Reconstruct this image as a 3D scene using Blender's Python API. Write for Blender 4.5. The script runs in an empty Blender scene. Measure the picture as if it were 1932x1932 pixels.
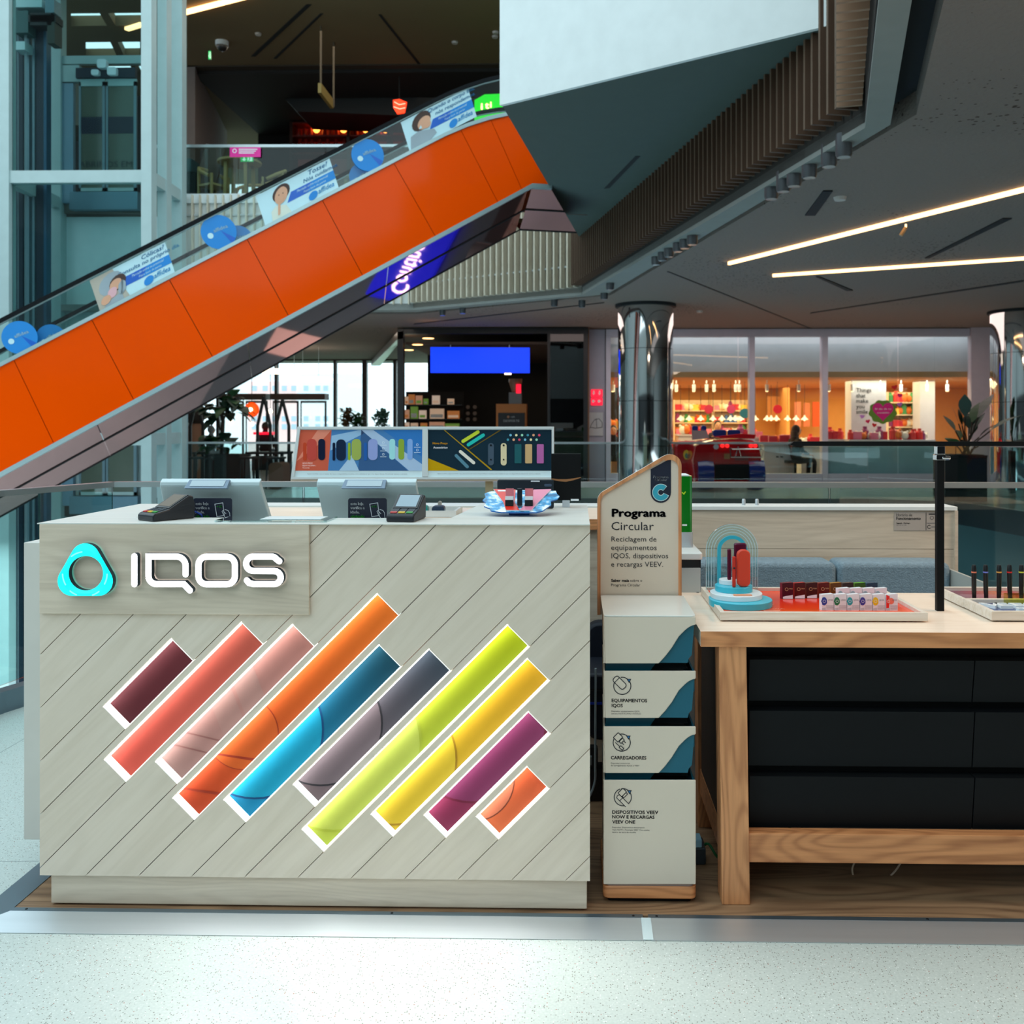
import bpy, bmesh, math, random
from math import sin, cos, tan, pi, radians, atan2, sqrt, hypot
from mathutils import Vector, Matrix
random.seed(7)
S = bpy.context.scene
COL = S.collection
# ---------------------------------------------------------------- camera
H = 1.35; FPX = 1800.0; TH = radians(1.26)
CX = 1085 - FPX*tan(TH); CY = 797.0
cd = bpy.data.cameras.new('camera'); cam = bpy.data.objects.new('camera', cd); COL.objects.link(cam)
cd.sensor_width = 36; cd.lens = FPX/1932*36
cd.shift_x = (966-CX)/1932; cd.shift_y = -(966-CY)/1932
cam.location = (0, 0, H); cam.rotation_euler = (pi/2, 0, TH)
cd.clip_end = 300; cd.clip_start = .05
cd.dof.use_dof = True; cd.dof.focus_distance = 2.75; cd.dof.aperture_fstop = 6.3
S.camera = cam
S.view_settings.view_transform = 'Standard'; S.view_settings.look = 'None'
S.view_settings.gamma = 1; S.view_settings.use_curve_mapping = False
S.view_settings.exposure = 0.0
# ---------------------------------------------------------------- daylight
w = bpy.data.worlds.new('daylight'); S.world = w; w.use_nodes = True
bg = w.node_tree.nodes['Background']; bg.inputs[0].default_value = (.74, .93, 1.0, 1); bg.inputs[1].default_value = 2.05

def W(px, py, Y):
    a = (px-CX)/FPX; b = (CY-py)/FPX
    dx = a*cos(TH)-sin(TH); dy = a*sin(TH)+cos(TH); t = Y/dy
    return Vector((dx*t, Y, H+b*t))
def Wz(px, py, z):
    a = (px-CX)/FPX; b = (CY-py)/FPX; t = (z-H)/b
    return Vector(((a*cos(TH)-sin(TH))*t, (a*sin(TH)+cos(TH))*t, z))
def WX(px, Y): return W(px, 800, Y).x
def WZ(py, Y, px=1045): return W(px, py, Y).z
# ---------------------------------------------------------------- materials
def lin(c):
    r = []
    for x in c[:3]:
        x = x/255.0
        r.append(x/12.92 if x <= .04045 else ((x+.055)/1.055)**2.4)
    return (*r, 1)
MC = {}
def nt(name):
    m = bpy.data.materials.new(name); m.use_nodes = True
    return m, m.node_tree, m.node_tree.nodes['Principled BSDF']
def mat(name, col, rough=.5, metal=0, spec=.5, em=None, es=0, coat=0, noise=None, bump=None, stretch=(1, 1, 1)):
    if name in MC: return MC[name]
    m, t, b = nt(name)
    b.inputs['Base Color'].default_value = lin(col)
    b.inputs['Roughness'].default_value = rough; b.inputs['Metallic'].default_value = metal
    b.inputs['Specular IOR Level'].default_value = spec
    b.inputs['Coat Weight'].default_value = coat; b.inputs['Coat Roughness'].default_value = .04
    if em is not None:
        b.inputs['Emission Color'].default_value = lin(em); b.inputs['Emission Strength'].default_value = es
    N = t.nodes; L = t.links
    if noise is None: noise = (6, .06)
    g = N.new('ShaderNodeNewGeometry'); mp = N.new('ShaderNodeMapping'); mp.inputs['Scale'].default_value = stretch
    L.new(g.outputs['Position'], mp.inputs['Vector'])
    n = N.new('ShaderNodeTexNoise'); n.inputs['Scale'].default_value = noise[0]; n.inputs['Detail'].default_value = 4
    L.new(mp.outputs[0], n.inputs['Vector'])
    mx = N.new('ShaderNodeMixRGB'); mx.blend_type = 'MULTIPLY'; mx.inputs[0].default_value = 1
    mx.inputs[1].default_value = lin(col)
    r = N.new('ShaderNodeMapRange'); r.inputs[1].default_value = .3; r.inputs[2].default_value = .7
    r.inputs[3].default_value = 1-noise[1]; r.inputs[4].default_value = 1
    L.new(n.outputs[0], r.inputs[0]); L.new(r.outputs[0], mx.inputs[2]); L.new(mx.outputs[0], b.inputs['Base Color'])
    if bump:
        n2 = N.new('ShaderNodeTexNoise'); n2.inputs['Scale'].default_value = bump[0]; n2.inputs['Detail'].default_value = 3
        L.new(mp.outputs[0], n2.inputs['Vector'])
        bp = N.new('ShaderNodeBump'); bp.inputs['Strength'].default_value = bump[1]; bp.inputs['Distance'].default_value = .01
        L.new(n2.outputs[0], bp.inputs['Height']); L.new(bp.outputs[0], b.inputs['Normal'])
    MC[name] = m; return m
def emit(name, col, s):
    if name in MC: return MC[name]
    m, t, b = nt(name)
    b.inputs['Base Color'].default_value = lin(col); b.inputs['Roughness'].default_value = .4
    b.inputs['Emission Color'].default_value = lin(col); b.inputs['Emission Strength'].default_value = s
    MC[name] = m; return m
def glass(name, tint=(235, 248, 246), boost=1.0, rough=0.0):
    if name in MC: return MC[name]
    m = bpy.data.materials.new(name); m.use_nodes = True; t = m.node_tree; N = t.nodes; L = t.links
    N.clear(); o = N.new('ShaderNodeOutputMaterial'); mx = N.new('ShaderNodeMixShader')
    tr = N.new('ShaderNodeBsdfTransparent'); tr.inputs[0].default_value = lin(tint)
    gl = N.new('ShaderNodeBsdfGlossy'); gl.inputs['Roughness'].default_value = rough; gl.inputs[0].default_value = (1, 1, 1, 1)
    fr = N.new('ShaderNodeFresnel'); ge = N.new('ShaderNodeNewGeometry'); io = N.new('ShaderNodeMapRange'); io.inputs[3].default_value = 1.45; io.inputs[4].default_value = 1/1.45
    L.new(ge.outputs['Backfacing'], io.inputs[0]); L.new(io.outputs[0], fr.inputs[0])   # same reflectance on both sides of the pane
    mm = N.new('ShaderNodeMath'); mm.operation = 'MULTIPLY'; mm.inputs[1].default_value = boost; mm.use_clamp = True
    L.new(fr.outputs[0], mm.inputs[0]); L.new(mm.outputs[0], mx.inputs[0])
    L.new(tr.outputs[0], mx.inputs[1]); L.new(gl.outputs[0], mx.inputs[2]); L.new(mx.outputs[0], o.inputs[0])
    MC[name] = m; return m
def wood(name, c1, c2, axis='X', scale=1.0, rough=.5, grain=.6, rings=.35, coat=0):
    """long fibres running along `axis`, with soft cathedral rings"""
    if name in MC: return MC[name]
    m, t, b = nt(name); N = t.nodes; L = t.links
    g = N.new('ShaderNodeNewGeometry'); mp = N.new('ShaderNodeMapping')
    k = 0 if axis == 'D' else 'XYZ'.index(axis)
    src = g.outputs['Position']
    if axis == 'D':
        m0 = N.new('ShaderNodeMapping'); m0.inputs['Rotation'].default_value = (0, radians(45), 0); L.new(src, m0.inputs['Vector']); src = m0.outputs[0]
    sc = [16*scale]*3; sc[k] = .9*scale; mp.inputs['Scale'].default_value = sc
    L.new(src, mp.inputs['Vector'])
    n = N.new('ShaderNodeTexNoise'); n.inputs['Scale'].default_value = 2.4; n.inputs['Detail'].default_value = 6; n.inputs['Roughness'].default_value = .62
    L.new(mp.outputs[0], n.inputs['Vector'])
    mp2 = N.new('ShaderNodeMapping'); sc2 = [5.5*scale]*3; sc2[k] = .8*scale; mp2.inputs['Scale'].default_value = sc2
    L.new(src, mp2.inputs['Vector'])
    n3 = N.new('ShaderNodeTexNoise'); n3.inputs['Scale'].default_value = 1.1; n3.inputs['Detail'].default_value = 1.5
    L.new(mp2.outputs[0], n3.inputs['Vector'])
    mu = N.new('ShaderNodeMath'); mu.operation = 'MULTIPLY'; mu.inputs[1].default_value = 62; L.new(n3.outputs[0], mu.inputs[0])
    fr = N.new('ShaderNodeMath'); fr.operation = 'SINE'; L.new(mu.outputs[0], fr.inputs[0])
    ab = N.new('ShaderNodeMath'); ab.operation = 'ABSOLUTE'; L.new(fr.outputs[0], ab.inputs[0])
    pw = N.new('ShaderNodeMath'); pw.operation = 'POWER'; pw.inputs[1].default_value = 4; L.new(ab.outputs[0], pw.inputs[0])
    m1 = N.new('ShaderNodeMath'); m1.operation = 'MULTIPLY'; m1.inputs[1].default_value = rings; L.new(pw.outputs[0], m1.inputs[0])
    r = N.new('ShaderNodeMapRange'); r.inputs[1].default_value = .35; r.inputs[2].default_value = .72; r.inputs[4].default_value = grain
    L.new(n.outputs[0], r.inputs[0])
    ad = N.new('ShaderNodeMath'); ad.operation = 'ADD'; ad.use_clamp = True; L.new(r.outputs[0], ad.inputs[0]); L.new(m1.outputs[0], ad.inputs[1])
    mx = N.new('ShaderNodeMixRGB'); mx.inputs[1].default_value = lin(c1); mx.inputs[2].default_value = lin(c2)
    L.new(ad.outputs[0], mx.inputs[0]); L.new(mx.outputs[0], b.inputs['Base Color'])
    b.inputs['Roughness'].default_value = rough; b.inputs['Coat Weight'].default_value = coat; b.inputs['Coat Roughness'].default_value = .15
    MC[name] = m; return m
# ---------------------------------------------------------------- mesh builder
class MB:
    def __init__(s): s.v = []; s.f = []; s.m = []; s.mats = []
    def mi(s, m):
        if m is None: return 0
        if m not in s.mats: s.mats.append(m)
        return s.mats.index(m)
    def add(s, vs, fs, m=None):
        o = len(s.v); s.v += [Vector(v) for v in vs]; k = s.mi(m)
        for f in fs: s.f.append([i+o for i in f]); s.m.append(k)
        return s
    def face(s, pts, m=None): return s.add(pts, [list(range(len(pts)))], m)
    def box(s, a, b, m=None):
        x0, y0, z0 = a; x1, y1, z1 = b
        if x0 > x1: x0, x1 = x1, x0
        if y0 > y1: y0, y1 = y1, y0
        if z0 > z1: z0, z1 = z1, z0
        vs = [(x0,y0,z0),(x1,y0,z0),(x1,y1,z0),(x0,y1,z0),(x0,y0,z1),(x1,y0,z1),(x1,y1,z1),(x0,y1,z1)]
        return s.add(vs, [[0,3,2,1],[4,5,6,7],[0,1,5,4],[1,2,6,5],[2,3,7,6],[3,0,4,7]], m)
    def prism(s, pts, vec, m=None, side=None, caps=True):
        n = len(pts); p = [Vector(q) for q in pts]; vec = Vector(vec); o = len(s.v)
        s.v += p+[q+vec for q in p]; k = s.mi(m); ks = s.mi(side) if side else k
        if caps:
            s.f.append([o+i for i in range(n)]); s.m.append(k)
            s.f.append([o+n+i for i in reversed(range(n))]); s.m.append(ks)
        for i in range(n):
            j = (i+1) % n; s.f.append([o+i, o+n+i, o+n+j, o+j]); s.m.append(ks)
        return s
    def hexa(s, b, t, m=None):
        return s.add(list(b)+list(t), [[3,2,1,0],[4,5,6,7],[0,1,5,4],[1,2,6,5],[2,3,7,6],[3,0,4,7]], m)
    def bar(s, a, b, w, h=None, m=None, up=(0, 0, 1)):
        a = Vector(a); b = Vector(b); h = h or w; d = (b-a).normalized(); up = Vector(up)
        if abs(d.dot(up)) > .98: up = Vector((0, 1, 0))
        r = d.cross(up).normalized(); u = r.cross(d).normalized()
        q = [-r*w/2-u*h/2, r*w/2-u*h/2, r*w/2+u*h/2, -r*w/2+u*h/2]
        return s.hexa([a+x for x in q], [b+x for x in q], m)
    def tube(s, path, r, seg=8, m=None, closed=False):
        P = [Vector(p) for p in path]; n = len(P); o = len(s.v); k = s.mi(m)
        rr = r if isinstance(r, (list, tuple)) else [r]*n
        pu = None
        for i, p in enumerate(P):
            if closed: d = (P[(i+1) % n]-P[i-1]).normalized()
            else: d = (P[min(i+1, n-1)]-P[max(i-1, 0)]).normalized()
            if pu is None:
                up = Vector((0, 0, 1))
                if abs(d.dot(up)) > .95: up = Vector((1, 0, 0))
                u = d.cross(up).normalized()
            else: u = (pu-d*pu.dot(d)).normalized()
            pu = u; w2 = d.cross(u)
            for j in range(seg):
                a = 2*pi*j/seg; s.v.append(p+(u*cos(a)+w2*sin(a))*rr[i])
        for i in range(n if closed else n-1):
            for j in range(seg):
                a = o+i*seg+j; b = o+i*seg+(j+1) % seg; i2 = (i+1) % n
                s.f.append([a, b, o+i2*seg+(j+1) % seg, o+i2*seg+j]); s.m.append(k)
        if not closed:
            s.f.append([o+j for j in reversed(range(seg))]); s.m.append(k)
            s.f.append([o+(n-1)*seg+j for j in range(seg)]); s.m.append(k)
        return s
    def lathe(s, prof, c, seg=24, m=None, axis='z', cap=True, sx=1, sy=1):
        o = len(s.v); k = s.mi(m); c = Vector(c); n = len(prof)
        for (r, z) in prof:
            for j in range(seg):
                a = 2*pi*j/seg; p = Vector((cos(a)*r*sx, sin(a)*r*sy, z))
                if axis == 'y': p = Vector((p.x, p.z, p.y))
                if axis == 'x': p = Vector((p.z, p.x, p.y))
                s.v.append(c+p)
        for i in range(n-1):
            for j in range(seg):
                s.f.append([o+i*seg+j, o+i*seg+(j+1) % seg, o+(i+1)*seg+(j+1) % seg, o+(i+1)*seg+j]); s.m.append(k)
        if cap:
            s.f.append([o+j for j in reversed(range(seg))]); s.m.append(k)
            s.f.append([o+(n-1)*seg+j for j in range(seg)]); s.m.append(k)
        return s
    def ball(s, c, r, m=None, seg=12, sc=(1, 1, 1)):
        pr = [(max(sin(pi*i/8), .001)*r, -cos(pi*i/8)*r*sc[2]) for i in range(9)]
        return s.lathe(pr, c, seg, m, cap=False, sx=sc[0], sy=sc[1])
    def rbox(s, a, b, r, m=None, seg=4, axis='y', side=None):
        """box with rounded corners in the plane across `axis`"""
        x0, y0, z0 = a; x1, y1, z1 = b
        if axis == 'y': pts = [(p[0], y0, p[1]) for p in rrect(x0, z0, x1, z1, r, seg)]; vec = (0, y1-y0, 0)
        elif axis == 'z': pts = [(p[0], p[1], z0) for p in rrect(x0, y0, x1, y1, r, seg)][::-1]; vec = (0, 0, z1-z0)
        else: pts = [(x0, p[0], p[1]) for p in rrect(y0, z0, y1, z1, r, seg)]; vec = (x1-x0, 0, 0)
        return s.prism(pts, vec, m, side)
    def build(s, name, m=None, parent=None, smooth=False, bevel=0, seg=2, origin=None, recalc=True):
        me = bpy.data.meshes.new(name)
        if m is not None and not s.mats: s.mats = [m]
        if parent is not None: o3 = wloc(parent)
        elif origin is not None: o3 = Vector(origin)
        else:
            xs = [v.x for v in s.v]; ys = [v.y for v in s.v]; zs = [v.z for v in s.v]
            o3 = Vector(((min(xs)+max(xs))/2, (min(ys)+max(ys))/2, min(zs)))
        me.from_pydata([tuple(v-o3) for v in s.v], [], s.f)
        for q in s.mats: me.materials.append(q)
        me.polygons.foreach_set('material_index', s.m)
        if recalc:
            b = bmesh.new(); b.from_mesh(me); bmesh.ops.recalc_face_normals(b, faces=b.faces); b.to_mesh(me); b.free()
        if smooth:
            me.polygons.foreach_set('use_smooth', [True]*len(me.polygons))
            try: me.set_sharp_from_angle(angle=radians(40))
            except Exception: pass
        ob = bpy.data.objects.new(name, me); COL.objects.link(ob)
        if parent is not None: ob.parent = parent
        else: ob.location = o3
        if bevel:
            q = ob.modifiers.new('edge', 'BEVEL'); q.width = bevel; q.segments = seg; q.limit_method = 'ANGLE'; q.angle_limit = radians(40)
            q.harden_normals = False
        return ob
def wloc(o):
    p = Vector(o.location)
    while o.parent: o = o.parent; p += Vector(o.location)
    return p
def tag(o, label=None, cat=None, group=None, kind=None):
    if label: o['label'] = label
    if cat: o['category'] = cat
    if group: o['group'] = group
    if kind: o['kind'] = kind
    return o
def thing(name, loc, label, cat, group=None):
    o = bpy.data.objects.new(name, None); COL.objects.link(o); o.location = loc; o.empty_display_size = .05
    return tag(o, label, cat, group)
def struct(o): o['kind'] = 'structure'; return o
def copy_tree(o, parent=None):
    c = o.copy(); COL.objects.link(c); c.parent = parent
    for ch in list(o.children): copy_tree(ch, c)
    return c
def dup(o, loc, label=None, rz=None):
    c = copy_tree(o); c.location = loc
    if rz is not None: c.rotation_euler = (0, 0, rz)
    if label: c['label'] = label
    return c
def rrect(x0, y0, x1, y1, r, seg=4):
    out = []
    for (cx, cy, a0) in ((x1-r, y0+r, -90), (x1-r, y1-r, 0), (x0+r, y1-r, 90), (x0+r, y0+r, 180)):
        for i in range(seg+1):
            a = radians(a0+90*i/seg); out.append((cx+r*cos(a), cy+r*sin(a)))
    return out
def circ(cx, cy, r, n=24, a0=0, a1=360):
    k = n if a1-a0 >= 360 else n+1
    return [(cx+r*cos(radians(a0+(a1-a0)*i/n)), cy+r*sin(radians(a0+(a1-a0)*i/n))) for i in range(k)]
def hull(pts):
    pts = sorted(set(pts))
    def half(p):
        h = []
        for q in p:
            while len(h) >= 2 and (h[-1][0]-h[-2][0])*(q[1]-h[-2][1])-(h[-1][1]-h[-2][1])*(q[0]-h[-2][0]) <= 0: h.pop()
            h.append(q)
        return h[:-1]
    return half(pts)+half(pts[::-1])
def clip(poly, a, b, c):
    """keep a*x+b*y<=c"""
    out = []
    for i in range(len(poly)):
        p = poly[i]; q = poly[(i+1) % len(poly)]; dp = a*p[0]+b*p[1]-c; dq = a*q[0]+b*q[1]-c
        if dp <= 0: out.append(p)
        if (dp < 0 < dq) or (dq < 0 < dp):
            t = dp/(dp-dq); out.append((p[0]+(q[0]-p[0])*t, p[1]+(q[1]-p[1])*t))
    return out
# ---------------------------------------------------------------- text outlines
ORD = ['leftmost', 'second from the left', 'third from the left', 'fourth from the left', 'fifth from the left', 'sixth from the left', 'seventh from the left', 'eighth from the left', 'ninth from the left', 'tenth from the left', 'eleventh from the left', 'twelfth from the left', 'thirteenth from the left', 'fourteenth from the left', 'fifteenth from the left', 'sixteenth from the left']
TC = {}
def text_geo(s, bold=0.0):
    k = (s, bold)
    if k in TC: return TC[k]
    cu = bpy.data.curves.new('txt', 'FONT'); cu.body = s; cu.size = 1; cu.offset = bold; cu.resolution_u = 2; cu.fill_mode = 'FRONT'
    ob = bpy.data.objects.new('txt', cu); COL.objects.link(ob)
    dg = bpy.context.evaluated_depsgraph_get(); me = bpy.data.meshes.new_from_object(ob.evaluated_get(dg))
    vs = [(v.co.x, v.co.y) for v in me.vertices]; fs = [list(p.vertices) for p in me.polygons]
    bpy.data.objects.remove(ob); bpy.data.curves.remove(cu); bpy.data.meshes.remove(me)
    TC[k] = (vs, fs); return TC[k]
class Fr:
    """a flat frame: origin, u (right), v (up), n (towards the viewer); prints are laid on it"""
    def __init__(s, o, u, v, n=None):
        s.o = Vector(o); s.u = Vector(u); s.v = Vector(v); s.n = Vector(n) if n is not None else s.u.cross(s.v).normalized()
    def p(s, a, b, c=0): return s.o+s.u*a+s.v*b+s.n*c
    def poly(s, mb, pts, m, c=0): mb.face([s.p(x, y, c) for x, y in pts], m)
    def solid(s, mb, pts, c0, c1, m, side=None): mb.prism([s.p(x, y, c1) for x, y in pts], s.n*(c0-c1), m, side)
    def text(s, mb, st, x, y, h, m, w=None, c=0, bold=0.0, ang=0, mirror=False, align='l'):
        vs, fs = text_geo(st, 0.0)
        if not vs: return
        if bold > 0:   # heavier weight: the same letters laid twice, a hair apart
            bb = bold*1.3; n0 = len(vs); vs = [(a-bb, c_) for a, c_ in vs]+[(a+bb, c_) for a, c_ in vs]+[(a, c_-bb*.8) for a, c_ in vs]+[(a, c_+bb*.8) for a, c_ in vs]
            fs = [[i+n0*k for i in f] for k in range(4) for f in fs]
        x0 = min(v[0] for v in vs); x1 = max(v[0] for v in vs); k = h/.70
        kx = (w/(x1-x0)) if w else k
        if align == 'c': x -= (x1-x0)*kx/2
        if mirror: pts = [(x+(x1-a)*kx, y+b*k) for a, b in vs]
        else: pts = [(x+(a-x0)*kx, y+b*k) for a, b in vs]
        if ang:
            ca, sa = cos(ang), sin(ang); pts = [(x+(a-x)*ca-(b-y)*sa, y+(a-x)*sa+(b-y)*ca) for a, b in pts]
        mb.add([s.p(a, b, c) for a, b in pts], fs, m)
    def stroke(s, mb, path, wd, c0, c1, m, side=None, closed=False, caps=True):
        n = len(path); P = [Vector((p[0], p[1])) for p in path]; Lf = []; Rt = []
        for i in range(n):
            if closed: a = P[i-1]; b = P[(i+1) % n]
            else: a = P[max(i-1, 0)]; b = P[min(i+1, n-1)]
            e1 = (P[i]-a); e2 = (b-P[i])
            if e1.length < 1e-9: e1 = e2
            if e2.length < 1e-9: e2 = e1
            e1 = e1.normalized(); e2 = e2.normalized(); t = (e1+e2).normalized(); nn = Vector((-t.y, t.x))
            k = 1/max(.5, nn.dot(Vector((-e1.y, e1.x))))
            Lf.append(P[i]+nn*wd/2*k); Rt.append(P[i]-nn*wd/2*k)
        for i in range(n if closed else n-1):
            j = (i+1) % n; q = [Lf[i], Rt[i], Rt[j], Lf[j]]
            mb.face([s.p(x.x, x.y, c1) for x in q], m)
            for (A, B) in ((Rt[i], Rt[j]), (Lf[i], Lf[j])):
                if c0 != c1: mb.face([s.p(A.x, A.y, c1), s.p(B.x, B.y, c1), s.p(B.x, B.y, c0), s.p(A.x, A.y, c0)], side or m)
        if not closed and caps:
            for (p, q) in ((P[0], P[1]), (P[-1], P[-2])):
                d = (p-q).normalized(); a0 = atan2(d.y, d.x); pts = [(p.x+cos(a0-pi/2+pi*i/8)*wd/2, p.y+sin(a0-pi/2+pi*i/8)*wd/2) for i in range(9)]
                s.poly(mb, pts, m, c1)
                if c0 != c1:
                    for i in range(8):
                        A = pts[i]; B = pts[i+1]
                        mb.face([s.p(*A, c1), s.p(*B, c1), s.p(*B, c0), s.p(*A, c0)], side or m)
def arcp(cx, cy, r, a0, a1, n=6, ry=None):
    ry = ry or r
    return [(cx+r*cos(radians(a0+(a1-a0)*i/n)), cy+ry*sin(radians(a0+(a1-a0)*i/n))) for i in range(n+1)]
def proj(p):
    x, y = p.x, p.y; d = -x*sin(TH)+y*cos(TH); r = x*cos(TH)+y*sin(TH)
    return CX+FPX*r/d, CY-FPX*(p.z-H)/d
class PxF(Fr):
    """a print plane facing the street side at depth Y: shapes are given in the measured drawing units and kept in world metres"""
    def __init__(s, Y):
        s.Y = Y; s.n = Vector((0, -1, 0))
    def p(s, a, b, c=0):
        q = W(a, b, s.Y); q.y -= c; return q
    def text(s, mb, st, x, y, h, m, w=None, c=0, bold=0.0, ang=0, mirror=False, align='l'):
        a = W(x, y, s.Y); b = W(x+100, y, s.Y); k = (b.x-a.x)/100
        Fr(a, (1, 0, 0), (0, 0, 1), (0, -1, 0)).text(mb, st, 0, 0, h*k, m, w*k if w else None, c, bold, ang, mirror, align)
# ================================================================ THE KIOSK
white = mat('white_lacquer', (226, 230, 228), .35, noise=(4, .03))
pale_top = wood('pale_top_wood', (224, 224, 218), (205, 202, 192), 'X', 1.0, .38, .5, .1)
ash = wood('whitewashed_ash', (228, 212, 194), (206, 189, 168), 'D', .9, .55, .5, .12)
ashx = wood('whitewashed_ash_level', (220, 203, 182), (188, 169, 148), 'X', 1.1, .55, .7, .2)
oak = wood('honey_ash', (226, 154, 100), (160, 96, 56), 'X', 1.25, .45, .5, .42)
oakz = wood('honey_ash_upright', (226, 158, 106), (160, 98, 58), 'Z', 1.25, .45, .5, .42)
lightoak = wood('light_table_wood', (255, 234, 214), (238, 208, 180), 'X', 1.0, .32, .5, .12, coat=.2)
kfloor = wood('kiosk_floor_wood', (160, 126, 94), (104, 76, 54), 'X', .9, .5, .6, .45)
black = mat('black_plastic', (16, 18, 22), .35)
blackm = mat('black_matt', (6, 8, 10), .6, spec=.2)
darkgap = mat('joint_brown', (70, 48, 34), .8)
alu = mat('brushed_aluminium', (214, 222, 228), .42, .8, noise=(3, .12), stretch=(.3, 6, 6))
alud = mat('dull_aluminium', (120, 138, 150), .35, .8)
chrome = mat('chrome', (230, 232, 235), .06, 1)
cream = mat('cream_plastic', (222, 207, 188), .5, noise=(3, .04))
creamt = mat('cream_plastic_gloss', (226, 226, 220), .22)
teal = mat('petrol_teal', (8, 92, 112), .5)
navyp = mat('print_navy', (13, 22, 46), .5)
ink = mat('print_ink', (22, 26, 36), .6)
inkg = mat('print_grey', (96, 98, 104), .6)
whitep = mat('print_white', (236, 240, 244), .5)
greenp = mat('print_green', (40, 190, 50), .5)
tealp = mat('print_cyan', (52, 166, 190), .5)
# ================================================================ THE BUILDING
HC = 2.06  # ceiling above the eye
ZC = H+HC; ZU = 5.5; ZPS = 4.2
tzm, tzt, tb_ = nt('terrazzo'); N = tzt.nodes; L = tzt.links
g = N.new('ShaderNodeNewGeometry')
v1 = N.new('ShaderNodeTexVoronoi'); v1.inputs['Scale'].default_value = 185; L.new(g.outputs['Position'], v1.inputs['Vector'])
sp = N.new('ShaderNodeSeparateColor'); L.new(v1.outputs['Color'], sp.inputs[0])
def mth(op, a, b=None, v=None):
    n = N.new('ShaderNodeMath'); n.operation = op; L.new(a, n.inputs[0])
    if b is not None: L.new(b, n.inputs[1])
    if v is not None: n.inputs[1].default_value = v
    return n.outputs[0]
small = mth('LESS_THAN', v1.outputs['Distance'], v=.30)
dkm = mth('MULTIPLY', mth('GREATER_THAN', sp.outputs[0], v=.70), small); whm = mth('MULTIPLY', mth('LESS_THAN', sp.outputs[0], v=.10), small); brm = mth('MULTIPLY', mth('GREATER_THAN', sp.outputs[0], v=.975), small)
nn = N.new('ShaderNodeTexNoise'); nn.inputs['Scale'].default_value = 160; L.new(g.outputs['Position'], nn.inputs['Vector'])
cr = N.new('ShaderNodeMixRGB'); cr.inputs[1].default_value = lin((172, 184, 180)); cr.inputs[2].default_value = lin((208, 216, 212)); L.new(nn.outputs[0], cr.inputs[0])
m1 = N.new('ShaderNodeMixRGB'); m1.inputs[2].default_value = lin((112, 114, 106)); L.new(cr.outputs[0], m1.inputs[1]); L.new(dkm, m1.inputs[0])
m2_ = N.new('ShaderNodeMixRGB'); m2_.inputs[2].default_value = lin((228, 234, 232)); L.new(m1.outputs[0], m2_.inputs[1]); L.new(whm, m2_.inputs[0])
m3_ = N.new('ShaderNodeMixRGB'); m3_.inputs[2].default_value = lin((150, 90, 70)); L.new(m2_.outputs[0], m3_.inputs[1]); L.new(brm, m3_.inputs[0])
L.new(m3_.outputs[0], tb_.inputs['Base Color']); tb_.inputs['Roughness'].default_value = .32
terr = tzm
darkteal = mat('void_dark_teal', (34, 58, 66), .7); slab = mat('slab_edge_grey', (92, 98, 100), .6)
# near floor with an edge following the near railing
railpx = [(-230, 950), (0, 930), (310, 912.5)]
RZ = 1.02
R0 = Wz(-400, 966, RZ); R1 = Wz(0, 930.5, RZ); R2 = Wz(310, 912.5, RZ); R3 = Wz(1000, 914, RZ); R4 = Wz(1932, 915, RZ)
yR = R3.y
near = [(-2.3, -9), (9, -9), (9, yR+.12), (R3.x, yR+.12), (R2.x, yR+.08), (R1.x, R1.y+.08), (R0.x, R0.y+.08), (-3.4, 2.2), (-3.4, -9)]
near = [(-6, -9), (9, -9), (9, yR+.12), (R2.x, yR+.10), (R1.x-.05, R1.y+.1), (-6, R1.y-1.2)]
fl_ = MB().prism([(x, y, 0) for x, y in near][::-1], (0, 0, -.35), terr, slab).build('floor', None, None); struct(fl_)
for (a, c) in (((-6, 1.0, .0005), (9, 1.0, .0005)),):
    pass
jt = mat('floor_joint', (150, 160, 160), .5)
for i, (a, c) in enumerate((((-6, 2.75), (-1.65, 2.9)), ((-2.35, -9), (-2.35, 4.2)))):
    o = MB().bar((a[0], a[1], -.0022), (c[0], c[1], -.0022), .004, .005, jt).build('floor_joint', None, fl_)
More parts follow.
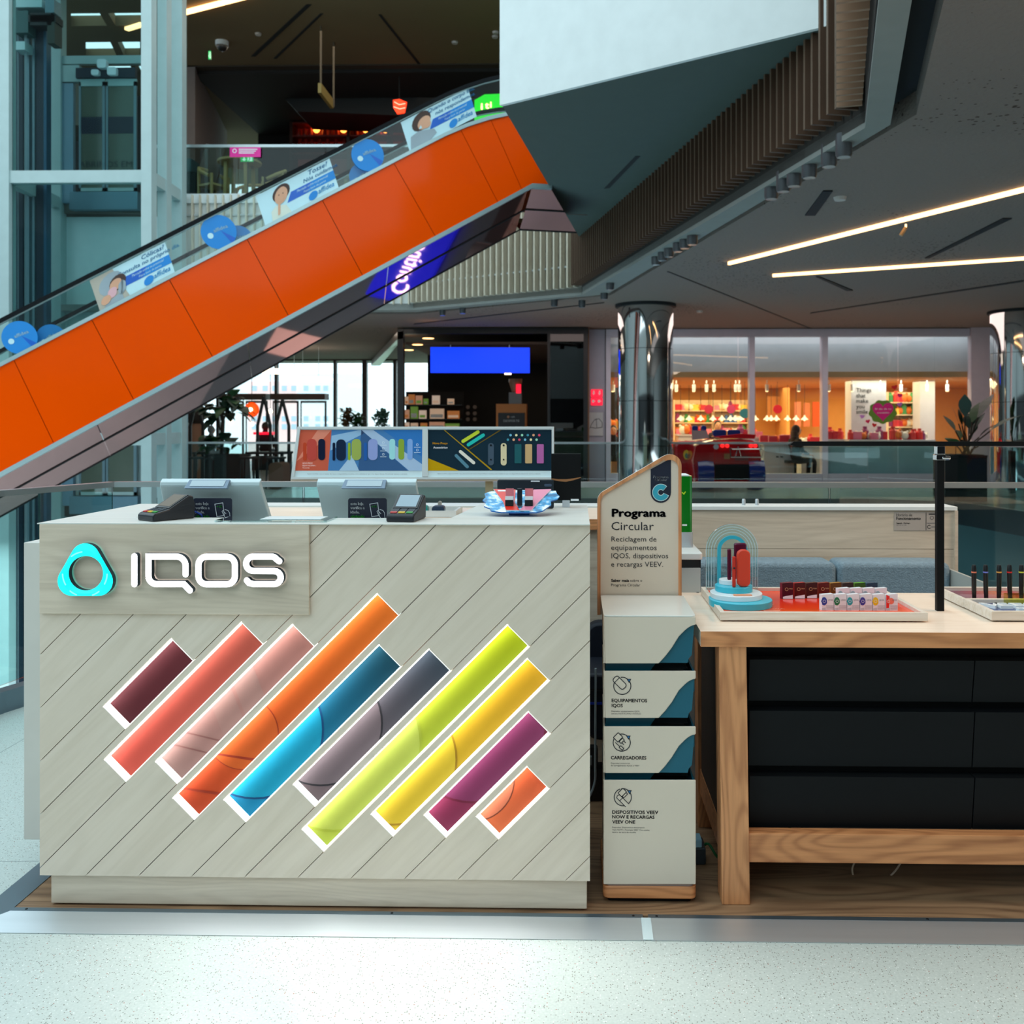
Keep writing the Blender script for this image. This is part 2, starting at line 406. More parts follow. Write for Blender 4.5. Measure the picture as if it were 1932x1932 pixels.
# near glass balustrade
steel = mat('satin_steel', (176, 184, 186), .3, .7); glz = glass('balustrade_glass', (222, 240, 238), 1.3); edgeg = mat('glass_edge_dark', (30, 60, 62), .2)
nb = thing('glass_balustrade', ((R2.x+R3.x)/2, yR, 0), 'near glass balustrade with satin steel handrail just behind the kiosk', 'balustrade')
pth = [R0, R1, R2+Vector((-.25, -.06, 0)), Vector((R2.x+.25, yR, RZ)), Vector((8.5, yR+.0, RZ))]
hr = MB()
for i in range(len(pth)-1): hr.bar(pth[i], pth[i+1], .05, .028, steel)
hr.build('handrail', None, nb)
s_ = MB()
for i in range(len(pth)-1):
    a = pth[i].copy(); c = pth[i+1].copy(); a.z = c.z = .05; s_.bar(a, c, .07, .1, alud)
s_.build('base_shoe', None, nb)
def panels(par, a, c, z0, z1, stepx, m, name='glass_panel', edge=True):
    L_ = (Vector((c[0], c[1], 0))-Vector((a[0], a[1], 0))); n = max(1, round(L_.length/stepx))
    for i in range(n):
        p = Vector((a[0], a[1], 0))+L_*(i/n); q = Vector((a[0], a[1], 0))+L_*((i+1)/n); d = (q-p).normalized(); nn_ = Vector((-d.y, d.x, 0))*.006
        p = p+d*.004; q = q-d*.004
        b = MB(); b.hexa([p-nn_+Vector((0, 0, z0)), q-nn_+Vector((0, 0, z0)), q+nn_+Vector((0, 0, z0)), p+nn_+Vector((0, 0, z0))], [p-nn_+Vector((0, 0, z1)), q-nn_+Vector((0, 0, z1)), q+nn_+Vector((0, 0, z1)), p+nn_+Vector((0, 0, z1))], m)
        if edge:
            for k, fi_ in enumerate(b.f):
                if k in (3, 5): b.m[k] = b.mi(edgeg)
        b.build(name, None, par, recalc=False)
g1x = Wz(75, 921, RZ)
jp = Vector((g1x.x, g1x.y, 0))
panels(nb, (R0.x, R0.y), (g1x.x, g1x.y+.0), .1, RZ-.014, 9, glz); panels(nb, (g1x.x, g1x.y), (R2.x-.25, R2.y-.06), .1, RZ-.014, 9, glz)
xg = [R2.x+.25]+[W(px, 920, yR).x for px in (573, 1071, 1565, 2060, 2560)]
for i in range(len(xg)-1): panels(nb, (xg[i], yR), (xg[i+1], yR), .1, RZ-.014, 9, glz)
# opposite floor with slab edge and balustrade
F0 = Wz(-400, 941, 0); F1 = Wz(1640, 941, 0); F2 = Wz(1800, 946, 0); F3 = Wz(1932, 965, 0); F4 = Vector((8.4, 12.0, 0)); F5 = Vector((9, 9.5, 0))
Yf = F1.y
xl3 = W(349, 840, Yf).x
far = [(xl3, Yf), (F1.x, Yf), (F2.x, F2.y), (F3.x, F3.y), (8.2, 11.5), (9, 9.5), (9, 5.6), (16, 5.6), (16, 33), (-14, 33), (-14, 17.38), (xl3, 17.38)]
greyfl = mat('far_floor', (206, 204, 198), .18, noise=(2, .1))
o = MB().prism([(x, y, 0) for x, y in far][::-1], (0, 0, -.38), greyfl, mat('slab_edge_dark', (44, 48, 50), .5)).build('floor_opposite', None, None); struct(o)
o = MB().prism([(-14, Yf-.0, -.06), (-14, -9, -.06), (-6.02, -9, -.06), (-6.02, R1.y-1.2, -.06), (-14, R1.y-1.2, -.06)], (0, 0, -.3), darkteal)
lo = MB().box((-16, 3, -5.6), (16, 34, -5.5), mat('lower_floor', (150, 176, 180), .3)).build('floor_lower', None, None); struct(lo)
struct(MB().box((-16, 17.5, -5.5), (16, 17.6, -.39), mat('lower_shopfront_teal', (84, 118, 126), .4)).build('wall_lower_shops', None, None)); wls = bpy.data.objects['wall_lower_shops']
bs_ = thing('blue_shop_sign', (1.6, 17.4, -2.6), 'blue lit shop sign on the level below, seen mirrored in the escalator belly', 'sign'); b = MB(); f_ = Fr((.45, 17.4, -2.75), (1, 0, 0), (0, 0, 1), (0, -1, 0)); f_.solid(b, [(0, 0), (2.3, 0), (2.3, 1.35), (0, 1.35)], 0, .08, emit('sign_deep_blue', (10, 30, 255), 1.6)); f_.text(b, 'Continente', .15, .55, .42, emit('sign_white', (240, 245, 255), 2.2), 1.75, .085, .02); f_.text(b, 'C', 2.0, .55, .42, emit('sign_red', (230, 20, 50), 1.6), None, .085, .04); b.build('panel', None, bs_, recalc=False)
for a, c, n_ in (((-16, 33, -5.5), (16, 33.2, -.3), 'wall_lower_back'), ((-16.2, 0, -5.5), (-16, 33, -.3), 'wall_lower_left'), ((16, 0, -5.5), (16.2, 33, -.3), 'wall_lower_right')): struct(MB().box(a, c, mat('lower_wall', (60, 92, 102), .7)).build(n_, None, None))
for i_ in range(9):
    o = MB().box((-10+i_*2.9, 17.44, -4.6), (-9.4+i_*2.9, 17.49, -3.0), emit('belly_streak_glow', (226, 216, 206), .7)).build('streak_panel', None, wls)  # glowing panels added only for streaks in the belly reflection
kd = MB().box((-2.2, yR+.3, -5.5), (9, yR+.5, -.36), darkteal).build('wall_lower_front', None, None); struct(kd)
fb2 = thing('glass_balustrade', (0, Yf, 0), 'far glass balustrade across the atrium in front of the shops', 'balustrade')
zr_ = W(1200, 836, Yf).z
far_r = [Vector((xl3, Yf+.08, zr_)), Vector((F1.x, Yf+.08, zr_)), Vector((F2.x+.05, F2.y+.06, zr_)), Vector((F3.x+.1, F3.y+.1, zr_)), Vector((8.3, 11.6, zr_)), Vector((9.05, 9.5, zr_))]
b = MB()
for i in range(len(far_r)-1): b.bar(far_r[i], far_r[i+1], .05, .035, steel)
b.build('handrail', None, fb2)
for i in range(len(far_r)-1): panels(fb2, far_r[i], far_r[i+1], .0, zr_-.016, 1.3, glass('far_glass', (224, 238, 238), .8))
# ---- fascia line (edge of the slatted mezzanine front), on the ceiling plane
E0 = Vector((-14, W(600, 583, 17.3).y, 0)); E1 = Wz(780, 583, ZC); E2 = Wz(1098, 554, ZC); E3 = Wz(1632, 236, ZC); E4 = Wz(1662, -40, ZC); E4b = Wz(1692, -400, ZC)
for e in (E1, E2, E3, E4, E4b): e.z = 0
E0.y = E1.y
# ceiling right / far : main plane with a recess along the edge
G2 = Wz(1145, 553, ZC); G3 = Wz(1680, 230, ZC); G4 = Wz(1726, -40, ZC); G4b = Wz(1790, -400, ZC); G1 = Wz(786, 587, ZC)
J2 = Wz(1152, 557, ZC); J3 = Wz(1729, 216, ZC); J4 = Wz(1790, -40, ZC); J4b = Wz(1880, -400, ZC); J1 = Wz(786, 592, ZC)
cm, ct, cbs = nt('spray_ceiling'); N = ct.nodes; L = ct.links
g = N.new('ShaderNodeNewGeometry')
v1 = N.new('ShaderNodeTexVoronoi'); v1.inputs['Scale'].default_value = 17; v1.inputs['Randomness'].default_value = 1; L.new(g.outputs['Position'], v1.inputs['Vector'])
nz = N.new('ShaderNodeTexNoise'); nz.inputs['Scale'].default_value = .5; L.new(g.outputs['Position'], nz.inputs['Vector'])
thr = N.new('ShaderNodeMapRange'); thr.inputs[1].default_value = .42; thr.inputs[2].default_value = .62; thr.inputs[3].default_value = .02; thr.inputs[4].default_value = .26; L.new(nz.outputs[0], thr.inputs[0])
lt = N.new('ShaderNodeMath'); lt.operation = 'LESS_THAN'; L.new(v1.outputs['Distance'], lt.inputs[0]); L.new(thr.outputs[0], lt.inputs[1])
mx = N.new('ShaderNodeMixRGB'); mx.inputs[1].default_value = lin((122, 109, 102)); mx.inputs[2].default_value = lin((66, 48, 40)); L.new(lt.outputs[0], mx.inputs[0]); L.new(mx.outputs[0], cbs.inputs['Base Color'])
cbs.inputs['Roughness'].default_value = .9
nb_ = N.new('ShaderNodeTexNoise'); nb_.inputs['Scale'].default_value = 30; nb_.inputs['Detail'].default_value = 5; L.new(g.outputs['Position'], nb_.inputs['Vector'])
bp = N.new('ShaderNodeBump'); bp.inputs['Strength'].default_value = .5; bp.inputs['Distance'].default_value = .02; L.new(nb_.outputs[0], bp.inputs['Height']); L.new(bp.outputs[0], cbs.inputs['Normal'])
ceil = cm
def v2(p): return (p.x, p.y)
cp = [(-14, J1.y), v2(J1), v2(J2), v2(J3), v2(J4), v2(J4b), (J4b.x+.1, -9), (16, -9), (16, 33), (-14, 33)]
o = MB().prism([(x, y, ZC) for x, y in cp], (0, 0, .25), ceil).build('ceiling', None, None); struct(o); ceil_o = o
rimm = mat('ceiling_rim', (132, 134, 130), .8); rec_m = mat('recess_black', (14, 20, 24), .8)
rim = struct(MB().prism([(x, y, ZC-.02) for x, y in [(-14, E0.y-.02), v2(E1), v2(E2), v2(E3), v2(E4), v2(E4b), v2(G4b), v2(G4), v2(G3), v2(G2), v2(G1), (-14, G1.y)]], (0, 0, .12), rimm).build('trim_1', None, None))
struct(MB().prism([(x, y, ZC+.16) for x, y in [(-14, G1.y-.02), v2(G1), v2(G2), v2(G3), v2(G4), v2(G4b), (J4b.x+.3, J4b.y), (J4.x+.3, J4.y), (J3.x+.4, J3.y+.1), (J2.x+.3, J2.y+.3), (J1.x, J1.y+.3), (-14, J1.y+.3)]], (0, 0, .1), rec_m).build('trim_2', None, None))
# slatted fronts
oakf = wood('slat_oak', (210, 200, 180), (184, 168, 146), 'Z', .8, .6); backw = mat('fascia_back', (220, 224, 222), .6); slat_shade = mat('slat_side_shaded', (88, 64, 48), .7)
ZF = ZU-.0
def front(name, A_, B_, n, dep, th_, zb, zt, off, bm=backw, side_m=None, edge_m=None):
    side_m = side_m or oakf
    s0 = struct(thing(name, ((A_.x+B_.x)/2, (A_.y+B_.y)/2, ZC), None, None))
    d = (B_-A_).normalized(); nrm = Vector((d.y, -d.x, 0))
    if nrm.dot(Vector((-1, -1, 0))) < 0 and name != 'wall_mezzanine_front_x': nrm = -nrm
    a = A_-nrm*.0; c = B_-nrm*.0
    b = MB(); b.hexa([a+Vector((0, 0, ZC+.02)), c+Vector((0, 0, ZC+.02)), c-nrm*.1+Vector((0, 0, ZC+.02)), a-nrm*.1+Vector((0, 0, ZC+.02))], [a+Vector((0, 0, zt)), c+Vector((0, 0, zt)), c-nrm*.1+Vector((0, 0, zt)), a-nrm*.1+Vector((0, 0, zt))], bm); b.build('back_panel', None, s0)
    Lg = (B_-A_).length
    # one shared slat mesh
    ang = atan2(d.y, d.x)
    sl = MB(); sl.box((-th_/2, 0, zb), (th_/2, dep, zt), side_m); sl.m[4] = sl.mi(edge_m or oakf); sl.m[2] = sl.mi(edge_m or oakf); base = sl.build('slat', None, None, origin=(0, 0, 0), bevel=0)
    yy = 1 if Vector((-sin(ang), cos(ang), 0)).dot(nrm) > 0 else -1
    for i in range(n):
        o = base if i == 0 else base.copy()
        if i: COL.objects.link(o)
        p = A_+d*(Lg*(i+.5)/n)+nrm*off
        o.parent = s0; o.location = p-Vector(s0.location); o.rotation_euler = (0, 0, ang if yy > 0 else ang+pi)
    for z in (zb+.35, zt-.35):
        b = MB(); a2 = A_+nrm*(off+.01)+Vector((0, 0, z)); c2 = B_+nrm*(off+.01)+Vector((0, 0, z)); b.bar(a2, c2, .03, .03, mat('slat_rail', (190, 196, 196), .5)); b.build('fixing_rail', None, s0)
    return s0
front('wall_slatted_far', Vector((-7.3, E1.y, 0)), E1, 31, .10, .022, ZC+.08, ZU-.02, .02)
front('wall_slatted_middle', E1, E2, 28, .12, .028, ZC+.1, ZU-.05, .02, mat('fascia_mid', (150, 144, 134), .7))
front('wall_slatted_long', E2, E3, 73, .17, .028, ZC+.12, ZU+.6, .02, mat('fascia_dark', (44, 38, 34), .8), slat_shade, mat('slat_edge_shaded', (96, 76, 60), .7))  # same oak; shade under the platform put into darker slat colours
front('wall_slatted_near', E3, E4b, 30, .17, .028, ZC+.12, ZU+.6, .02, mat('fascia_dark', (44, 38, 34), .8), mat('slat_face_lit', (150, 118, 94), .7))  # same timber, its brighter light put into a paler slat face colour
# pale post edge where the two long fronts meet
# platform above: soffit and white parapet
A_ = Wz(948, 200, ZPS); B_ = Wz(1590, 45, ZPS); C_ = Wz(1100, 460, ZPS)
sof = mat('soffit_shaded', (66, 80, 76), .8); wp_ = mat('parapet_white', (220, 226, 226), .6)  # soffit is white in shade; that shade is put into its dark grey
dAB = (B_-A_).normalized(); B2 = Vector((E3.x+.1, B_.y-.05, ZPS))
pl = struct(thing('ceiling_platform', ((A_.x+B_.x)/2, 9, ZPS), None, None))
MB().prism([A_, B_, C_], (0, 0, .35), sof).build('soffit', None, pl)
nv = Vector((dAB.y, -dAB.x, 0))*.04
B3 = B_+dAB*.03
MB().prism([A_+nv*1+Vector((0, 0, -.004)), B3+nv+Vector((0, 0, -.004)), B3+Vector((0, 0, -.004)), A_+Vector((0, 0, -.004))], (0, 0, 2.9), wp_).build('parapet', None, pl)
dAC = (C_-A_); 
q = [Wz(1140, 356, ZPS-.004), Wz(1150, 355, ZPS-.004), Wz(1208, 295, ZPS-.004), Wz(1199, 295, ZPS-.004)]
MB().prism(q, (0, 0, .004), rec_m).build('air_slot', None, pl)
# floor slab of the upper level
ug = mat('upper_floor_tile', (120, 112, 104), .4)
up = [(-14, E1.y+.1), (E1.x+.05, E1.y+.1), (E2.x+.05, E2.y+.05), (E3.x+.1, E3.y), (E4b.x+.1, E4b.y), (E4b.x+.1, -9), (16, -9), (16, 33), (-14, 33)]
struct(MB().prism([(x, y, ZU-.3) for x, y in up], (0, 0, .3), ug).build('floor_upper', None, None))
# ---- ceiling items (right)
def slot(pts, z, nm_, lb, cat, m=rec_m, dz=.012, grp=None, kind=None):
    b = MB(); b.prism([Wz(x, y, z-.001) for x, y in pts], (0, 0, -dz), m); o = b.build(nm_, None, None); tag(o, lb, cat, grp); return o
for pts, lb in (([(1519, 405), (1538, 405), (1571, 359), (1553, 359)], 'short dark air slot in the ceiling near the spotlights'), ([(1745, 486), (1753, 486), (1909, 411), (1892, 411)], 'long dark air slot in the ceiling between the two light lines'),
                ([(1539, 521), (1546, 521), (1609, 547), (1598, 548)], 'short dark air slot in the ceiling below the lower light line')):
    slot(pts, ZC, 'air_slot', lb, 'vent')
for pts, lb in (([(1258, 512), (1262, 512), (1532, 620), (1528, 620)], 'thin dark joint line in the ceiling running right from the slatted corner'), ([(1528, 591.5), (1530, 589.5), (1932, 528), (1932, 531)], 'thin dark joint line in the ceiling over the gift shop'),
                ([(780, 612), (782, 610.5), (1140, 570), (1140, 571.5)], 'thin dark joint line in the ceiling over the dark shop')):
    o = slot(pts, ZC, 'trim_joint', None, None, dz=.006); struct(o)
led = emit('led_line_warm', (255, 196, 130), 4.5)
for i, (a, c, lb) in enumerate((((1375, 497), (2030, 333), 'long warm light line in the right-hand ceiling, the upper one'), ((1458, 520), (2030, 481), 'long warm light line in the right-hand ceiling, the lower one'))):
    p = Wz(*a, ZC-.022); q = Wz(*c, ZC-.022); b = MB(); b.bar(p, q, .032, .04, led); tag(b.build('light_line', None, None), lb, 'light', 'warm ceiling light lines')
q = Wz(1709, 424, ZC-.05); b = MB(); b.tube([(q.x, q.y, ZC-.045), (q.x, q.y, ZC-.08)], .01, 8, led); b.tube([(q.x+.0, q.y, ZC-.08), (q.x-.05, q.y, ZC-.16)], .02, 8, mat('spot_warm', (180, 150, 110), .5)); tag(b.build('ceiling_spot', None, None), 'tiny spotlight hanging from the upper warm light line', 'spotlight')
# cylinder spotlights in the recess
spm = mat('spot_grey', (74, 76, 80), .4, .3); spl = mat('spot_lens', (150, 154, 160), .15)
proto = thing('cylinder_spotlight', (0, 0, 0), None, 'spotlight', 'cylinder spotlights along the ceiling recess')
MB().lathe([(.05, 0), (.06, .02), (.06, .17)], (0, 0, -.17), 18, spm).build('housing', None, proto, True)
MB().lathe([(.001, -.172), (.048, -.171), (.048, -.165)], (0, 0, 0), 18, spl, cap=False).build('lens', None, proto, True)
sps = [(1592, 297), (1564, 315), (1527, 336), (1498, 352), (1478, 362), (1455, 376), (1306, 462), (1292, 469), (1279, 475), (1262, 485), (1250, 492), (1238, 500), (1151, 547), (1140, 553), (1098, 569), (1046, 567), (873, 581), (835, 585)]
for i, (x, y) in enumerate(sps):
    p = Wz(x, y, ZC-.12 if i < 13 else ZC-.02); o = proto if i == 0 else copy_tree(proto); o.location = (p.x, p.y, ZC+.05)
    o['label'] = 'grey cylinder spotlight along the ceiling recess, number %s counted down from the right' % ['one', 'two', 'three', 'four', 'five', 'six', 'seven', 'eight', 'nine', 'ten', 'eleven', 'twelve', 'thirteen', 'fourteen', 'fifteen', 'sixteen', 'seventeen', 'eighteen'][i]
b = MB(); p = Wz(1585, 372, ZC); b.lathe([(.05, -.03), (.06, 0)], (p.x, p.y, ZC), 16, mat('detector', (190, 182, 176), .5)); tag(b.build('smoke_detector', None, None), 'small pale detector disc on the ceiling beside the short air slot', 'detector')
b = MB(); p = Wz(1320, 586, ZC); b.lathe([(.05, -.04), (.06, 0)], (p.x, p.y, ZC), 16, mat('detector', (190, 182, 176), .5)); tag(b.build('smoke_detector', None, None), 'small pale detector disc on the ceiling above the gift shop', 'detector')
# ---- chrome columns
mir = mat('mirror_steel', (214, 214, 214), .04, 1, noise=(1, .02), bump=(.7, .06), stretch=(1, 1, .3))
def column(px, Y, r, lb):
    x = W(px, 700, Y).x; t = thing('chrome_column', (x, Y, 0), lb, 'column')
    zs_ = [0, .95, 1.72, 2.62, ZC-.05]
    for i in range(4): MB().lathe([(r, zs_[i]+.004), (r, zs_[i+1]-.004)], (x, Y, 0), 64, mir).build('cladding_ring', None, t, True)
    MB().lathe([(r-.01, 0), (r-.01, ZC-.05)], (x, Y, 0), 32, rec_m).build('core', None, t)
    MB().lathe([(r+.05, ZC-.05), (r+.05, ZC)], (x, Y, 0), 48, rec_m).build('top_ring', None, t, True)
column(1218, 16.7, .48, 'mirror-polished steel column between the dark shop and the gift shop'); column(1927, 17.8, .53, 'mirror-polished steel column at the right edge')
# ---- escalator
esc = thing('escalator', (-3, 10.8, ZU-1.3), 'escalator with glossy orange side cladding rising to the right', 'escalator')
e1 = Wz(1004, 348, ZPS); zb1 = ZPS  # lower edge of the cladding at the head
ya = 9.90; p0b = W(0, 893, ya)
dxy = Vector((e1.x-p0b.x, e1.y-p0b.y, 0)); Lh = dxy.length; dh = dxy.normalized(); slope = (e1.z-p0b.z)/Lh
nb2 = Vector((-dh.y, dh.x, 0))  # points away from the viewer
def EP(s, up, back=0):  # s metres along the plan line from the head corner (negative: down), up above the lower edge line
    z = e1.z+(slope*s if s < 0 else 0)
    return Vector((e1.x, e1.y, 0))+dh*s+nb2*back+Vector((0, 0, z+up))
hgt = W(948, 200, 0.001 or 1).z
# orange height at the left end
ht = W(0, 690, ya).z-p0b.z
def EU(s, off, back=0, k=1.6):  # upper line: follows the slope then bends level near the head (kk start)
    zl = e1.z+ht+slope*s if True else 0
    s0, s1 = -1.15, .35
    if s <= s0: z = e1.z+slope*s
    elif s >= s1: z = e1.z+slope*s0+slope*(s1-s0)/2
    else: t = (s-s0)/(s1-s0); z = e1.z+slope*s0+slope*(s1-s0)*(t-t*t/2)
    return Vector((e1.x, e1.y, 0))+dh*s+nb2*back+Vector((0, 0, z+ht+off))
orange = mat('orange_glass_cladding', (240, 76, 0), .10, 0, .12, noise=(1.2, .05))
SL = -11.5
seams_px = [(-85, 800), (100, 690), (228, 640), (370, 480), (505, 450)]
cuts = [SL, -9.2, -7.62, -6.1, -4.58, -3.06, -1.42, -.35, 1.1]
# seam positions from the drawing: x at the upper edge 25,170,320,465,610,740,870
import itertools
def s_of_px(px, up=0):
    best = min(((abs(((W(px, 500, 10).x)) - 0), 0),))
    # intersect ray plane with vertical plane of the cladding
    d = W(px, 600, 1.0)-Vector((0, 0, H)); d.z = 0
    # e + dh*s = d*t
    ex, ey = e1.x, e1.y; den = dh.x*d.y-dh.y*d.x; s = (ey*d.x-ex*d.y)/den
    return s
tops = [25, 172, 318, 465, 607, 742, 868, 925]; bots = [102, 253, 402, 545, 685, 822, 940, 985]
for i in range(-3, len(tops)):
    def ts(k):
        if k < 0: return s_of_px(tops[0])+k*1.52, s_of_px(bots[0])+k*1.52
        if k >= len(tops): return 1.1, 1.1
        return s_of_px(tops[k]), s_of_px(bots[k])
    (t0, b0), (t1, b1_) = ts(i), ts(i+1); gpp = .003
    n = 8; b = MB(); T = [EU(t0+gpp+(t1-t0-2*gpp)*k/n, 0) for k in range(n+1)]; Bt = [EP(b0+gpp+(b1_-b0-2*gpp)*k/n, 0) for k in range(n+1)]
    if i == len(tops)-1: Bt = [EP(b0+gpp+(b1_-b0-2*gpp)*k/n, 0) for k in range(n+1)]
    for k in range(n):
        b.face([Bt[k], Bt[k+1], T[k+1], T[k]], orange)
        b.face([Bt[k+1]+nb2*.02, Bt[k]+nb2*.02, T[k]+nb2*.02, T[k+1]+nb2*.02], orange)
    for (p_, q_) in ((T[0], Bt[0]), (T[n], Bt[n])): b.face([p_, q_, q_+nb2*.02, p_+nb2*.02], orange)
    b.build('cladding_panel', None, esc, recalc=False)
b = MB(); n = 40
for k in range(n):
    s0_, s1_ = SL+(1.1-SL)*k/n, SL+(1.1-SL)*(k+1)/n
    b.add([EU(s0_, -.02, .03), EU(s1_, -.02, .03), EP(s1_, .02, .03), EP(s0_, .02, .03)], [[0, 1, 2, 3]], rec_m)
b.build('truss', None, esc, recalc=False)
stm = mat('silver_trim', (168, 190, 192), .35, .6); W_ = 1.45
def s_end(fn, off, bk):
    lo_, hi_ = -.6, 2.0
    for _ in range(30):
        m_ = (lo_+hi_)/2; x, y = proj(fn(m_, off, bk))
        if x > 948+(y-200)*.5846: hi_ = m_
        else: lo_ = m_
    return hi_
for nm_, fn, (o0, o1), (k0, k1) in (('bottom_trim', EP, (-.045, .01), (-.02, .05)), ('top_trim', EU, (-.015, .03), (-.02, .10))):
    b = MB(); ss = [SL+(1.05-SL)*k/48 for k in range(49)]
    if fn is EP: ss = [SL, 0, s_end(EP, -.02, 0)+.02]
    for k in range(len(ss)-1):
        p = [fn(ss[k], o0, k0), fn(ss[k], o1, k0), fn(ss[k], o1, k1), fn(ss[k], o0, k1)]; q = [fn(ss[k+1], o0, k0), fn(ss[k+1], o1, k0), fn(ss[k+1], o1, k1), fn(ss[k+1], o0, k1)]
        for a in range(4): c = (a+1) % 4; b.face([p[a], p[c], q[c], q[a]], stm)
    b.build(nm_, None, esc, recalc=False)
belly = mat('belly_brown_gloss', (168, 112, 106), .03, .92, noise=(.8, .2), bump=(.8, .05), stretch=(1, 1, 1))
prof = [(.03, -.04), (.36, -.17), (.40, -.17), (.41, -.16), (.42, -.17), (W_-.42, -.17), (W_-.03, -.04)]
for i0, (pa_, pb_, nm_) in enumerate((((.02, -.035), (.36, -.215), 'belly_panel'), ((.37, -.22), (.71, -.40), 'belly_panel'), ((.72, -.40), (W_-.02, -.10), 'belly_panel'))):
    ss = [SL]+[-11+1.55*k for k in range(8)]; ss = [s for s in ss if s < -.2]+[-.05]
    for k in range(len(ss)-1):
        b = MB(); g_ = .004; m_ = 4
        for j in range(m_):
            s0_ = ss[k]+g_+(ss[k+1]-ss[k]-2*g_)*j/m_; s1_ = ss[k]+g_+(ss[k+1]-ss[k]-2*g_)*(j+1)/m_
            b.face([EP(s0_, pa_[1], pa_[0]), EP(s1_, pa_[1], pa_[0]), EP(s1_, pb_[1], pb_[0]), EP(s0_, pb_[1], pb_[0])], belly)
        b.build(nm_, None, esc, recalc=False)
    b = MB(); b.face([EP(0, pa_[1], pa_[0]), EP(.05, pa_[1], pa_[0]), EP(s_end(EP, pa_[1], pa_[0]), pa_[1], pa_[0]), EP(s_end(EP, pb_[1], pb_[0]), pb_[1], pb_[0]), EP(0, pb_[1], pb_[0])], belly); b.build('belly_panel', None, esc, recalc=False)
b = MB(); b.face([EP(0, -.0, .02), EP(1.1, 0, .02), EP(1.1, 0, W_), EP(0, 0, W_)], rec_m)
# seam battens
for bk, dn in ((.365, -.222), (.715, -.404)):
    c_ = MB(); c_.bar(EP(SL, dn, bk), EP(-.0, dn, bk), .02, .014, rec_m); c_.bar(EP(-.0, dn, bk), EP(s_end(EP, dn, bk), dn, bk), .02, .014, rec_m); c_.build('belly_joint', None, esc)
# steps deck + inner skirts
dkm_ = mat('step_dark', (34, 40, 44), .5)
b = MB(); ss = [SL+(1.1-SL)*k/40 for k in range(41)]
for k in range(40):
    b.face([EU(ss[k], -.12, .25), EU(ss[k+1], -.12, .25), EU(ss[k+1], -.12, W_-.25), EU(ss[k], -.12, W_-.25)], dkm_)
    for bk in (.13, W_-.13): b.face([EU(ss[k], -.14, bk), EU(ss[k+1], -.14, bk), EU(ss[k+1], .03, bk), EU(ss[k], .03, bk)], stm)
b.build('step_deck', None, esc, recalc=False)
b = MB()
for k in range(40): b.face([EU(ss[k], -.9, W_), EU(ss[k+1], -.9, W_), EU(ss[k+1], .03, W_), EU(ss[k], .03, W_)], mat('rear_clad', (150, 60, 20), .3)); b.face([EU(ss[k], .03, W_-.12), EU(ss[k+1], .03, W_-.12), EU(ss[k+1], .03, W_), EU(ss[k], .03, W_)], stm)
b.build('rear_cladding', None, esc, recalc=False)
eg = glass('escalator_glass', (220, 238, 236), 1.0); rub = mat('handrail_rubber', (8, 12, 16), .6, spec=.15); RH = .475
hr0 = W(0, 608, ya).z-W(0, 690, ya).z
RH = hr0
for bk, lab in ((.05, 'near'), (W_-.06, 'far')):
    # glass panels
    gs = [SL+1.52*k for k in range(9)]+[1.05]
    for k in range(len(gs)-1):
        b = MB(); m_ = 6
        for j in range(m_):
            s0_ = gs[k]+.004+(gs[k+1]-gs[k]-.008)*j/m_; s1_ = gs[k]+.004+(gs[k+1]-gs[k]-.008)*(j+1)/m_
            b.face([EU(s0_, .03, bk), EU(s1_, .03, bk), EU(s1_, RH, bk), EU(s0_, RH, bk)], eg)
        b.build('glass_panel', None, esc, recalc=False)
    b = MB(); ss2 = [SL+(1.1-SL)*k/60 for k in range(61)]
    for k in range(60):
        for a0_, a1_ in ((0, 1),): b.bar(EU(ss2[k], RH+.02, bk), EU(ss2[k+1]+.004, RH+.02, bk), .08, .04, rub)
    b.build('handrail', None, esc)
    b = MB()
    for k in range(60): b.bar(EU(ss2[k], RH-.005, bk), EU(ss2[k+1]+.004, RH-.005, bk), .03, .02, stm)
    b.build('handrail_profile', None, esc)
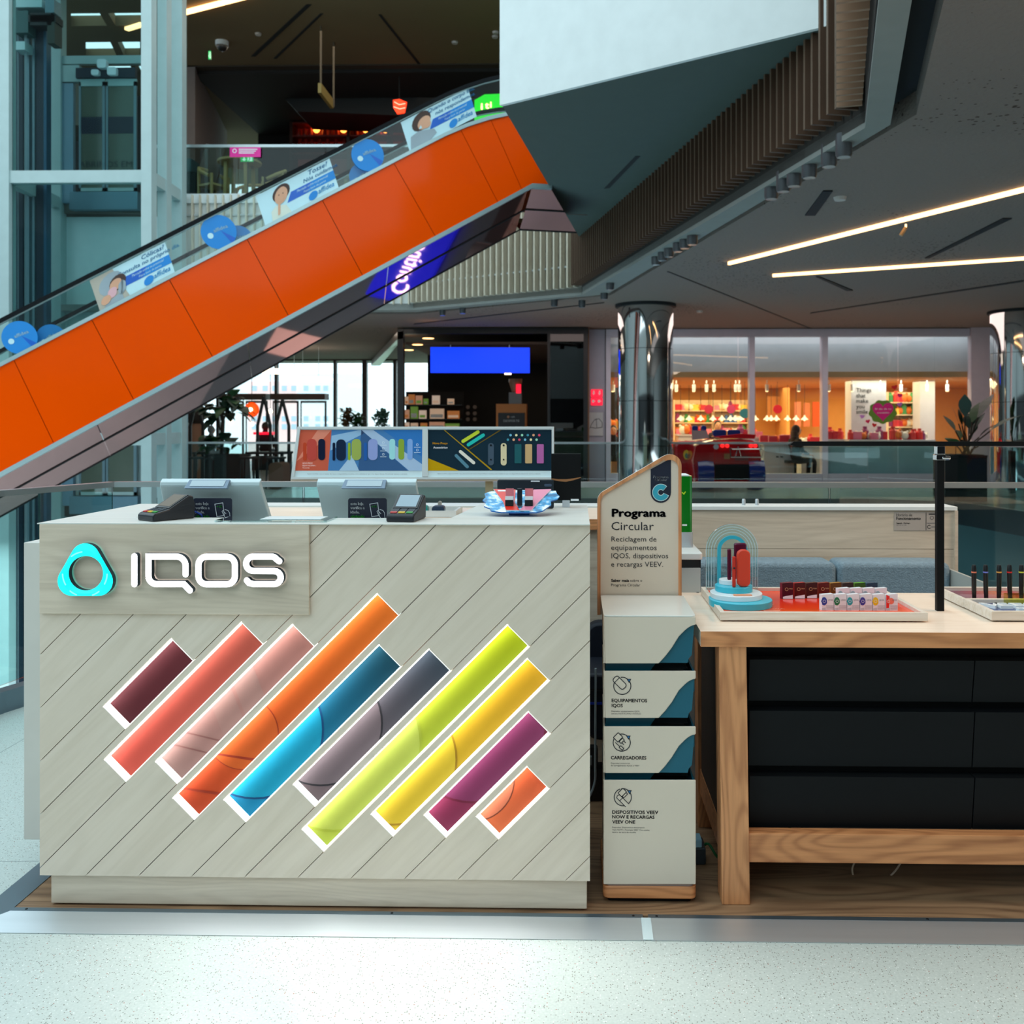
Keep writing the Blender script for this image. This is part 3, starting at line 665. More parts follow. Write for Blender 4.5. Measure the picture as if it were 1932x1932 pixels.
# ---- adverts on the escalator glass: posters and round stickers
adw = mat('sticker_white', (190, 224, 232), .3); adb = mat('sticker_blue', (0, 128, 206), .4); adb2 = mat('sticker_midblue', (0, 90, 190), .3); adl = mat('sticker_lightblue', (30, 160, 220), .3)
skin = mat('print_skin', (214, 160, 128), .5); hair = mat('print_hair', (66, 42, 34), .6); greyc = mat('print_grey_cloth', (150, 164, 172), .6); adt = mat('print_blue_text', (50, 130, 180), .5)
fv = Vector((dh.x, dh.y, slope)); fu = fv.normalized(); fup = Vector((0, 0, 1))
def escframe(px, bk, up=0):
    """frame glued to the glass: u along the rise, v vertical"""
    s = s_of_px(px); return Fr(EU(s, up, bk), fv, fup, -nb2), s
def sticker(px, w_, h0, h1, words_, lb, person, bk=.045, seed=0, skewl=.0):
    f, s = escframe(px, bk); t = thing('glass_poster', EU(s+w_/2, h0, bk), lb, 'poster', 'posters on the escalator glass'); b = MB()
    # edges are square to the rise: lean back to the left when going up
    k = slope*.9*.5
    def q(x, y): return (x-y*k, y)
    f.poly(b, [q(0, h0), q(w_, h0), q(w_, h1), q(0, h1)], adw, .004)
    hh = h1-h0
    f.poly(b, [q(w_*.34, h0+hh*.33), q(w_, h0+hh*.33), q(w_, h0+hh*.60), q(w_*.42, h0+hh*.60)], adb2, .006); f.poly(b, [q(w_*.62, h0+hh*.33), q(w_, h0+hh*.33), q(w_, h0+hh*.60), q(w_*.7, h0+hh*.60)], adb, .007)
    for i, (st_, x, y, h) in enumerate(words_): f.text(b, st_, x*w_-(h0+hh*y)*k, h0+hh*y, h, adt, None, .008, .01)
    f.text(b, 'Marcação online ou presencial', w_*.48-hh*.5*k, h0+hh*.49, .028, adw, w_*.42, .009); f.text(b, 'Fique bem de perto', w_*.56-hh*.4*k, h0+hh*.38, .024, adw, w_*.3, .009)
    f.text(b, 'affidea', w_*.72-hh*.1*k, h0+hh*.13, .06, adl, w_*.22, .008, .01); f.poly(b, [(x+(y*.0), y) for x, y in circ(w_*.65-hh*.1*k, h0+hh*.16, .05, 14)], adb, .009)
    if person == 0:  # resting in an armchair
        f.poly(b, [q(0, h0), q(w_*.4, h0), q(w_*.34, h0+hh*.5), q(w_*.3, h1), q(0, h1)], mat('print_room', (176, 168, 154), .6), .006)
        f.poly(b, circ(w_*.13, h0+hh*.62, .12, 14), greyc, .008); f.poly(b, [q(w_*.06, h0), q(w_*.32, h0), q(w_*.32, h0+hh*.25), q(w_*.1, h0+hh*.12)], greyc, .008); f.poly(b, rrect(w_*.23, h0+hh*.18, w_*.33, h0+hh*.55, .05), greyc, .014)
        f.poly(b, circ(w_*.22, h0+hh*.55, .085, 14), hair, .009); f.poly(b, circ(w_*.195, h0+hh*.52, .062, 14), skin, .010); f.poly(b, rrect(w_*.09, h0+hh*.2, w_*.21, h0+hh*.48, .04), mat('print_rosy', (220, 170, 176), .6), .011); f.poly(b, circ(w_*.07, h0+hh*.22, .05, 12), skin, .013)
    if person == 1:  # hand over mouth, white top
        f.poly(b, [q(w_*.1, h0), q(w_*.36, h0), q(w_*.32, h0+hh*.3), q(w_*.2, h0+hh*.42), q(w_*.12, h0+hh*.3)], mat('print_cream_top', (214, 220, 206), .6), .008)
        f.poly(b, circ(w_*.2, h0+hh*.72, .095, 16), hair, .007); f.poly(b, [(w_*.2+.07*cos(a_*pi/8), h0+hh*.64+.095*sin(a_*pi/8)) for a_ in range(16)], skin, .010); f.poly(b, rrect(w_*.16, h0+hh*.1, w_*.19, h0+hh*.55, .012), skin, .011); f.poly(b, circ(w_*.2, h0+hh*.55, .035, 10), skin, .012)
        for dx_ in (-.025, .02): f.poly(b, circ(w_*.2+dx_, h0+hh*.68, .007, 8), hair, .012)
    if person == 2:  # sneezing, grey jumper
        f.poly(b, [q(w_*.02, h0), q(w_*.3, h0), q(w_*.42, h0+hh*.14), q(w_*.4, h0+hh*.3), q(w_*.2, h0+hh*.46), q(w_*.07, h0+hh*.4)], greyc, .008)
        f.poly(b, circ(w_*.16, h0+hh*.72, .11, 16), hair, .007); f.poly(b, circ(w_*.2, h0+hh*.63, .075, 14), skin, .010); f.poly(b, circ(w_*.25, h0+hh*.52, .04, 12), skin, .011); f.poly(b, [q(w_*.2, h0+hh*.5), q(w_*.25, h0+hh*.5), q(w_*.24, h0+hh*.6)], adw, .013)
    b.build('print', None, t, recalc=False)
def disc(px, r, up, lb, bk=.04):
    f, s = escframe(px, bk); t = thing('round_sticker', EU(s, up-r, bk), lb, 'sticker', 'round blue stickers on the escalator glass'); b = MB()
    f2 = Fr(EU(s, 0, bk), dh, fup, -nb2); a_ = math.atan(slope)
    f2.poly(b, circ(0, up, r, 32), adb, .004); f2.poly(b, [(r*.1, up+r*.1), (r*.93, up-r*.3), (r*.75, up-r*.62)], adb2, .006)
    f2.poly(b, circ(-r*.45, up-r*.25, r*.17, 14), adw, .007); f2.text(b, 'affidea', -r*.25, up-r*.05, r*.2, adw, r*.85, .007, .01, ang=a_*.8)
    b.build('print', None, t, recalc=False)
YF = 2.61
def sx(x, y):   # across / along coordinates of the 45 degree boards on the counter face
    p = W(x, y, YF); return p.x-p.z, p.x+p.z
cL = WX(75, YF); cR = W(1113, 1300, YF).x; zT = 1.07; zB = .096
counter = thing('display_counter', ((cL+cR)/2, 2.9, .008), 'whitewashed wooden sales counter with diagonal boards and glowing colour strips', 'counter')
FC = Fr((0, YF, 0), (1, 0, 0), (0, 0, 1), (0, -1, 0))
b = MB(); b.box((cL+.004, YF+.0375, zB+.002), (cR-.002, YF+.055, zT-.02), darkgap)
b.build('backing', None, counter)
b = MB(); b.box((cL+.025, YF+.012, .013), (cR-.008, YF+.045, zB), ashx); b.box((cR-.028, YF+.045, .013), (cR-.01, 3.15, zB), ashx)
b.build('plinth', None, counter, bevel=.002)
b = MB(); b.box((cR-.02, YF+.05, zB), (cR-.001, 3.2, zT-.02), ashx); b.box((cL, YF+.05, zB), (cL+.02, 3.2, zT-.02), ashx)
b.build('side_panel', None, counter)
# windows in the boards : c across (joint line), drawing units
WIN = [(1528, 1610.5, -881, -1139, 'a'), (1629, 1711, -718, -1237, 'b'), (1729.5, 1812.5, -625.5, -1144.5, 'c'), (1831.5, 1913.5, -408, -1180, 'd'),
       (1931.3, 2014.7, -501, -1087, 'e'), (2033.5, 2116.8, -415, -927.5, 'f'), (2135.6, 2219, -221, -995.5, 'g'), (2237.2, 2320.8, -247, -836.5, 'h'),
       (2339, 2422.5, -345.5, -738.5, 'i'), (2440, 2524.8, -451.5, -642.5, 'j')]
def cs(c, d): return sx((c+d)/2, (c-d)/2)
PW = cs(2219+101.7, -600)[0]-cs(2219, -600)[0]; S0 = cs(2117, -600)[0]
wins = {}
for c1, c2, dt, db, nm in WIN:
    s1, t1 = cs(c1, dt); s2, t2 = cs(c2, db)
    k = round((s2-S0)/PW); wins[k] = (s1, S0+k*PW, cs((c1+c2)/2, dt)[1], cs((c1+c2)/2, db)[1], nm)
def st(s, t): return ((s+t)/2, (t-s)/2)
def clip_rect(poly):
    for a, b_, c in ((1, 0, cR), (-1, 0, -cL), (0, 1, zT-.001), (0, -1, -zB)): poly = clip(poly, a, b_, c) if poly else poly
    return poly
GAP = .0014
for k in range(-14, 12):
    sa, sb = S0+(k-1)*PW, S0+k*PW
    full = clip_rect([st(sa, -6), st(sb, -6), st(sb, 6), st(sa, 6)])
    if not full or len(full) < 3: continue
    polys = []
    if k in wins:
        s1, s2, th, tl, nm = wins[k]
        polys = [[st(sa+GAP, -6), st(s1, -6), st(s1, 6), st(sa+GAP, 6)], [st(s1, th), st(sb-GAP, th), st(sb-GAP, 6), st(s1, 6)],
                 [st(s1, -6), st(sb-GAP, -6), st(sb-GAP, tl), st(s1, tl)]]
    else: polys = [[st(sa+GAP, -6), st(sb-GAP, -6), st(sb-GAP, 6), st(sa+GAP, 6)]]
    b = MB()
    for p in polys:
        q = clip_rect(p)
        if q and len(q) > 2: FC.solid(b, q, -.022, 0, ash)
    if b.v: b.build('board', None, counter)
# lit strips
GR = {'a': ((96, 20, 32), (92, 16, 30)), 'b': ((196, 84, 66), (236, 88, 72)), 'c': ((196, 128, 118), (182, 138, 132)), 'd': ((236, 112, 12), (208, 62, 16)),
      'e': ((0, 66, 88), (0, 150, 205)), 'f': ((50, 66, 82), (124, 104, 110)), 'g': ((190, 206, 0), (208, 226, 76)), 'h': ((240, 180, 20), (246, 206, 40)),
      'i': ((130, 24, 60), (150, 40, 84)), 'j': ((240, 96, 48), (250, 120, 66))}
def gradmat(name, ca, cb, ta, tb, es=.06):
    m, t, bs = nt(name); N = t.nodes; L = t.links
    g = N.new('ShaderNodeNewGeometry'); d = N.new('ShaderNodeVectorMath'); d.operation = 'DOT_PRODUCT'; d.inputs[1].default_value = (1, 0, 1)
    L.new(g.outputs['Position'], d.inputs[0]); r = N.new('ShaderNodeMapRange'); r.inputs[1].default_value = ta; r.inputs[2].default_value = tb
    L.new(d.outputs['Value'], r.inputs[0]); mx = N.new('ShaderNodeMixRGB'); mx.inputs[1].default_value = lin(ca); mx.inputs[2].default_value = lin(cb)
    L.new(r.outputs[0], mx.inputs[0]); L.new(mx.outputs[0], bs.inputs['Base Color']); bs.inputs['Roughness'].default_value = .6; bs.inputs['Specular IOR Level'].default_value = .12
    L.new(mx.outputs[0], bs.inputs['Emission Color']); bs.inputs['Emission Strength'].default_value = es
    return m
ledw = emit('led_strip_white', (255, 255, 250), 18.0); ledb = emit('lit_acrylic_edge', (250, 255, 252), .8)
DR = .036
for k, (s1, s2, th, tl, nm) in wins.items():
    bx = MB(); e = .0016
    # four walls of the recess
    def wall(p, q, m):
        a = Vector((st(*p)[0], YF-.0006, st(*p)[1])); c = Vector((st(*q)[0], YF-.0006, st(*q)[1])); d = (c-a).normalized(); n = Vector((d.z, 0, -d.x))*e
        bx.prism([a, c, c+n, a+n], (0, DR, 0), m)
    wall((s1, tl), (s1, th), ledw); wall((s1, th), (s2, th), ledb); wall((s2, th), (s2, tl), ledb); wall((s2, tl), (s1, tl), ledb)
    lb = bx.build('light_box', None, counter)
    pp = MB(); kk = .53
    g1 = gradmat('strip_print_'+nm, [c*kk for c in GR[nm][0]], [c*kk for c in GR[nm][1]], th, tl)
    fr = Fr((0, YF+DR-.003, 0), (1, 0, 0), (0, 0, 1), (0, -1, 0))
    fr.poly(pp, [st(s1, tl), st(s2, tl), st(s2, th), st(s1, th)], g1)
    pl = pp.build('picture_panel', None, lb, recalc=False)
    # printed curved paper folds
    def fold(cx, cz, r, lite, dark, sq=1.0):
        q = [st(s1, tl), st(s2, tl), st(s2, th), st(s1, th)]
        for rr, m, c in ((r*1.03, dark, .0004), (r, lite, .0008)):
            poly = [(cx+cos(2*pi*i/48)*rr, cz+sin(2*pi*i/48)*rr*sq) for i in range(48)]
            # clip to the strip: s and t ranges
            poly = clip(poly, -1, 1, -s1); poly = clip(poly, 1, -1, s2); poly = clip(poly, 1, 1, th); poly = clip(poly, -1, -1, -tl)
            if len(poly) > 2: fr.poly(fo, poly, m, c)
    fo = MB()
    def gm(tagn, ca): ca = [c*.53 for c in ca]; return mat('fold_'+nm+tagn, ca, .6, spec=.12, em=ca, es=.06)
    def at(a, c): return st(s1+(s2-s1)*a, tl+(th-tl)*c)
    if nm == 'c':
        for a0, a1 in ((.52, .66), (.36, .5)): fr.poly(fo, [at(0, a1+.02), at(0, a0+.02), at(1, a0-.05), at(1, a1-.05)], gm('1', (190, 142, 134)), .0004)
        for a0 in (.09, .0): fr.poly(fo, [at(0, a0+.1), at(0, a0+.092), at(1, a0+.19), at(1, a0+.2)], gm('2', (160, 104, 98)), .0006)
    if nm == 'd':
        p = at(.1, .31); fold(p[0], p[1], .1, gm('1', (228, 96, 22)), gm('2', (176, 52, 14)))
        for a0 in (.17, .0): fr.poly(fo, [at(0, a0+.03), at(0, a0+.022), at(1, a0+.1), at(1, a0+.112)], gm('3', (170, 44, 16)), .001)
    if nm == 'e': p = at(-.9, .3); fold(p[0], p[1], .19, gm('1', (0, 170, 214)), gm('2', (0, 70, 130)))
    if nm == 'f': p = at(-.75, .3); fold(p[0], p[1], .17, gm('1', (126, 110, 118)), gm('2', (44, 42, 50)))
    if nm == 'g': p = at(-1.2, .27); fold(p[0], p[1], .24, gm('1', (214, 230, 92)), gm('2', (196, 212, 60)))
    if nm == 'h': p = at(-.75, .22); fold(p[0], p[1], .18, gm('1', (250, 214, 46)), gm('2', (190, 142, 20)))
    if nm == 'i': p = at(-.8, .62); fold(p[0], p[1], .2, gm('1', (142, 48, 98)), gm('2', (120, 20, 54)))
    if nm == 'j': p = at(-.2, .2); fold(p[0]-.03, p[1]+.05, .115, gm('1', (238, 130, 92)), gm('2', (150, 70, 44)))
    if fo.v: fo.build('printed_fold', None, lb, recalc=False)
# the sign board
p0 = W(74, 1158, 2.598); p1 = W(583, 988, 2.598)
sb = MB().box((p0.x, 2.598, p0.z), (p1.x, YF-.0005, zT-.0005), ashx).build('sign_board', None, counter, bevel=.0015)
FS = PxF(2.576)
litw = emit('lit_letter_face', (255, 252, 255), 1.6); sidec = mat('letter_side_dark', (30, 52, 66), .5)
def letter(paths, closed=False, wd=11.6):
    b = MB()
    for p in paths: FS.stroke(b, p, wd, -.018, 0, litw, sidec, closed)
    return b.build('letter', None, sb, recalc=False)
def A(x, y): return (x*.3002+40, y*.3002+960)
letter([[A(711, 298), A(711, 474)]])
q = [A(1033, 412), A(1033, 365)]+[(x*.3002+40, y*.3002+960) for x, y in arcp(975, 358, 58, 0, -90, 7)]+[A(960, 300), A(800, 300), A(800, 425)]+[(x*.3002+40, y*.3002+960) for x, y in arcp(850, 423, 50, 180, 90, 7)]+[A(870, 473), A(1022, 473), A(1060, 513)]
letter([q])
q = []
for (cx, cy, a0) in ((1292, 423, 0), (1165, 423, 90), (1165, 352, 180), (1292, 352, 270)):
    q += [(x*.3002+40, y*.3002+960) for x, y in arcp(cx, cy, 51, a0, a0+90, 7)]
letter([q], True)
q = [A(1622, 330)]+[(x*.3002+40, y*.3002+960) for x, y in arcp(1572, 340, 40, -35, -90, 5)]+[(x*.3002+40, y*.3002+960) for x, y in arcp(1458, 345, 45, -90, -270, 9)]+[(x*.3002+40, y*.3002+960) for x, y in arcp(1590, 432, 41, -90, 90, 9)]+[A(1460, 473), A(1432, 466), A(1418, 450)]
letter([q])
# emblem: rounded triangle ring
out = hull(circ(160.8, 1052, 27, 40)+circ(136.5, 1096.5, 28, 40)+circ(185, 1096.5, 28, 40)); n = 60
def rayhit(poly, cx, cy, a):
    best = None
    for i in range(len(poly)):
        x1, y1 = poly[i]; x2, y2 = poly[(i+1) % len(poly)]; dx, dy = cos(a), sin(a)
        den = dx*(y2-y1)-dy*(x2-x1)
        if abs(den) < 1e-9: continue
        t = ((x1-cx)*(y2-y1)-(y1-cy)*(x2-x1))/den; u = ((x1-cx)*dy-(y1-cy)*dx)/den
        if t > 0 and -1e-6 <= u <= 1+1e-6: best = t if best is None else min(best, t)
    return best
cyan = emit('lit_emblem_cyan', (0, 232, 228), 1.15); cyl = emit('lit_emblem_highlight', (120, 250, 246), 1.1)
b = MB(); C0 = (162, 1081.5)
O = []; I = []; Mq = []
for i in range(n):
    a = 2*pi*i/n; r = rayhit(out, *C0, a); O.append((C0[0]+cos(a)*r, C0[1]+sin(a)*r)); I.append((C0[0]+cos(a)*32.5, C0[1]+sin(a)*32.5)); rm = (r+32.5)/2; Mq.append((C0[0]+cos(a)*rm, C0[1]+sin(a)*rm))
for i in range(n):
    j = (i+1) % n
    b.face([FS.p(*O[i], 0), FS.p(*O[j], 0), FS.p(*Mq[j], .005), FS.p(*Mq[i], .005)], cyan)
    b.face([FS.p(*Mq[i], .005), FS.p(*Mq[j], .005), FS.p(*I[j], 0), FS.p(*I[i], 0)], cyan)
    b.face([FS.p(*O[i], 0), FS.p(*O[j], 0), FS.p(*O[j], -.018), FS.p(*O[i], -.018)], sidec)
    b.face([FS.p(*I[i], 0), FS.p(*I[j], 0), FS.p(*I[j], -.018), FS.p(*I[i], -.018)], sidec)
for a0, a1, rr in ((232, 262, 41), (150, 178, 42), (2, 28, 42), (52, 70, 43), (112, 130, 43)):
    FS.stroke(b, arcp(C0[0], C0[1], rr, a0, a1, 6), 2.6, .0055, .0055, cyl)
b.build('emblem', None, sb, recalc=False)
# counter top: front ledge, two wings
b = MB(); zt0 = zT-.0005
YB = 3.22
xl2 = cL+.20; xr0 = W(850, 978, 2.76).x; xr1 = W(905, 957, YB).x
b.box((cL-.001, 2.5985, zT-.0002), (cR, 2.76, zT+.0025), pale_top)
b.box((cL, 2.76, zT-.02), (xl2, YB, zT+.0025), pale_top)
b.prism([(xr0, 2.76, zT-.02), (cR, 2.76, zT-.02), (cR, YB, zT-.02), (xr1, YB, zT-.02)][::-1], (0, 0, .0225), pale_top)
b.box((cL+.03, YF+.06, zT-.02), (cR-.03, 2.76, zT-.0005), pale_top)
b.build('countertop', None, counter)
b = MB(); b.box((cL+.02, 2.7, .93), (cR-.02, YB, .955), pale_top); b.build('work_shelf', None, counter)
# back run of the kiosk
RB = 4.15
rear = thing('rear_kiosk_wall', (0, 4.0, .008), 'long pale plank-clad rear wall of the kiosk with a white top edge', 'kiosk wall')
xw1 = WX(1805, 4.1); RBz = W(1500, 957, 4.1).z
b = MB()
zs = [.0085, .28, .46, .635, .81, RBz-.012]
for i in range(5):
    MB().box((-1.6, 4.1, zs[i]+.001), (xw1-.012, 4.13, zs[i+1]-.001), ashx).build('plank', None, rear)
MB().box((-1.6, 4.13, .0085), (xw1-.014, 4.22, RBz-.02), ashx).build('backing', None, rear)
MB().box((-1.62, 4.09, RBz-.012), (xw1, 4.24, RBz+.004), white).build('top_edge', None, rear, bevel=.001)
MB().box((xw1-.012, 4.085, .66), (xw1+.0, 4.24, RBz-.012), ashx).build('end_panel', None, rear)
back = thing('back_worktop', (-.6, 3.8, .008), 'light wood back worktop behind the sales counter', 'worktop')
MB().box((-1.615, 3.60, .965), (.2, 4.08, .985), lightoak).build('tabletop', None, back)
MB().box((-1.6, 3.64, .0085), (.19, 4.07, .962), ashx).build('body', None, back)
MB().box((-1.61, 3.597, .945), (.2, 3.60, .985), oak).build('front_edge', None, back)
sd = MB().box((W(52, 1300, 2.82).x, 2.80, .11), (cL-.002, 3.585, .993), mat('side_unit_white', (212, 208, 200), .45)).build('side_cabinet', None, None, bevel=.002)
tag(sd, 'narrow whitish side cabinet sticking out left of the sales counter', 'cabinet')
# sockets on the rear wall
for i, px in enumerate((1416, 1442)):
    b = MB(); p = W(px, 950, 4.0); b.lathe([(.008, 0), (.008, .02), (.006, .026)], (p.x, 4.16, RBz+.0045), 12, alu)
    o = b.build('clamp_knob', None, None, True); tag(o, ('left', 'right')[i]+' one of two small steel knobs on the rear wall top', 'knob', 'steel knobs on the rear wall')
# opening hours sticker
FT = PxF(4.0985); b = MB(); stk = mat('sticker_grey', (180, 168, 158), .5)
FT.poly(b, [(1687, 1001), (1687, 966), (1768, 966), (1768, 1001)], stk, .0004)
FT.text(b, 'Horário de', 1691, 974, 5.5, ink, 30, .001); FT.text(b, 'Funcionamento', 1691, 980.5, 5.5, ink, 46, .001, .02)
FT.text(b, 'Segunda - Domingo', 1691, 988, 2.4, ink, 26, .001, .02); FT.text(b, 'das 10h às 23h', 1691, 991.5, 2.0, inkg, 19, .001)
FT.poly(b, [(1746.5, 1000), (1746.5, 967), (1747.5, 967), (1747.5, 1000)], ink, .001)
FT.stroke(b, circ(1758, 977, 3.2, 16), .8, .001, .001, ink, closed=True); FT.poly(b, [(1752, 969), (1752, 971), (1765, 971), (1765, 969)], ink, .001)
FT.stroke(b, arcp(1753, 994, 3.2, 40, 320, 10), 1.1, .001, .001, ink); FT.poly(b, [(1757, 993.4), (1757, 994.6), (1767, 994.6), (1767, 993.4)], inkg, .001)
FT.poly(b, [(1749, 986.5), (1749, 987.5), (1767, 987.5), (1767, 986.5)], inkg, .001)
tag(b.build('opening_hours_sticker', None, None, recalc=False), 'grey opening hours sticker on the rear kiosk wall', 'sticker')
# bench
fab = mat('grey_blue_felt', (134, 154, 166), .95, spec=.1, bump=(160, .5), noise=(60, .22))
bench = thing('upholstered_bench', (.95, 3.85, .008), 'long bench with grey blue upholstered back cushions against the rear wall', 'bench')
xa = W(1418, 1062, 3.9).x; xm = W(1580, 1062, 3.9).x; xb = W(1795, 1062, 3.9).x
zc = W(1500, 1061, 3.9).z
for x0, x1 in ((xa-.3, xm-.002), (xm+.002, xb)):
    b = MB().rbox((x0, 3.9, .42), (x1, 4.07, zc), .03, fab, 5, 'y'); b.build('back_cushion', None, bench, True, bevel=.02, seg=3)
MB().rbox((xa-.3, 3.5, .36), (xb, 3.9, .45), .02, fab, 4, 'y').build('seat_cushion', None, bench, True, bevel=.012)
MB().box((xa-.28, 3.52, .0085), (xb-.02, 4.07, .36), ashx).build('base', None, bench)
MB().box((xb+.001, 3.6, .0085), (xb+.012, 4.08, zc-.03), mat('side_board_pale', (170, 168, 160), .5)).build('end_board', None, bench)
# ---------------------------------------------------------------- lit banner sign above the worktop
YS = 3.62; FSg = PxF(YS); sgn = thing('menu_light_sign', W(800, 950, YS+.04), 'wide white framed picture sign with two product posters on a post', 'sign')
sgn.location.z = .985
wf = mat('sign_frame_white', (226, 232, 232), .35); lit = emit('lit_poster_paper', (205, 228, 232), .55)
corn = [(548, 904), (562, 805), (1044, 805), (1045, 904)]
# left edge leans because the sign turns slightly: real turned box
def SG(x, y, c=0):
    yy = YS+.0-c; return W(x, y, yy)
b = MB(); b.prism([FSg.p(x, y, 0) for x, y in [(550, 904), (563, 805), (1045, 805), (1045, 904)]], (0, .05, 0), wf)
b.build('back_box', None, sgn)
b = MB()
for q in ([(550, 904), (563, 805), (568, 809), (556, 900)], [(563, 805), (1045, 805), (1041, 809), (568, 809)], [(1045, 805), (1045, 904), (1041, 900), (1041, 809)], [(1045, 904), (550, 904), (556, 900), (1041, 900)]):
    b.prism([FSg.p(x, y, .012) for x, y in q], (0, .012, 0), wf)
b.prism([FSg.p(x, y, .012) for x, y in [(797, 899), (798, 809), (808, 809), (808, 899)]], (0, .012, 0), wf)
b.build('frame', None, sgn)
MB().prism([FSg.p(x, y, .004) for x, y in [(549, 908), (549, 904), (1046, 904), (1046, 908)]], (0, .05, 0), lightoak).build('wood_edge', None, sgn)
pa = W(916, 905, YS+.03); pb = W(930, 905, YS+.03)
MB().box((pa.x, YS+.02, .985), (pb.x, YS+.045, pa.z), mat('post_gold', (196, 178, 140), .35, .3)).build('post', None, sgn)
def pm(c, s=.14, nm=[0]):
    k = 'poster_%d_%d_%d' % tuple(c)
    return MC.get(k) or mat(k, c, .6, spec=.1, em=c, es=s)
b = MB()
def P(pts, c, l): FSg.poly(b, pts, pm(c), .002+.0006*l)
P([(556, 900), (566, 809), (797, 809), (797, 900)], (206, 226, 230), 0)
P([(557.5, 888), (562, 811), (626, 811), (619, 888)], (206, 96, 72), 1); P([(558, 872), (600, 811), (626, 811), (600, 840)], (228, 140, 116), 2)
P([(619, 888), (626, 811), (797, 811), (797, 888)], (74, 130, 186), 1); P([(626, 822), (680, 811), (700, 811), (624, 850)], (150, 190, 222), 2)
P([(676, 888), (682, 811), (770, 888)], (58, 96, 142), 2); P([(682, 811), (704, 811), (797, 876), (797, 888), (772, 888)], (170, 196, 224), 3); P([(722, 811), (797, 811), (797, 862)], (52, 120, 190), 3)
P([(640, 888), (664, 858), (678, 888)], (176, 206, 230), 3)
def cap(x0, y0, x1, y1, c, l=5, r=None, fr=FSg):
    r = r or (x1-x0)*.45; fr.poly(b, rrect(x0, y0, x1, y1, min(r, (x1-x0)/2-.01), 4), pm(c), .002+.0006*l)
for (x0, y0, x1, y1, c) in ((572.5, 835, 579, 869, (196, 70, 40)), (580, 828, 598, 869, (196, 74, 64)), (601, 828, 614, 868, (16, 28, 54)), (628, 835, 633, 869, (18, 30, 56)), (635, 829, 653, 869, (22, 40, 66)), (657, 835, 662, 868, (150, 180, 40)), (664, 828, 682, 868, (158, 176, 88)), (687, 835, 693, 869, (40, 96, 170)), (695, 828, 713, 868, (146, 162, 216)), (735, 828, 746, 867, (160, 222, 226)), (752, 828, 763, 867, (140, 168, 60)), (769, 828, 779, 867, (130, 170, 226))):
    cap(x0, y0, x1, y1, c)
FSg.text(b, 'NOVO PREÇO', 572, 875, 2.6, pm((250, 235, 225)), 19, .008); FSg.text(b, 'IQOS ILUMA i', 572, 879.5, 2.8, pm((250, 235, 225)), 25, .008); FSg.text(b, 'Terracotta', 572, 883.5, 2.4, pm((250, 235, 225)), 13, .008)
for yy in (837, 848, 859): FSg.stroke(b, circ(724, yy-2, 2, 10), .6, .008, .008, pm((220, 236, 246)), closed=True); FSg.poly(b, [(718, yy+3.2), (718, yy+2.2), (730, yy+2.2), (730, yy+3.2)], pm((220, 236, 246)), .008)
for yy in (841, 851): FSg.stroke(b, circ(788, yy-2, 2, 10), .6, .008, .008, pm((220, 236, 246)), closed=True); FSg.poly(b, [(782, yy+3.2), (782, yy+2.2), (794, yy+2.2), (794, yy+3.2)], pm((220, 236, 246)), .008)
FSg.text(b, 'IQOS ILUMA i não é isento de risco e disponibiliza nicotina, uma substância que cria dependência. Destinado apenas a adultos.', 581, 895, 2.3, pm((140, 150, 156)), 188, .008)
P([(808, 900), (808, 809), (1041, 809), (1041, 900)], (206, 226, 230), 0)
P([(806, 888), (808, 811), (1041, 811), (1041, 888)], (22, 46, 60), 1)
P([(806, 888), (807, 864), (866, 888)], (196, 156, 10), 2)
P([(837, 811), (839, 811), (929, 886), (926, 887)], (180, 146, 22), 3); P([(884, 848), (943, 811), (947, 811), (885, 849)], (110, 90, 30), 2)
def caps(x0, y0, x1, y1, wd, c, l=5): FSg.stroke(b, [(x0, y0), (x1, y1)], wd, .002+.0006*l, .002+.0006*l, pm(c))
caps(874, 832.5, 902, 815, 6.5, (196, 214, 60)); caps(884, 839, 912, 821, 6.5, (40, 190, 180)); caps(861, 859.5, 882, 880.5, 6, (90, 138, 158)); caps(869, 852, 894, 873, 6, (232, 228, 214))
for x, c in ((921, (70, 88, 104)), (945, (222, 210, 170))): cap(x, 836, x+11, 878, c); FSg.poly(b, circ(x+5.5, 867, 1.6, 8), pm((14, 20, 26)), .008); FSg.poly(b, circ(x+5.5, 840, 2, 8), pm((14, 20, 26)), .008)
for x, c in ((971, (36, 94, 100)), (991, (206, 172, 122)), (1013, (184, 104, 168))): cap(x, 838, x+13, 874, c, r=1.5)
cc = [(120, 190, 220), (240, 230, 180), (160, 220, 190), (70, 150, 170), (230, 170, 130), (220, 80, 110)]
for i in range(6): FSg.poly(b, circ(963.5+10.8*i, 821, 2.4, 10), pm(cc[i]), .006); FSg.poly(b, circ(958.5+10.8*i, 829.5, 2.4, 10), pm(cc[(i+3) % 6]), .006)
FSg.text(b, 'Novo Preço', 817, 838, 3.8, pm((226, 190, 20)), 28, .008, .02); FSg.text(b, 'Acessórios', 818, 846, 3.8, pm((240, 244, 246)), 27, .008, .02)
FSg.text(b, 'IQOS ILUMA e IQOS ILUMA i não são isentos de risco e disponibilizam nicotina, uma substância que cria dependência. Destinado apenas a adultos.', 826, 894.5, 2.3, pm((140, 150, 156)), 194, .008)
b.build('poster', None, sgn, recalc=False)
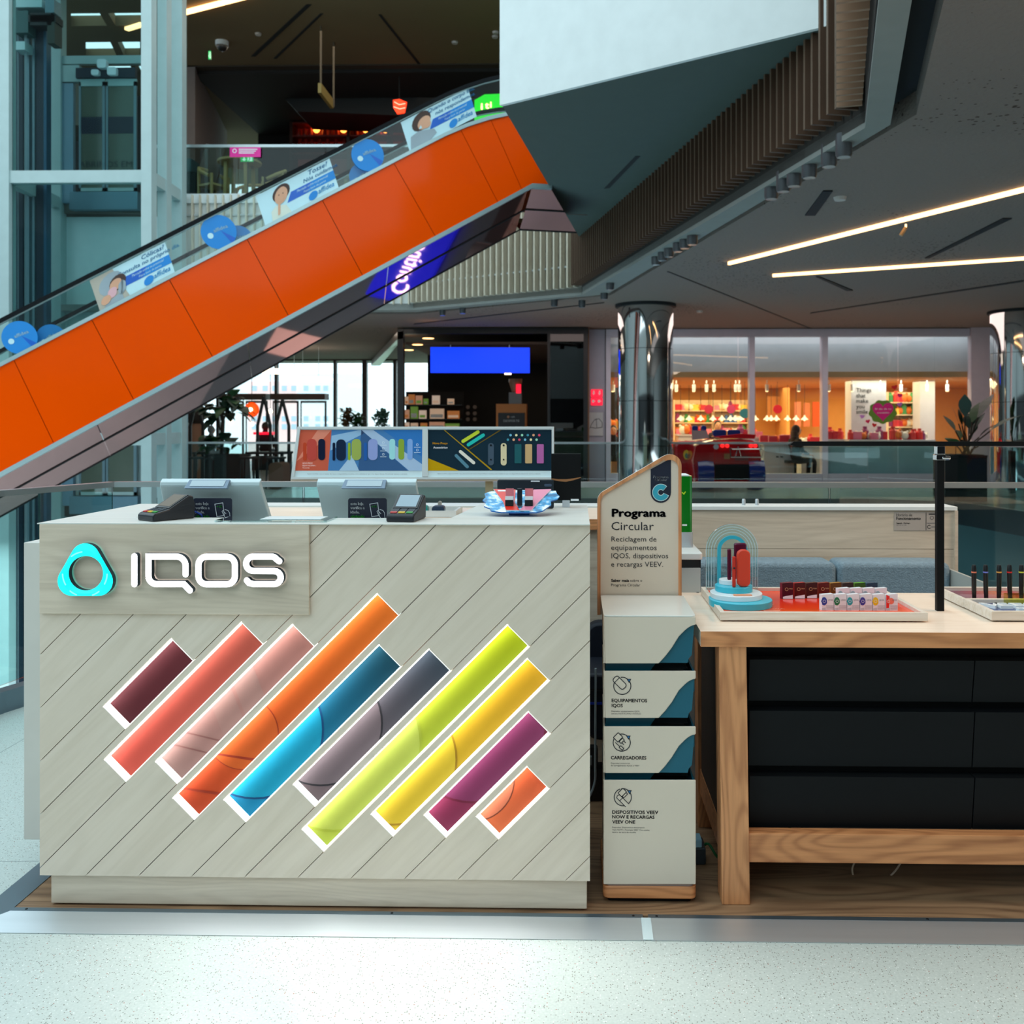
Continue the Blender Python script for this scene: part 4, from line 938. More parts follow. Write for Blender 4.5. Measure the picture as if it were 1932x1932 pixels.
# ---------------------------------------------------------------- checkout screens (backs), age cards, card terminals
scr = mat('screen_housing', (196, 214, 218), .4, noise=(3, .05)); lcd = mat('lcd_grey', (168, 186, 196), .25); bez = mat('lcd_bezel', (112, 134, 156), .35)
def pos(name_x, xs, cardx, lab, n):
    d0, d1 = 2.84, 2.965
    tl = W(xs[0], 917, d0); tr = W(xs[1], 917, d0); zb = .957
    bl = W(xs[2], 978, d1-.02); br = W(xs[3], 978, d1-.02)
    # extend the panel down to the shelf
    k = (tl.z-zb-.012)/(tl.z-bl.z); bl = tl+(bl-tl)*k; br = tr+(br-tr)*k
    t = thing('checkout_screen', ((tl.x+tr.x)/2, 2.95, .9555), lab, 'monitor', 'checkout screens on the sales counter')
    b = MB(); b.prism([bl, br, tr, tl], Vector((.0, .018, .01)), scr); b.build('back_panel', None, t, bevel=.003)
    b = MB(); up = Vector((0, .018, .01)); b.hexa([tl+Vector((0, 0, 0)), tr, tr+up, tl+up], [q+Vector((0, 0, .012)) for q in (tl+Vector((.002, 0, 0)), tr, tr+up, tl+up)], scr); b.build('top_rim', None, t, bevel=.002)
    a = W(xs[4], 921, d0-.03); c = W(xs[5], 904, d0+.02)
    b = MB(); b.hexa([(a.x, d0-.035, a.z), (c.x, d0-.035, a.z), (c.x, d0-.02, a.z-.004), (a.x, d0-.02, a.z-.004)], [(a.x+.004, d0-.002, c.z), (c.x-.002, d0-.002, c.z), (c.x-.002, d0+.012, c.z-.006), (a.x+.004, d0+.012, c.z-.006)], bez)
    cu = b.build('customer_display', None, t, bevel=.001)
    b = MB(); f = Fr(Vector((a.x, d0-.035, a.z)), (1, 0, 0), Vector((0, .033, c.z-a.z)).normalized()); w_ = c.x-a.x; h_ = Vector((0, .033, c.z-a.z)).length
    f.poly(b, [(.014, h_*.22), (w_-.012, h_*.22), (w_-.012, h_*.88), (.014, h_*.88)], lcd, .0012); b.build('lcd_panel', None, cu, recalc=False)
    fp = Fr(bl, (1, 0, 0), (tl-bl).normalized()); hh = (tl-bl).length; mx = W(cardx+37, 960, 2.9).x-bl.x
    b = MB(); fp.solid(b, circ(mx, hh*.62, .027, 20), 0, .004, mat('tan_disc', (150, 120, 104), .6)); b.build('rear_disc', None, t)
    b = MB(); b.box((mx+bl.x-.05, 2.93, .9555), (mx+bl.x+.05, 3.08, .967), scr); b.bar((mx+bl.x, 3.02, .962), (mx+bl.x, 2.96, 1.02), .05, .03, scr); b.build('foot', None, t, bevel=.002)
    # age notice card
    YC = 2.825; f = PxF(YC); b = MB(); f.solid(b, rrect(cardx, 940, cardx+73, 1024, 4, 4), 0, .0015, navyp, navyp); b.build
    o = thing('age_notice_card', (W(cardx+36, 960, YC).x, YC, .9555), None, 'sign')
    b.build('card', None, o, recalc=False)
    # card foot to the shelf
    b2 = MB(); zc_ = W(cardx, 1024, YC).z; x0 = W(cardx+20, 960, YC).x; b2.box((x0, YC+.001, .9555), (x0+.05, YC+.03, max(zc_+.01, .97)), mat('clear_foot', (60, 70, 90), .3)); b2.build('stand', None, o)
    b = MB()
    for s_, y_, m_ in (('esta loja', 952.5, whitep), ('verifica a', 960.5, whitep), ('idade.', 968.5, whitep), ('obrigado', 976.5, greenp)): f.text(b, s_, cardx+4.5, y_, 5.2, m_, None, .003, .03)
    hw = mat('print_white_line', (225, 230, 236), .5)
    f.stroke(b, [(cardx+41, 951), (cardx+56, 948.5), (cardx+59, 972.5), (cardx+45, 974.5)], 1, .003, .003, hw, closed=True)
    f.text(b, '+18', cardx+44.5, 957.5, 4.4, greenp, None, .0035, .02)
    f.stroke(b, [(cardx+60, 961), (cardx+66, 963), (cardx+69, 968), (cardx+70, 982)], .9, .003, .003, hw)
    f.stroke(b, [(cardx+62, 969), (cardx+56, 963), (cardx+54.5, 965), (cardx+58, 972), (cardx+62, 978), (cardx+63, 984)], .9, .003, .003, hw)
    b.build('lettering', None, o, recalc=False)
    return t, o
t1, c1 = pos(0, (301, 490, 314, 508.5, 348, 440), 365, 'left checkout screen seen from behind, with small display on top', 1)
t2, c2 = pos(1, (597, 785, 610, 795.5, 644, 733), 657, 'right checkout screen seen from behind, below the poster sign', 2)
c1['label'] = 'navy age notice card before the left checkout screen'; c2['label'] = 'navy age notice card before the right checkout screen'
for o in (c1, c2): o['group'] = 'navy age notice cards'
tbody = mat('terminal_black', (22, 26, 34), .38); tsc = mat('terminal_screen', (104, 88, 72), .35, spec=.2); tsc2 = mat('terminal_screen_lit', (150, 170, 182), .3, spec=.3)
def terminal(x, y, rz, lab, sm):
    t = thing('card_terminal', (0, 0, 0), lab, 'card terminal', 'card terminals on the counter ledge')
    b = MB()  # profile in y-z, extruded in x ; y to the back
    pr = [(0, 0), (.0, .017), (.008, .023), (.062, .033), (.138, .069), (.152, .066), (.162, .04), (.158, .0)]
    wd = .042
    b.prism([(-wd, q[0], q[1]) for q in pr], (2*wd, 0, 0), tbody); b.build('body', None, t, bevel=.004)
    u = Vector((0, .076, .036)).normalized(); f = Fr((0, .063, .0337), (1, 0, 0), u)
    b = MB(); f.solid(b, [(-.037, 0), (.037, 0), (.037, .082), (-.037, .082)], 0, .002, black); s_ = b.build('screen_frame', None, t)
    b = MB(); f.poly(b, [(-.031, .008), (.031, .008), (.031, .076), (-.031, .076)], sm, .0026); b.build('screen', None, s_, recalc=False)
    u2 = Vector((0, .054, .010)).normalized(); f2 = Fr((0, .008, .0232), (1, 0, 0), u2)
    for i, c in enumerate(((196, 40, 40), (224, 186, 20), (30, 150, 50))):
        b = MB(); x0 = -.034+i*.024; f2.solid(b, rrect(x0, .006, x0+.02, .018, .002, 2), 0, .002, mat('key_%d' % i, c, .4)); b.build('key', None, t)
    for r in range(3):
        for i in range(3):
            b = MB(); x0 = -.034+i*.024; f2.solid(b, [(x0, .021+r*.011), (x0+.02, .021+r*.011), (x0+.02, .029+r*.011), (x0, .029+r*.011)], 0, .0016, mat('key_dark', (44, 52, 62), .4)); b.build('key', None, t)
    t.location = (x, y, zT+.003); t.rotation_euler = (0, 0, rz); t.scale = (.95, .82, .98); return t
p = Wz(290, 985, zT); terminal(p.x-.024, 2.655, radians(-35), 'black card terminal at the left with brown screen and coloured keys', tsc)
p = Wz(761, 985, zT); terminal(p.x-.004, 2.64, radians(-6), 'black card terminal in the middle of the counter with grey screen', tsc2)
p = Wz(345, 975, zT); a = W(345, 968, 2.79); c = W(373, 978, 2.8)
b = MB(); b.tube([(a.x-.03, 2.80, 1.09), (a.x+.01, 2.80, 1.091), (a.x+.035, 2.795, 1.086), (a.x+.055, 2.79, 1.078), (a.x+.06, 2.80, 1.05), (a.x+.06, 2.81, .96)], .0025, 8, mat('blue_cable', (30, 70, 170), .4))
tag(b.build('blue_cable', None, None, True), 'blue cable running from the left card terminal down behind the ledge', 'cable')
pa = Wz(405, 985, zT+.003); pb = Wz(625, 985, zT+.003)
b = MB(); b.box((pa.x, 2.63, zT+.003), (pb.x-.01, 2.745, zT+.008), glass('clear_acrylic', (236, 250, 250), 2.0))
la = b.build('acrylic_holder', None, None); tag(la, 'flat clear acrylic leaflet holder lying on the counter ledge', 'leaflet holder')
lf = MB().box((pa.x+.12, 2.65, zT+.0085), (pa.x+.29, 2.735, zT+.0095), mat('leaflet_pale', (216, 222, 222), .5)).build('leaflet', None, None)
tag(lf, 'pale leaflet lying on the clear acrylic holder', 'leaflet')
# small tray with two devices on the back worktop
tw = mat('tray_white', (222, 224, 222), .4)
q = W(825, 962, 3.72); t = thing('small_display_tray', (q.x, 3.72, .985), 'small white tray with two devices on the back worktop', 'tray')
xa = W(790, 960, 3.66).x; xb = W(856, 960, 3.66).x
MB().box((xa, 3.66, .986), (xb, 3.84, .994), tw).build('base', None, t)
b = MB(); b.box((xa, 3.655, .986), (xb, 3.665, 1.010), tw); b.box((xa, 3.835, .986), (xb+.012, 3.845, 1.010), tw); b.box((xb, 3.655, .986), (xb+.01, 3.845, 1.010), tw); b.box((xa-.01, 3.655, .986), (xa, 3.845, 1.010), tw); b.build('rim', None, t)
for i, (px, c, lb, nm_) in enumerate(((797, (10, 168, 160), 'teal rounded device in the small white tray', 'teal'), (828, (28, 52, 80), 'navy rounded device in the small white tray', 'navy'))):
    o = thing('pocket_charger', (W(px, 950, 3.72).x, 3.72, .995), lb, 'charger', 'devices in the small white tray')
    x0 = o.location.x
    MB().rbox((x0-.024, 3.69, .996), (x0+.024, 3.74, 1.026), .012, mat('device_'+nm_, c, .35), 5).build('case', None, o, True, bevel=.004)
    MB().rbox((x0-.008, 3.745, .996), (x0+.006, 3.76, 1.04), .006, mat('device_beige', (206, 196, 184), .5), 4).build('stick', None, o, True)
# acrylic ice display
YI = 2.9; ice = thing('ice_display_stand', (W(982, 970, YI).x, YI, zT+.003), 'jagged blue ice-like acrylic display stand with red and pink wings', 'display stand')
f = Fr((0, 0, 0), (1, 0, 0), (0, 0, 1), (0, -1, 0))
icem, itr, ibs = nt('ice_print'); N = itr.nodes; L = itr.links; g = N.new('ShaderNodeNewGeometry'); n_ = N.new('ShaderNodeTexNoise'); n_.inputs['Scale'].default_value = 38; n_.inputs['Detail'].default_value = 8
L.new(g.outputs['Position'], n_.inputs['Vector']); rr = N.new('ShaderNodeValToRGB'); rr.color_ramp.elements[0].position = .36; rr.color_ramp.elements[0].color = lin((20, 100, 150)); rr.color_ramp.elements[1].position = .62; rr.color_ramp.elements[1].color = lin((235, 246, 250))
e_ = rr.color_ramp.elements.new(.47); e_.color = lin((30, 160, 220)); L.new(n_.outputs[0], rr.inputs[0]); L.new(rr.outputs[0], ibs.inputs['Base Color']); ibs.inputs['Roughness'].default_value = .15
base = MB().box((W(960, 970, 2.86).x, 2.855, zT+.003), (W(999, 970, 2.86).x, 2.95, zT+.014), mat('acrylic_blue', (10, 90, 170), .15)).build('foot', None, ice, bevel=.001)
# tilted slab: front edge low, rear edge high ; outline jagged
u = Vector((0, .155, .06)).normalized(); fs_ = Fr(Vector((W(982, 970, 2.85).x, 2.80, zT+.013)), (1, 0, 0), u)
outl = [(-.055, 0), (-.085, .01), (-.09, .025), (-.108, .04), (-.104, .062), (-.116, .08), (-.108, .1), (-.114, .125), (-.1, .14), (-.07, .147), (.0, .152), (.07, .148), (.104, .146), (.108, .125), (.116, .108), (.11, .09), (.09, .075), (.092, .05), (.08, .03), (.068, .01), (.05, 0)]
b = MB(); fs_.solid(b, outl, 0, .004, icem, mat('acrylic_edge_blue', (20, 100, 180), .15)); b.build('ice_slab', None, ice)
rd = mat('print_red', (226, 44, 28), .3); pk = mat('print_pink', (226, 130, 160), .3); rd2 = mat('print_crimson', (206, 34, 60), .3)
b = MB(); fs_.solid(b, [(-.04, .005), (-.0, .005), (-.018, .06), (-.02, .147), (-.088, .15), (-.052, .06)], .005, .008, rd, whitep)
fs_.poly(b, [(-.072, .132), (-.04, .132), (-.04, .142), (-.076, .142)], whitep, .0085); b.build('red_wing', None, ice)
b = MB(); fs_.solid(b, [(0.001, .005), (.035, .005), (.05, .05), (.09, .15), (.036, .147), (.018, .06)], .005, .008, pk, whitep); b.build('pink_wing', None, ice)
for sx_ in (-.032, .026):
    pk_ = MB(); o3 = fs_.p(sx_, .03, .009); wv = mat('pack_white_gloss', (226, 232, 236), .25)
    pk_.box((o3.x-.012, o3.y, o3.z), (o3.x+.012, o3.y+.015, o3.z+.018), mat('pack_black', (14, 18, 26), .3)); pk_.box((o3.x-.012, o3.y, o3.z+.018), (o3.x+.012, o3.y+.018, o3.z+.028), wv); pk_.box((o3.x-.012, o3.y+.018, o3.z+.012), (o3.x+.012, o3.y+.03, o3.z+.05), mat('pack_pinkish', (222, 120, 130), .3))
    o = pk_.build('refill_pack', None, None); tag(o, ('left' if sx_ < 0 else 'right')+' small white and black pack standing on the ice display', 'pack', 'packs on the ice display')
o3 = fs_.p(-.001, .03, .009); b = MB().rbox((o3.x-.0075, o3.y, o3.z), (o3.x+.0075, o3.y+.012, o3.z+.052), .003, mat('vape_black', (20, 30, 40), .2)); o = b.build('vape_device', None, None, bevel=.002); tag(o, 'slim black device upright at the middle of the ice display', 'device')
# tablet and boxed device behind it
YT = 3.05; a = W(938, 905, YT); c = W(1045, 906, YT)
t = thing('tablet', ((a.x+c.x)/2, YT, zT+.003), 'black tablet seen from behind, standing on the counter', 'tablet')
MB().rbox((a.x, YT, zT+.004), (c.x, YT+.012, a.z), .006, mat('tablet_case', (18, 30, 40), .4), 4).build('case', None, t, bevel=.002)
p = W(1034, 915, YT); MB().rbox((p.x-.012, YT-.003, p.z-.005), (p.x+.012, YT, p.z+.004), .004, mat('camera_bump', (70, 84, 104), .25), 4).build('camera', None, t)
p = W(1010, 908, YT); MB().box((p.x-.014, YT-.004, p.z-.0015), (p.x+.014, YT-.001, p.z+.0022), whitep).build('clip', None, t)
MB().box((a.x+.05, YT+.012, zT+.003), (c.x-.05, YT+.07, zT+.02), black).build('foot', None, t)
YT = 3.12; a = W(1040, 856, YT); c = W(1096, 944, YT)
t = thing('device_box', ((a.x+c.x)/2, YT, zT+.003), 'tall black presentation box with a copper stripe at the counter end', 'box')
MB().box((a.x, YT, c.z), (c.x, YT+.025, a.z), blackm).build('case', None, t, bevel=.0012)
f = PxF(YT); b = MB(); pts = [(1040, 902.5), (1055, 904), (1068, 904), (1082, 902.5), (1096, 900)]; lo = [(1096, 901.5), (1082, 906), (1068, 909), (1055, 908), (1040, 905)]
f.poly(b, pts+lo, mat('copper', (196, 136, 92), .3, .6), .0008); b.build('stripe', None, t, recalc=False)
b = MB(); p = W(1068, 946, YT); b.box((p.x-.012, YT-.002, zT+.0035), (p.x+.012, YT+.03, c.z), alu); b.build('stand', None, t)
p = W(1085, 943, YT); MB().box((p.x-.014, YT-.004, p.z-.003), (p.x+.012, YT-.0005, p.z+.003), whitep).build('clip', None, t)
# ================================================================ RECYCLING STATION
YB_ = 2.66; YBk = 2.975; fb = PxF(YB_); fbb = PxF(YBk)
def X_(px, Y=YB_): return W(px, 1400, Y).x
def Z_(py, Y=YB_): return W(1220, py, Y).z
rec = thing('recycling_station', ((X_(1138)+X_(1313))/2, 2.79, .008), 'tall cream recycling station of stacked bins with a printed header board', 'recycling bin')
# oak foot
b = MB().rbox((X_(1138), YB_+.003, Z_(1697)), (X_(1314.5), YBk, Z_(1673.5)), .018, oak, 5, 'z'); b.build('wooden_base', None, rec, True, bevel=.003)
MB().rbox((X_(1147), YB_+.02, .0085), (X_(1306), YBk-.02, Z_(1697)), .01, blackm, 3, 'z').build('foot', None, rec)
MB().rbox((X_(1144), YB_+.006, Z_(1673.5)), (X_(1309), YBk-.01, Z_(1668)), .012, mat('pinkish_seam', (150, 128, 118), .6), 3, 'z').build('seam', None, rec)
dk = mat('bin_inside_dark', (6, 22, 28), .7)
# modules: top, bottom of the front shell; last one plain
def shell(name, y0, y1, cut, top):
    par = rec
    m = bpy.data.objects.new(name, None); COL.objects.link(m); m.parent = rec; m.location = (0, 0, 0)
    xl, xr = 1138.5, 1313
    if cut:
        h = y1-y0; r0 = y0+15 if not top else y0+15
        pts = [(xl, y0), (xr, y0), (xr, r0)]
        # smooth S curve from the tab down to the left
        for i in range(1, 9):
            t = i/8; pts.append((xr-(xr-1291)*t, r0+10*t*t+2*t))
        pts += [(1281, r0+22), (1268, y1-30), (1255, y1-13), (1243, y1), (xl+3, y1)]
    else: pts = [(xl, y0), (xr, y0), (xr, y1), (xl, y1)]
    b = MB(); sh = [fb.p(x, y, 0) for x, y in pts]
    b.prism(sh, (0, .006, 0), cream); fp = b.build('front_shell', None, m, bevel=.0025, seg=3)
    b = MB(); z0, z1 = Z_(y1), Z_(y0); xL = X_(xl)
    b.add([(xL, YB_+.003, z0), (xL, YB_+.003, z1), (xL+.006, YBk, z1), (xL+.006, YBk, z0+(.05 if cut else 0)), (xL+.004, YB_+.003, z0), (xL+.004, YB_+.003, z1), (xL+.010, YBk, z1), (xL+.010, YBk, z0+(.05 if cut else 0))],
          [[0, 1, 2, 3], [7, 6, 5, 4], [0, 4, 5, 1], [1, 5, 6, 2], [2, 6, 7, 3], [3, 7, 4, 0]], cream)
    b.build('side_shell', None, m)
    if top:
        MB().rbox((xL, YB_+.0, z1), (X_(1313), YBk-.004, z1+.004), .012, creamt, 5, 'z').build('lid', None, m, bevel=.001)
    # inner body
    b = MB(); a0 = Z_(y0+(1 if not top else 1)); a1 = Z_(y1+(13 if cut else 0)) if False else Z_(y1)
    xr0, xr1, xrb = X_(1311), X_(1303 if cut else 1311), X_(1298)
    if cut:
        q = [(X_(1142), a1), (xrb, a1), (X_(1300), a1+.012), (X_(1306), a1+.022), (xr0, a0-.01), (xr0, a0), (X_(1142), a0)]
    else: q = [(X_(1141), a1), (X_(1311), a1), (X_(1311), a0), (X_(1141), a0)]
    # open box: walls of teal, dark floor
    yi = YB_+.0065
    if top: b.prism([(x, yi+.004, z) for x, z in q], (0, YBk-yi-.01, 0), teal)
    else:
        b.prism([(x, yi, z) for x, z in q], (0, .005, 0), teal)
        for (xx0, xx1) in ((X_(1142), X_(1145)), (xr0-.005, xr0)):
            b.box((xx0, yi+.005, Z_(y0+40)), (xx1, YBk-.008, a0), teal)
        b.box((X_(1145), YBk-.014, Z_(y0+40)), (xr0-.005, YBk-.008, a0), teal)
        b.box((X_(1145), yi+.005, Z_(y0+42)), (xr0-.005, YBk-.014, Z_(y0+38)), dk)
        if cut: b.prism([(x, yi+.012, z) for x, z in q[:3]+[(X_(1303), Z_(y0+42)), (X_(1142), Z_(y0+42))]], (0, YBk-yi-.03, 0), teal)
    b.build('inner_bin', None, m)
    return m
shell('cover_module', 1164, 1252, True, True)
m2 = shell('bin', 1266, 1355, True, False); m3 = shell('bin', 1371, 1459, True, False); m4 = shell('bin', 1472, 1669, False, False)
m2['label'] = 'upper bin for devices'; m3['label'] = 'middle bin for chargers'; m4['label'] = 'tall bottom bin'
# spacer columns between modules: boxes coloured dark as slot shade, and teal strips seen in the gaps
for y0, y1 in ((1252, 1268), (1355, 1373), (1459, 1474)):
    b = MB(); b.prism([fb.p(x, y, -.03) for x, y in ((1144, y1+3), (1228, y1+3), (1244, y0-2), (1144, y0-2))], (0, .27, 0), teal)
    b.build('chute', None, rec)
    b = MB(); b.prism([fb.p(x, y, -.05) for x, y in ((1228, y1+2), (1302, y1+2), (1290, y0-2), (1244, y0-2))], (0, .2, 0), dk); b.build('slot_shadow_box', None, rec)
# icons and words
fi = PxF(YB_-.0006); b2 = mat('icon_blue', (20, 110, 170), .5)
def icon(par, cx, cy, kind):
    b = MB(); r = 16.2
    a = [(x, y) for x, y in arcp(cx, cy, r, -30, 250, 26)]; fi.stroke(b, a, 1.6, .0004, .0004, ink)
    fi.stroke(b, arcp(cx, cy, r, 262, 305, 6), 1.6, .0004, .0004, ink)
    fi.poly(b, [(cx+8, cy-13), (cx+17, cy-13), (cx+13, cy-5)], ink, .0004); fi.poly(b, [(cx+10.5, cy-11.8), (cx+15, cy-11.8), (cx+13, cy-8)], b2, .0008)
    def rot(pts, ang, ox, oy): ca, sa = cos(ang), sin(ang); return [(ox+x*ca-y*sa, oy+x*sa+y*ca) for x, y in pts]
    def rr(w_, h_, r_, ang, ox, oy): q = rot(rrect(-w_/2, -h_/2, w_/2, h_/2, r_, 3), ang, ox, oy); fi.poly(b, q, cream, .0006); fi.stroke(b, q, 1.5, .001, .001, ink, closed=True)
    if kind == 0: rr(27, 13, 4.5, radians(45), cx-5, cy-6); fi.stroke(b, rot([(-7, -6), (-7, 6)], radians(45), cx-5, cy-6), 1.4, .0012, .0012, ink)
    if kind == 1:
        rr(12, 13, 1, radians(45), cx-7, cy-10); rr(5, 9, .5, radians(45), cx, cy-3.5)
        for o in (-2.5, 2.5): fi.stroke(b, rot([(2.5, o), (8, o)], radians(45), cx, cy-3.5), 1.4, .001, .001, ink)
        fi.stroke(b, [(cx-12, cy), (cx-4, cy+7)], 1.4, .001, .001, ink); rr(8, 4.5, .5, radians(42), cx-.5, cy+10)
    if kind == 2:
        rr(10, 13, 1.5, radians(45), cx-1, cy-9); rr(4, 10, .8, radians(45), cx+4, cy-4)
        fi.stroke(b, rot([(-11, 0), (14, 0)], radians(45), cx-1, cy+6), 9.5, .0006, .0006, cream)
        for o in (-4, 4): fi.stroke(b, rot([(-11, o), (13, o)], radians(45), cx-1, cy+6), 1.4, .001, .001, ink)
        fi.stroke(b, rot([(-11, -4), (-13, 0), (-11, 4)], radians(45), cx-1, cy+6), 1.4, .001, .001, ink); fi.stroke(b, rot([(-3, -4), (-3, 4)], radians(45), cx-1, cy+6), 1.4, .001, .001, ink)
    b.build('icon', None, par, recalc=False)
def words(par, rows):
    b = MB()
    for s_, x, y, h, w_, bo in rows: fi.text(b, s_, x, y, h, ink, w_, .0004, bo)
    b.build('lettering', None, par, recalc=False)
icon(m2, 1174, 1294, 0); words(m2, [('EQUIPAMENTOS', 1154, 1324.5, 6.2, 67, .02), ('IQOS', 1154, 1334, 6.2, 21, .02), ('Depositar equipamentos IQOS', 1153.5, 1343, 2.6, 53, 0), ('(exceto IQOS ILUMA) e lil SOLID', 1153.5, 1347.5, 2.6, 56, 0)])
icon(m3, 1173, 1401, 1); words(m3, [('CARREGADORES', 1152.5, 1432.5, 6.2, 67, .02), ('Depositar acessórios', 1152.5, 1441, 2.6, 36, 0), ('de carregamento IQOS e VEEV', 1152.5, 1445.5, 2.6, 54, 0)])
icon(m4, 1175, 1504, 2); words(m4, [('DISPOSITIVOS VEEV', 1155, 1535, 6.2, 87, .02), ('NOW E RECARGAS', 1155, 1544, 6.2, 80, .02), ('VEEV ONE', 1155, 1553.5, 6.2, 43.5, .02), ('Depositar Dispositivos descartáveis', 1155, 1562, 2.6, 61, 0), ('Veev NOW e Recargas VEEV One usados,', 1155, 1566.7, 2.6, 71, 0), ('dentro do saco de recolha', 1155, 1571.3, 2.6, 45, 0)])
# header board
OUTL = [(1127, 1160), (1127, 946)]+[(x, y) for x, y in arcp(1149, 946, 22, 180, 245, 6)]+[(1252, 860.5)]+[(x, y) for x, y in arcp(1264.5, 878, 21, 243, 360, 8)]+[(1286, 1160)]
hb = rec
b = MB(); b.prism([fbb.p(x, y, -.004) for x, y in OUTL], (0, .012, 0), mat('header_back_white', (226, 228, 226), .4)); b.build('header_board', None, rec, bevel=.0015)
hbo = rec.children[-1]
b = MB(); inner = []
cxm, cym = 1206, 1020
IN = [(1133, 1160), (1133, 950)]+[(x, y) for x, y in arcp(1154, 949, 21, 180, 243, 6)]+[(1252, 868)]+[(x, y) for x, y in arcp(1264, 883.5, 16, 243, 360, 8)]+[(1280, 1160)]
for i in range(len(OUTL)-1):
    b.face([fbb.p(*OUTL[i], .004), fbb.p(*OUTL[i+1], .004), fbb.p(*IN[i+1], .004), fbb.p(*IN[i], .004)], oakz)
    b.face([fbb.p(*IN[i], .004), fbb.p(*IN[i+1], .004), fbb.p(*IN[i+1], -.004), fbb.p(*IN[i], -.004)], oakz)
    b.face([fbb.p(*OUTL[i], .004), fbb.p(*OUTL[i+1], .004), fbb.p(*OUTL[i+1], -.004), fbb.p(*OUTL[i], -.004)], oakz)
b.build('wooden_edge', None, hbo)
b = MB(); b.face([fbb.p(x, y, -.0030) for x, y in IN], cream); b.build('face_panel', None, hbo, recalc=False)
fh = PxF(YBk+.003-.0006); b = MB()
for s_, x, y, h, w_, bo in (('Programa', 1154, 974.5, 14.5, 103, .035), ('Circular', 1153.5, 1000, 15.5, 80, -.004), ('Reciclagem de', 1153.5, 1021.5, 9.6, 85, 0), ('equipamentos', 1153, 1037.5, 9.6, 86, 0), ('IQOS, dispositivos', 1153.5, 1053, 9.6, 107, 0), ('e recargas VEEV.', 1153, 1069, 9.6, 98, 0),
                            ('Saber mais', 1153, 1097.5, 5, 34, .03), ('sobre o', 1189, 1097.5, 5, 22.5, 0), ('Programa Circular', 1153, 1106, 5, 55, 0)):
    fh.text(b, s_, x, y, h, ink, w_, .0006, bo)
b.build('lettering', None, hbo, recalc=False)
b = MB(); fh.poly(b, [(1227.5, 932), (1227.5, 885.5), (1266, 864.5), (1266, 929.5)]+[(x, y) for x, y in arcp(1246.7, 929.5, 19.2, 0, 180, 14)], navyp, .0004)
fh.text(b, 'Programa', 1232.5, 902, 4.6, whitep, 29, .0008, .01); fh.text(b, 'Circular', 1235.5, 907.5, 4.6, whitep, 23, .0008, .01)
fh.stroke(b, arcp(1246.8, 929, 10.6, 18, 318, 22), 11.5, .0010, .0010, mat('print_pale_rim', (206, 226, 226), .5), caps=False)
fh.stroke(b, arcp(1246.8, 929, 10.6, 22, 314, 22), 9, .0014, .0014, tealp, caps=False)
b.build('badge', None, hbo, recalc=False)
# ---------------------------------------------------------------- device stand cabinet behind the station
q = W(1300, 1040, 3.3); cb = thing('white_stand_cabinet', (q.x, 3.35, .008), 'small white cabinet with black band behind the recycling station', 'cabinet')
xa = q.x-.12; xb = W(1326, 1040, 3.25).x; zt = Z_(1046, 3.25)
MB().rbox((xa, 3.25, zt-.018), (xb, 3.72, zt+.004), .012, white, 4, 'z').build('top', None, cb, bevel=.003)
MB().box((xa+.01, 3.27, zt-.048), (xb-.004, 3.70, zt-.018), black).build('black_band', None, cb)
MB().box((xa+.005, 3.262, .0085), (xb-.006, 3.70, zt-.048), mat('cabinet_greyish', (186, 192, 192), .45)).build('body', None, cb, bevel=.002)
MB().box((xb-.02, 3.258, zt-.18), (xb-.012, 3.262, zt-.13), black).build('handle', None, cb)
q0 = W(1289, 1030, 3.42); dv = thing('green_dispenser', (q0.x, 3.45, zt+.0045), 'tall translucent green and silver device on the small white cabinet', 'dispenser')
xr = W(1306.5, 950, 3.42).x; zg = Z_(898, 3.42); zm = Z_(1003, 3.42); xl_ = xr-.16
MB().rbox((xl_, 3.40, zt+.0045), (xr, 3.54, zm), .012, alu, 4, 'z').build('base', None, dv, True)
gm_ = mat('green_acrylic', (10, 92, 22), .12, em=(20, 160, 30), es=.12)
MB().rbox((xl_+.002, 3.405, zm), (xr-.002, 3.535, zg), .012, gm_, 4, 'z').build('green_hood', None, dv, True)
MB().box((xl_+.01, 3.41, zg), (xr-.012, 3.53, zg+.004), whitep).build('cap', None, dv)
f = PxF(3.402); b = MB(); f.poly(b, [(1287, 992), (1296, 992), (1296, 989), (1287, 989)], whitep, .002); f.stroke(b, [(1287, 929), (1290, 932), (1293, 928)], 2, .002, .002, mat('lime', (190, 230, 40), .4)); b.build('marking', None, dv, recalc=False)
# ---------------------------------------------------------------- kiosk floor base, ramp
kf = MB().box((-1.55, 2.60, .0), (3.4, 4.3, .008), kfloor).build('floor_kiosk', None, None); struct(kf)
rmp = struct(thing('trim_ramp', (0, 2.5, 0), None, None))
jx = W(1222, 1750, 2.53).x
xw = 3.4
for i, (x0, x1) in enumerate(((-1.64, jx-.008), (jx+.006, xw))):
    b = MB(); a0 = -1.64 if i == 0 else x0; a1 = -1.55 if i == 0 else x0
    b.hexa([(a0, 2.488, .001), (x1, 2.488, .001), (x1, 2.60, .001), (a1, 2.60, .001)], [(a0, 2.488, .002), (x1, 2.488, .002), (x1, 2.585, .010), (a1, 2.585, .010)], alu); b.build('ramp_plate', None, rmp)
    b = MB(); b.box((a1, 2.585, .0), (x1, 2.603, .0105), alud); b.build('ramp_lip', None, rmp)
b = MB(); b.hexa([(-1.64, 2.488, .001), (-1.55, 2.585, .001), (-1.55, 4.4, .001), (-1.64, 4.4, .001)], [(-1.64, 2.488, .002), (-1.55, 2.585, .010), (-1.55, 4.4, .010), (-1.64, 4.4, .002)], alud); b.build('ramp_plate', None, rmp)
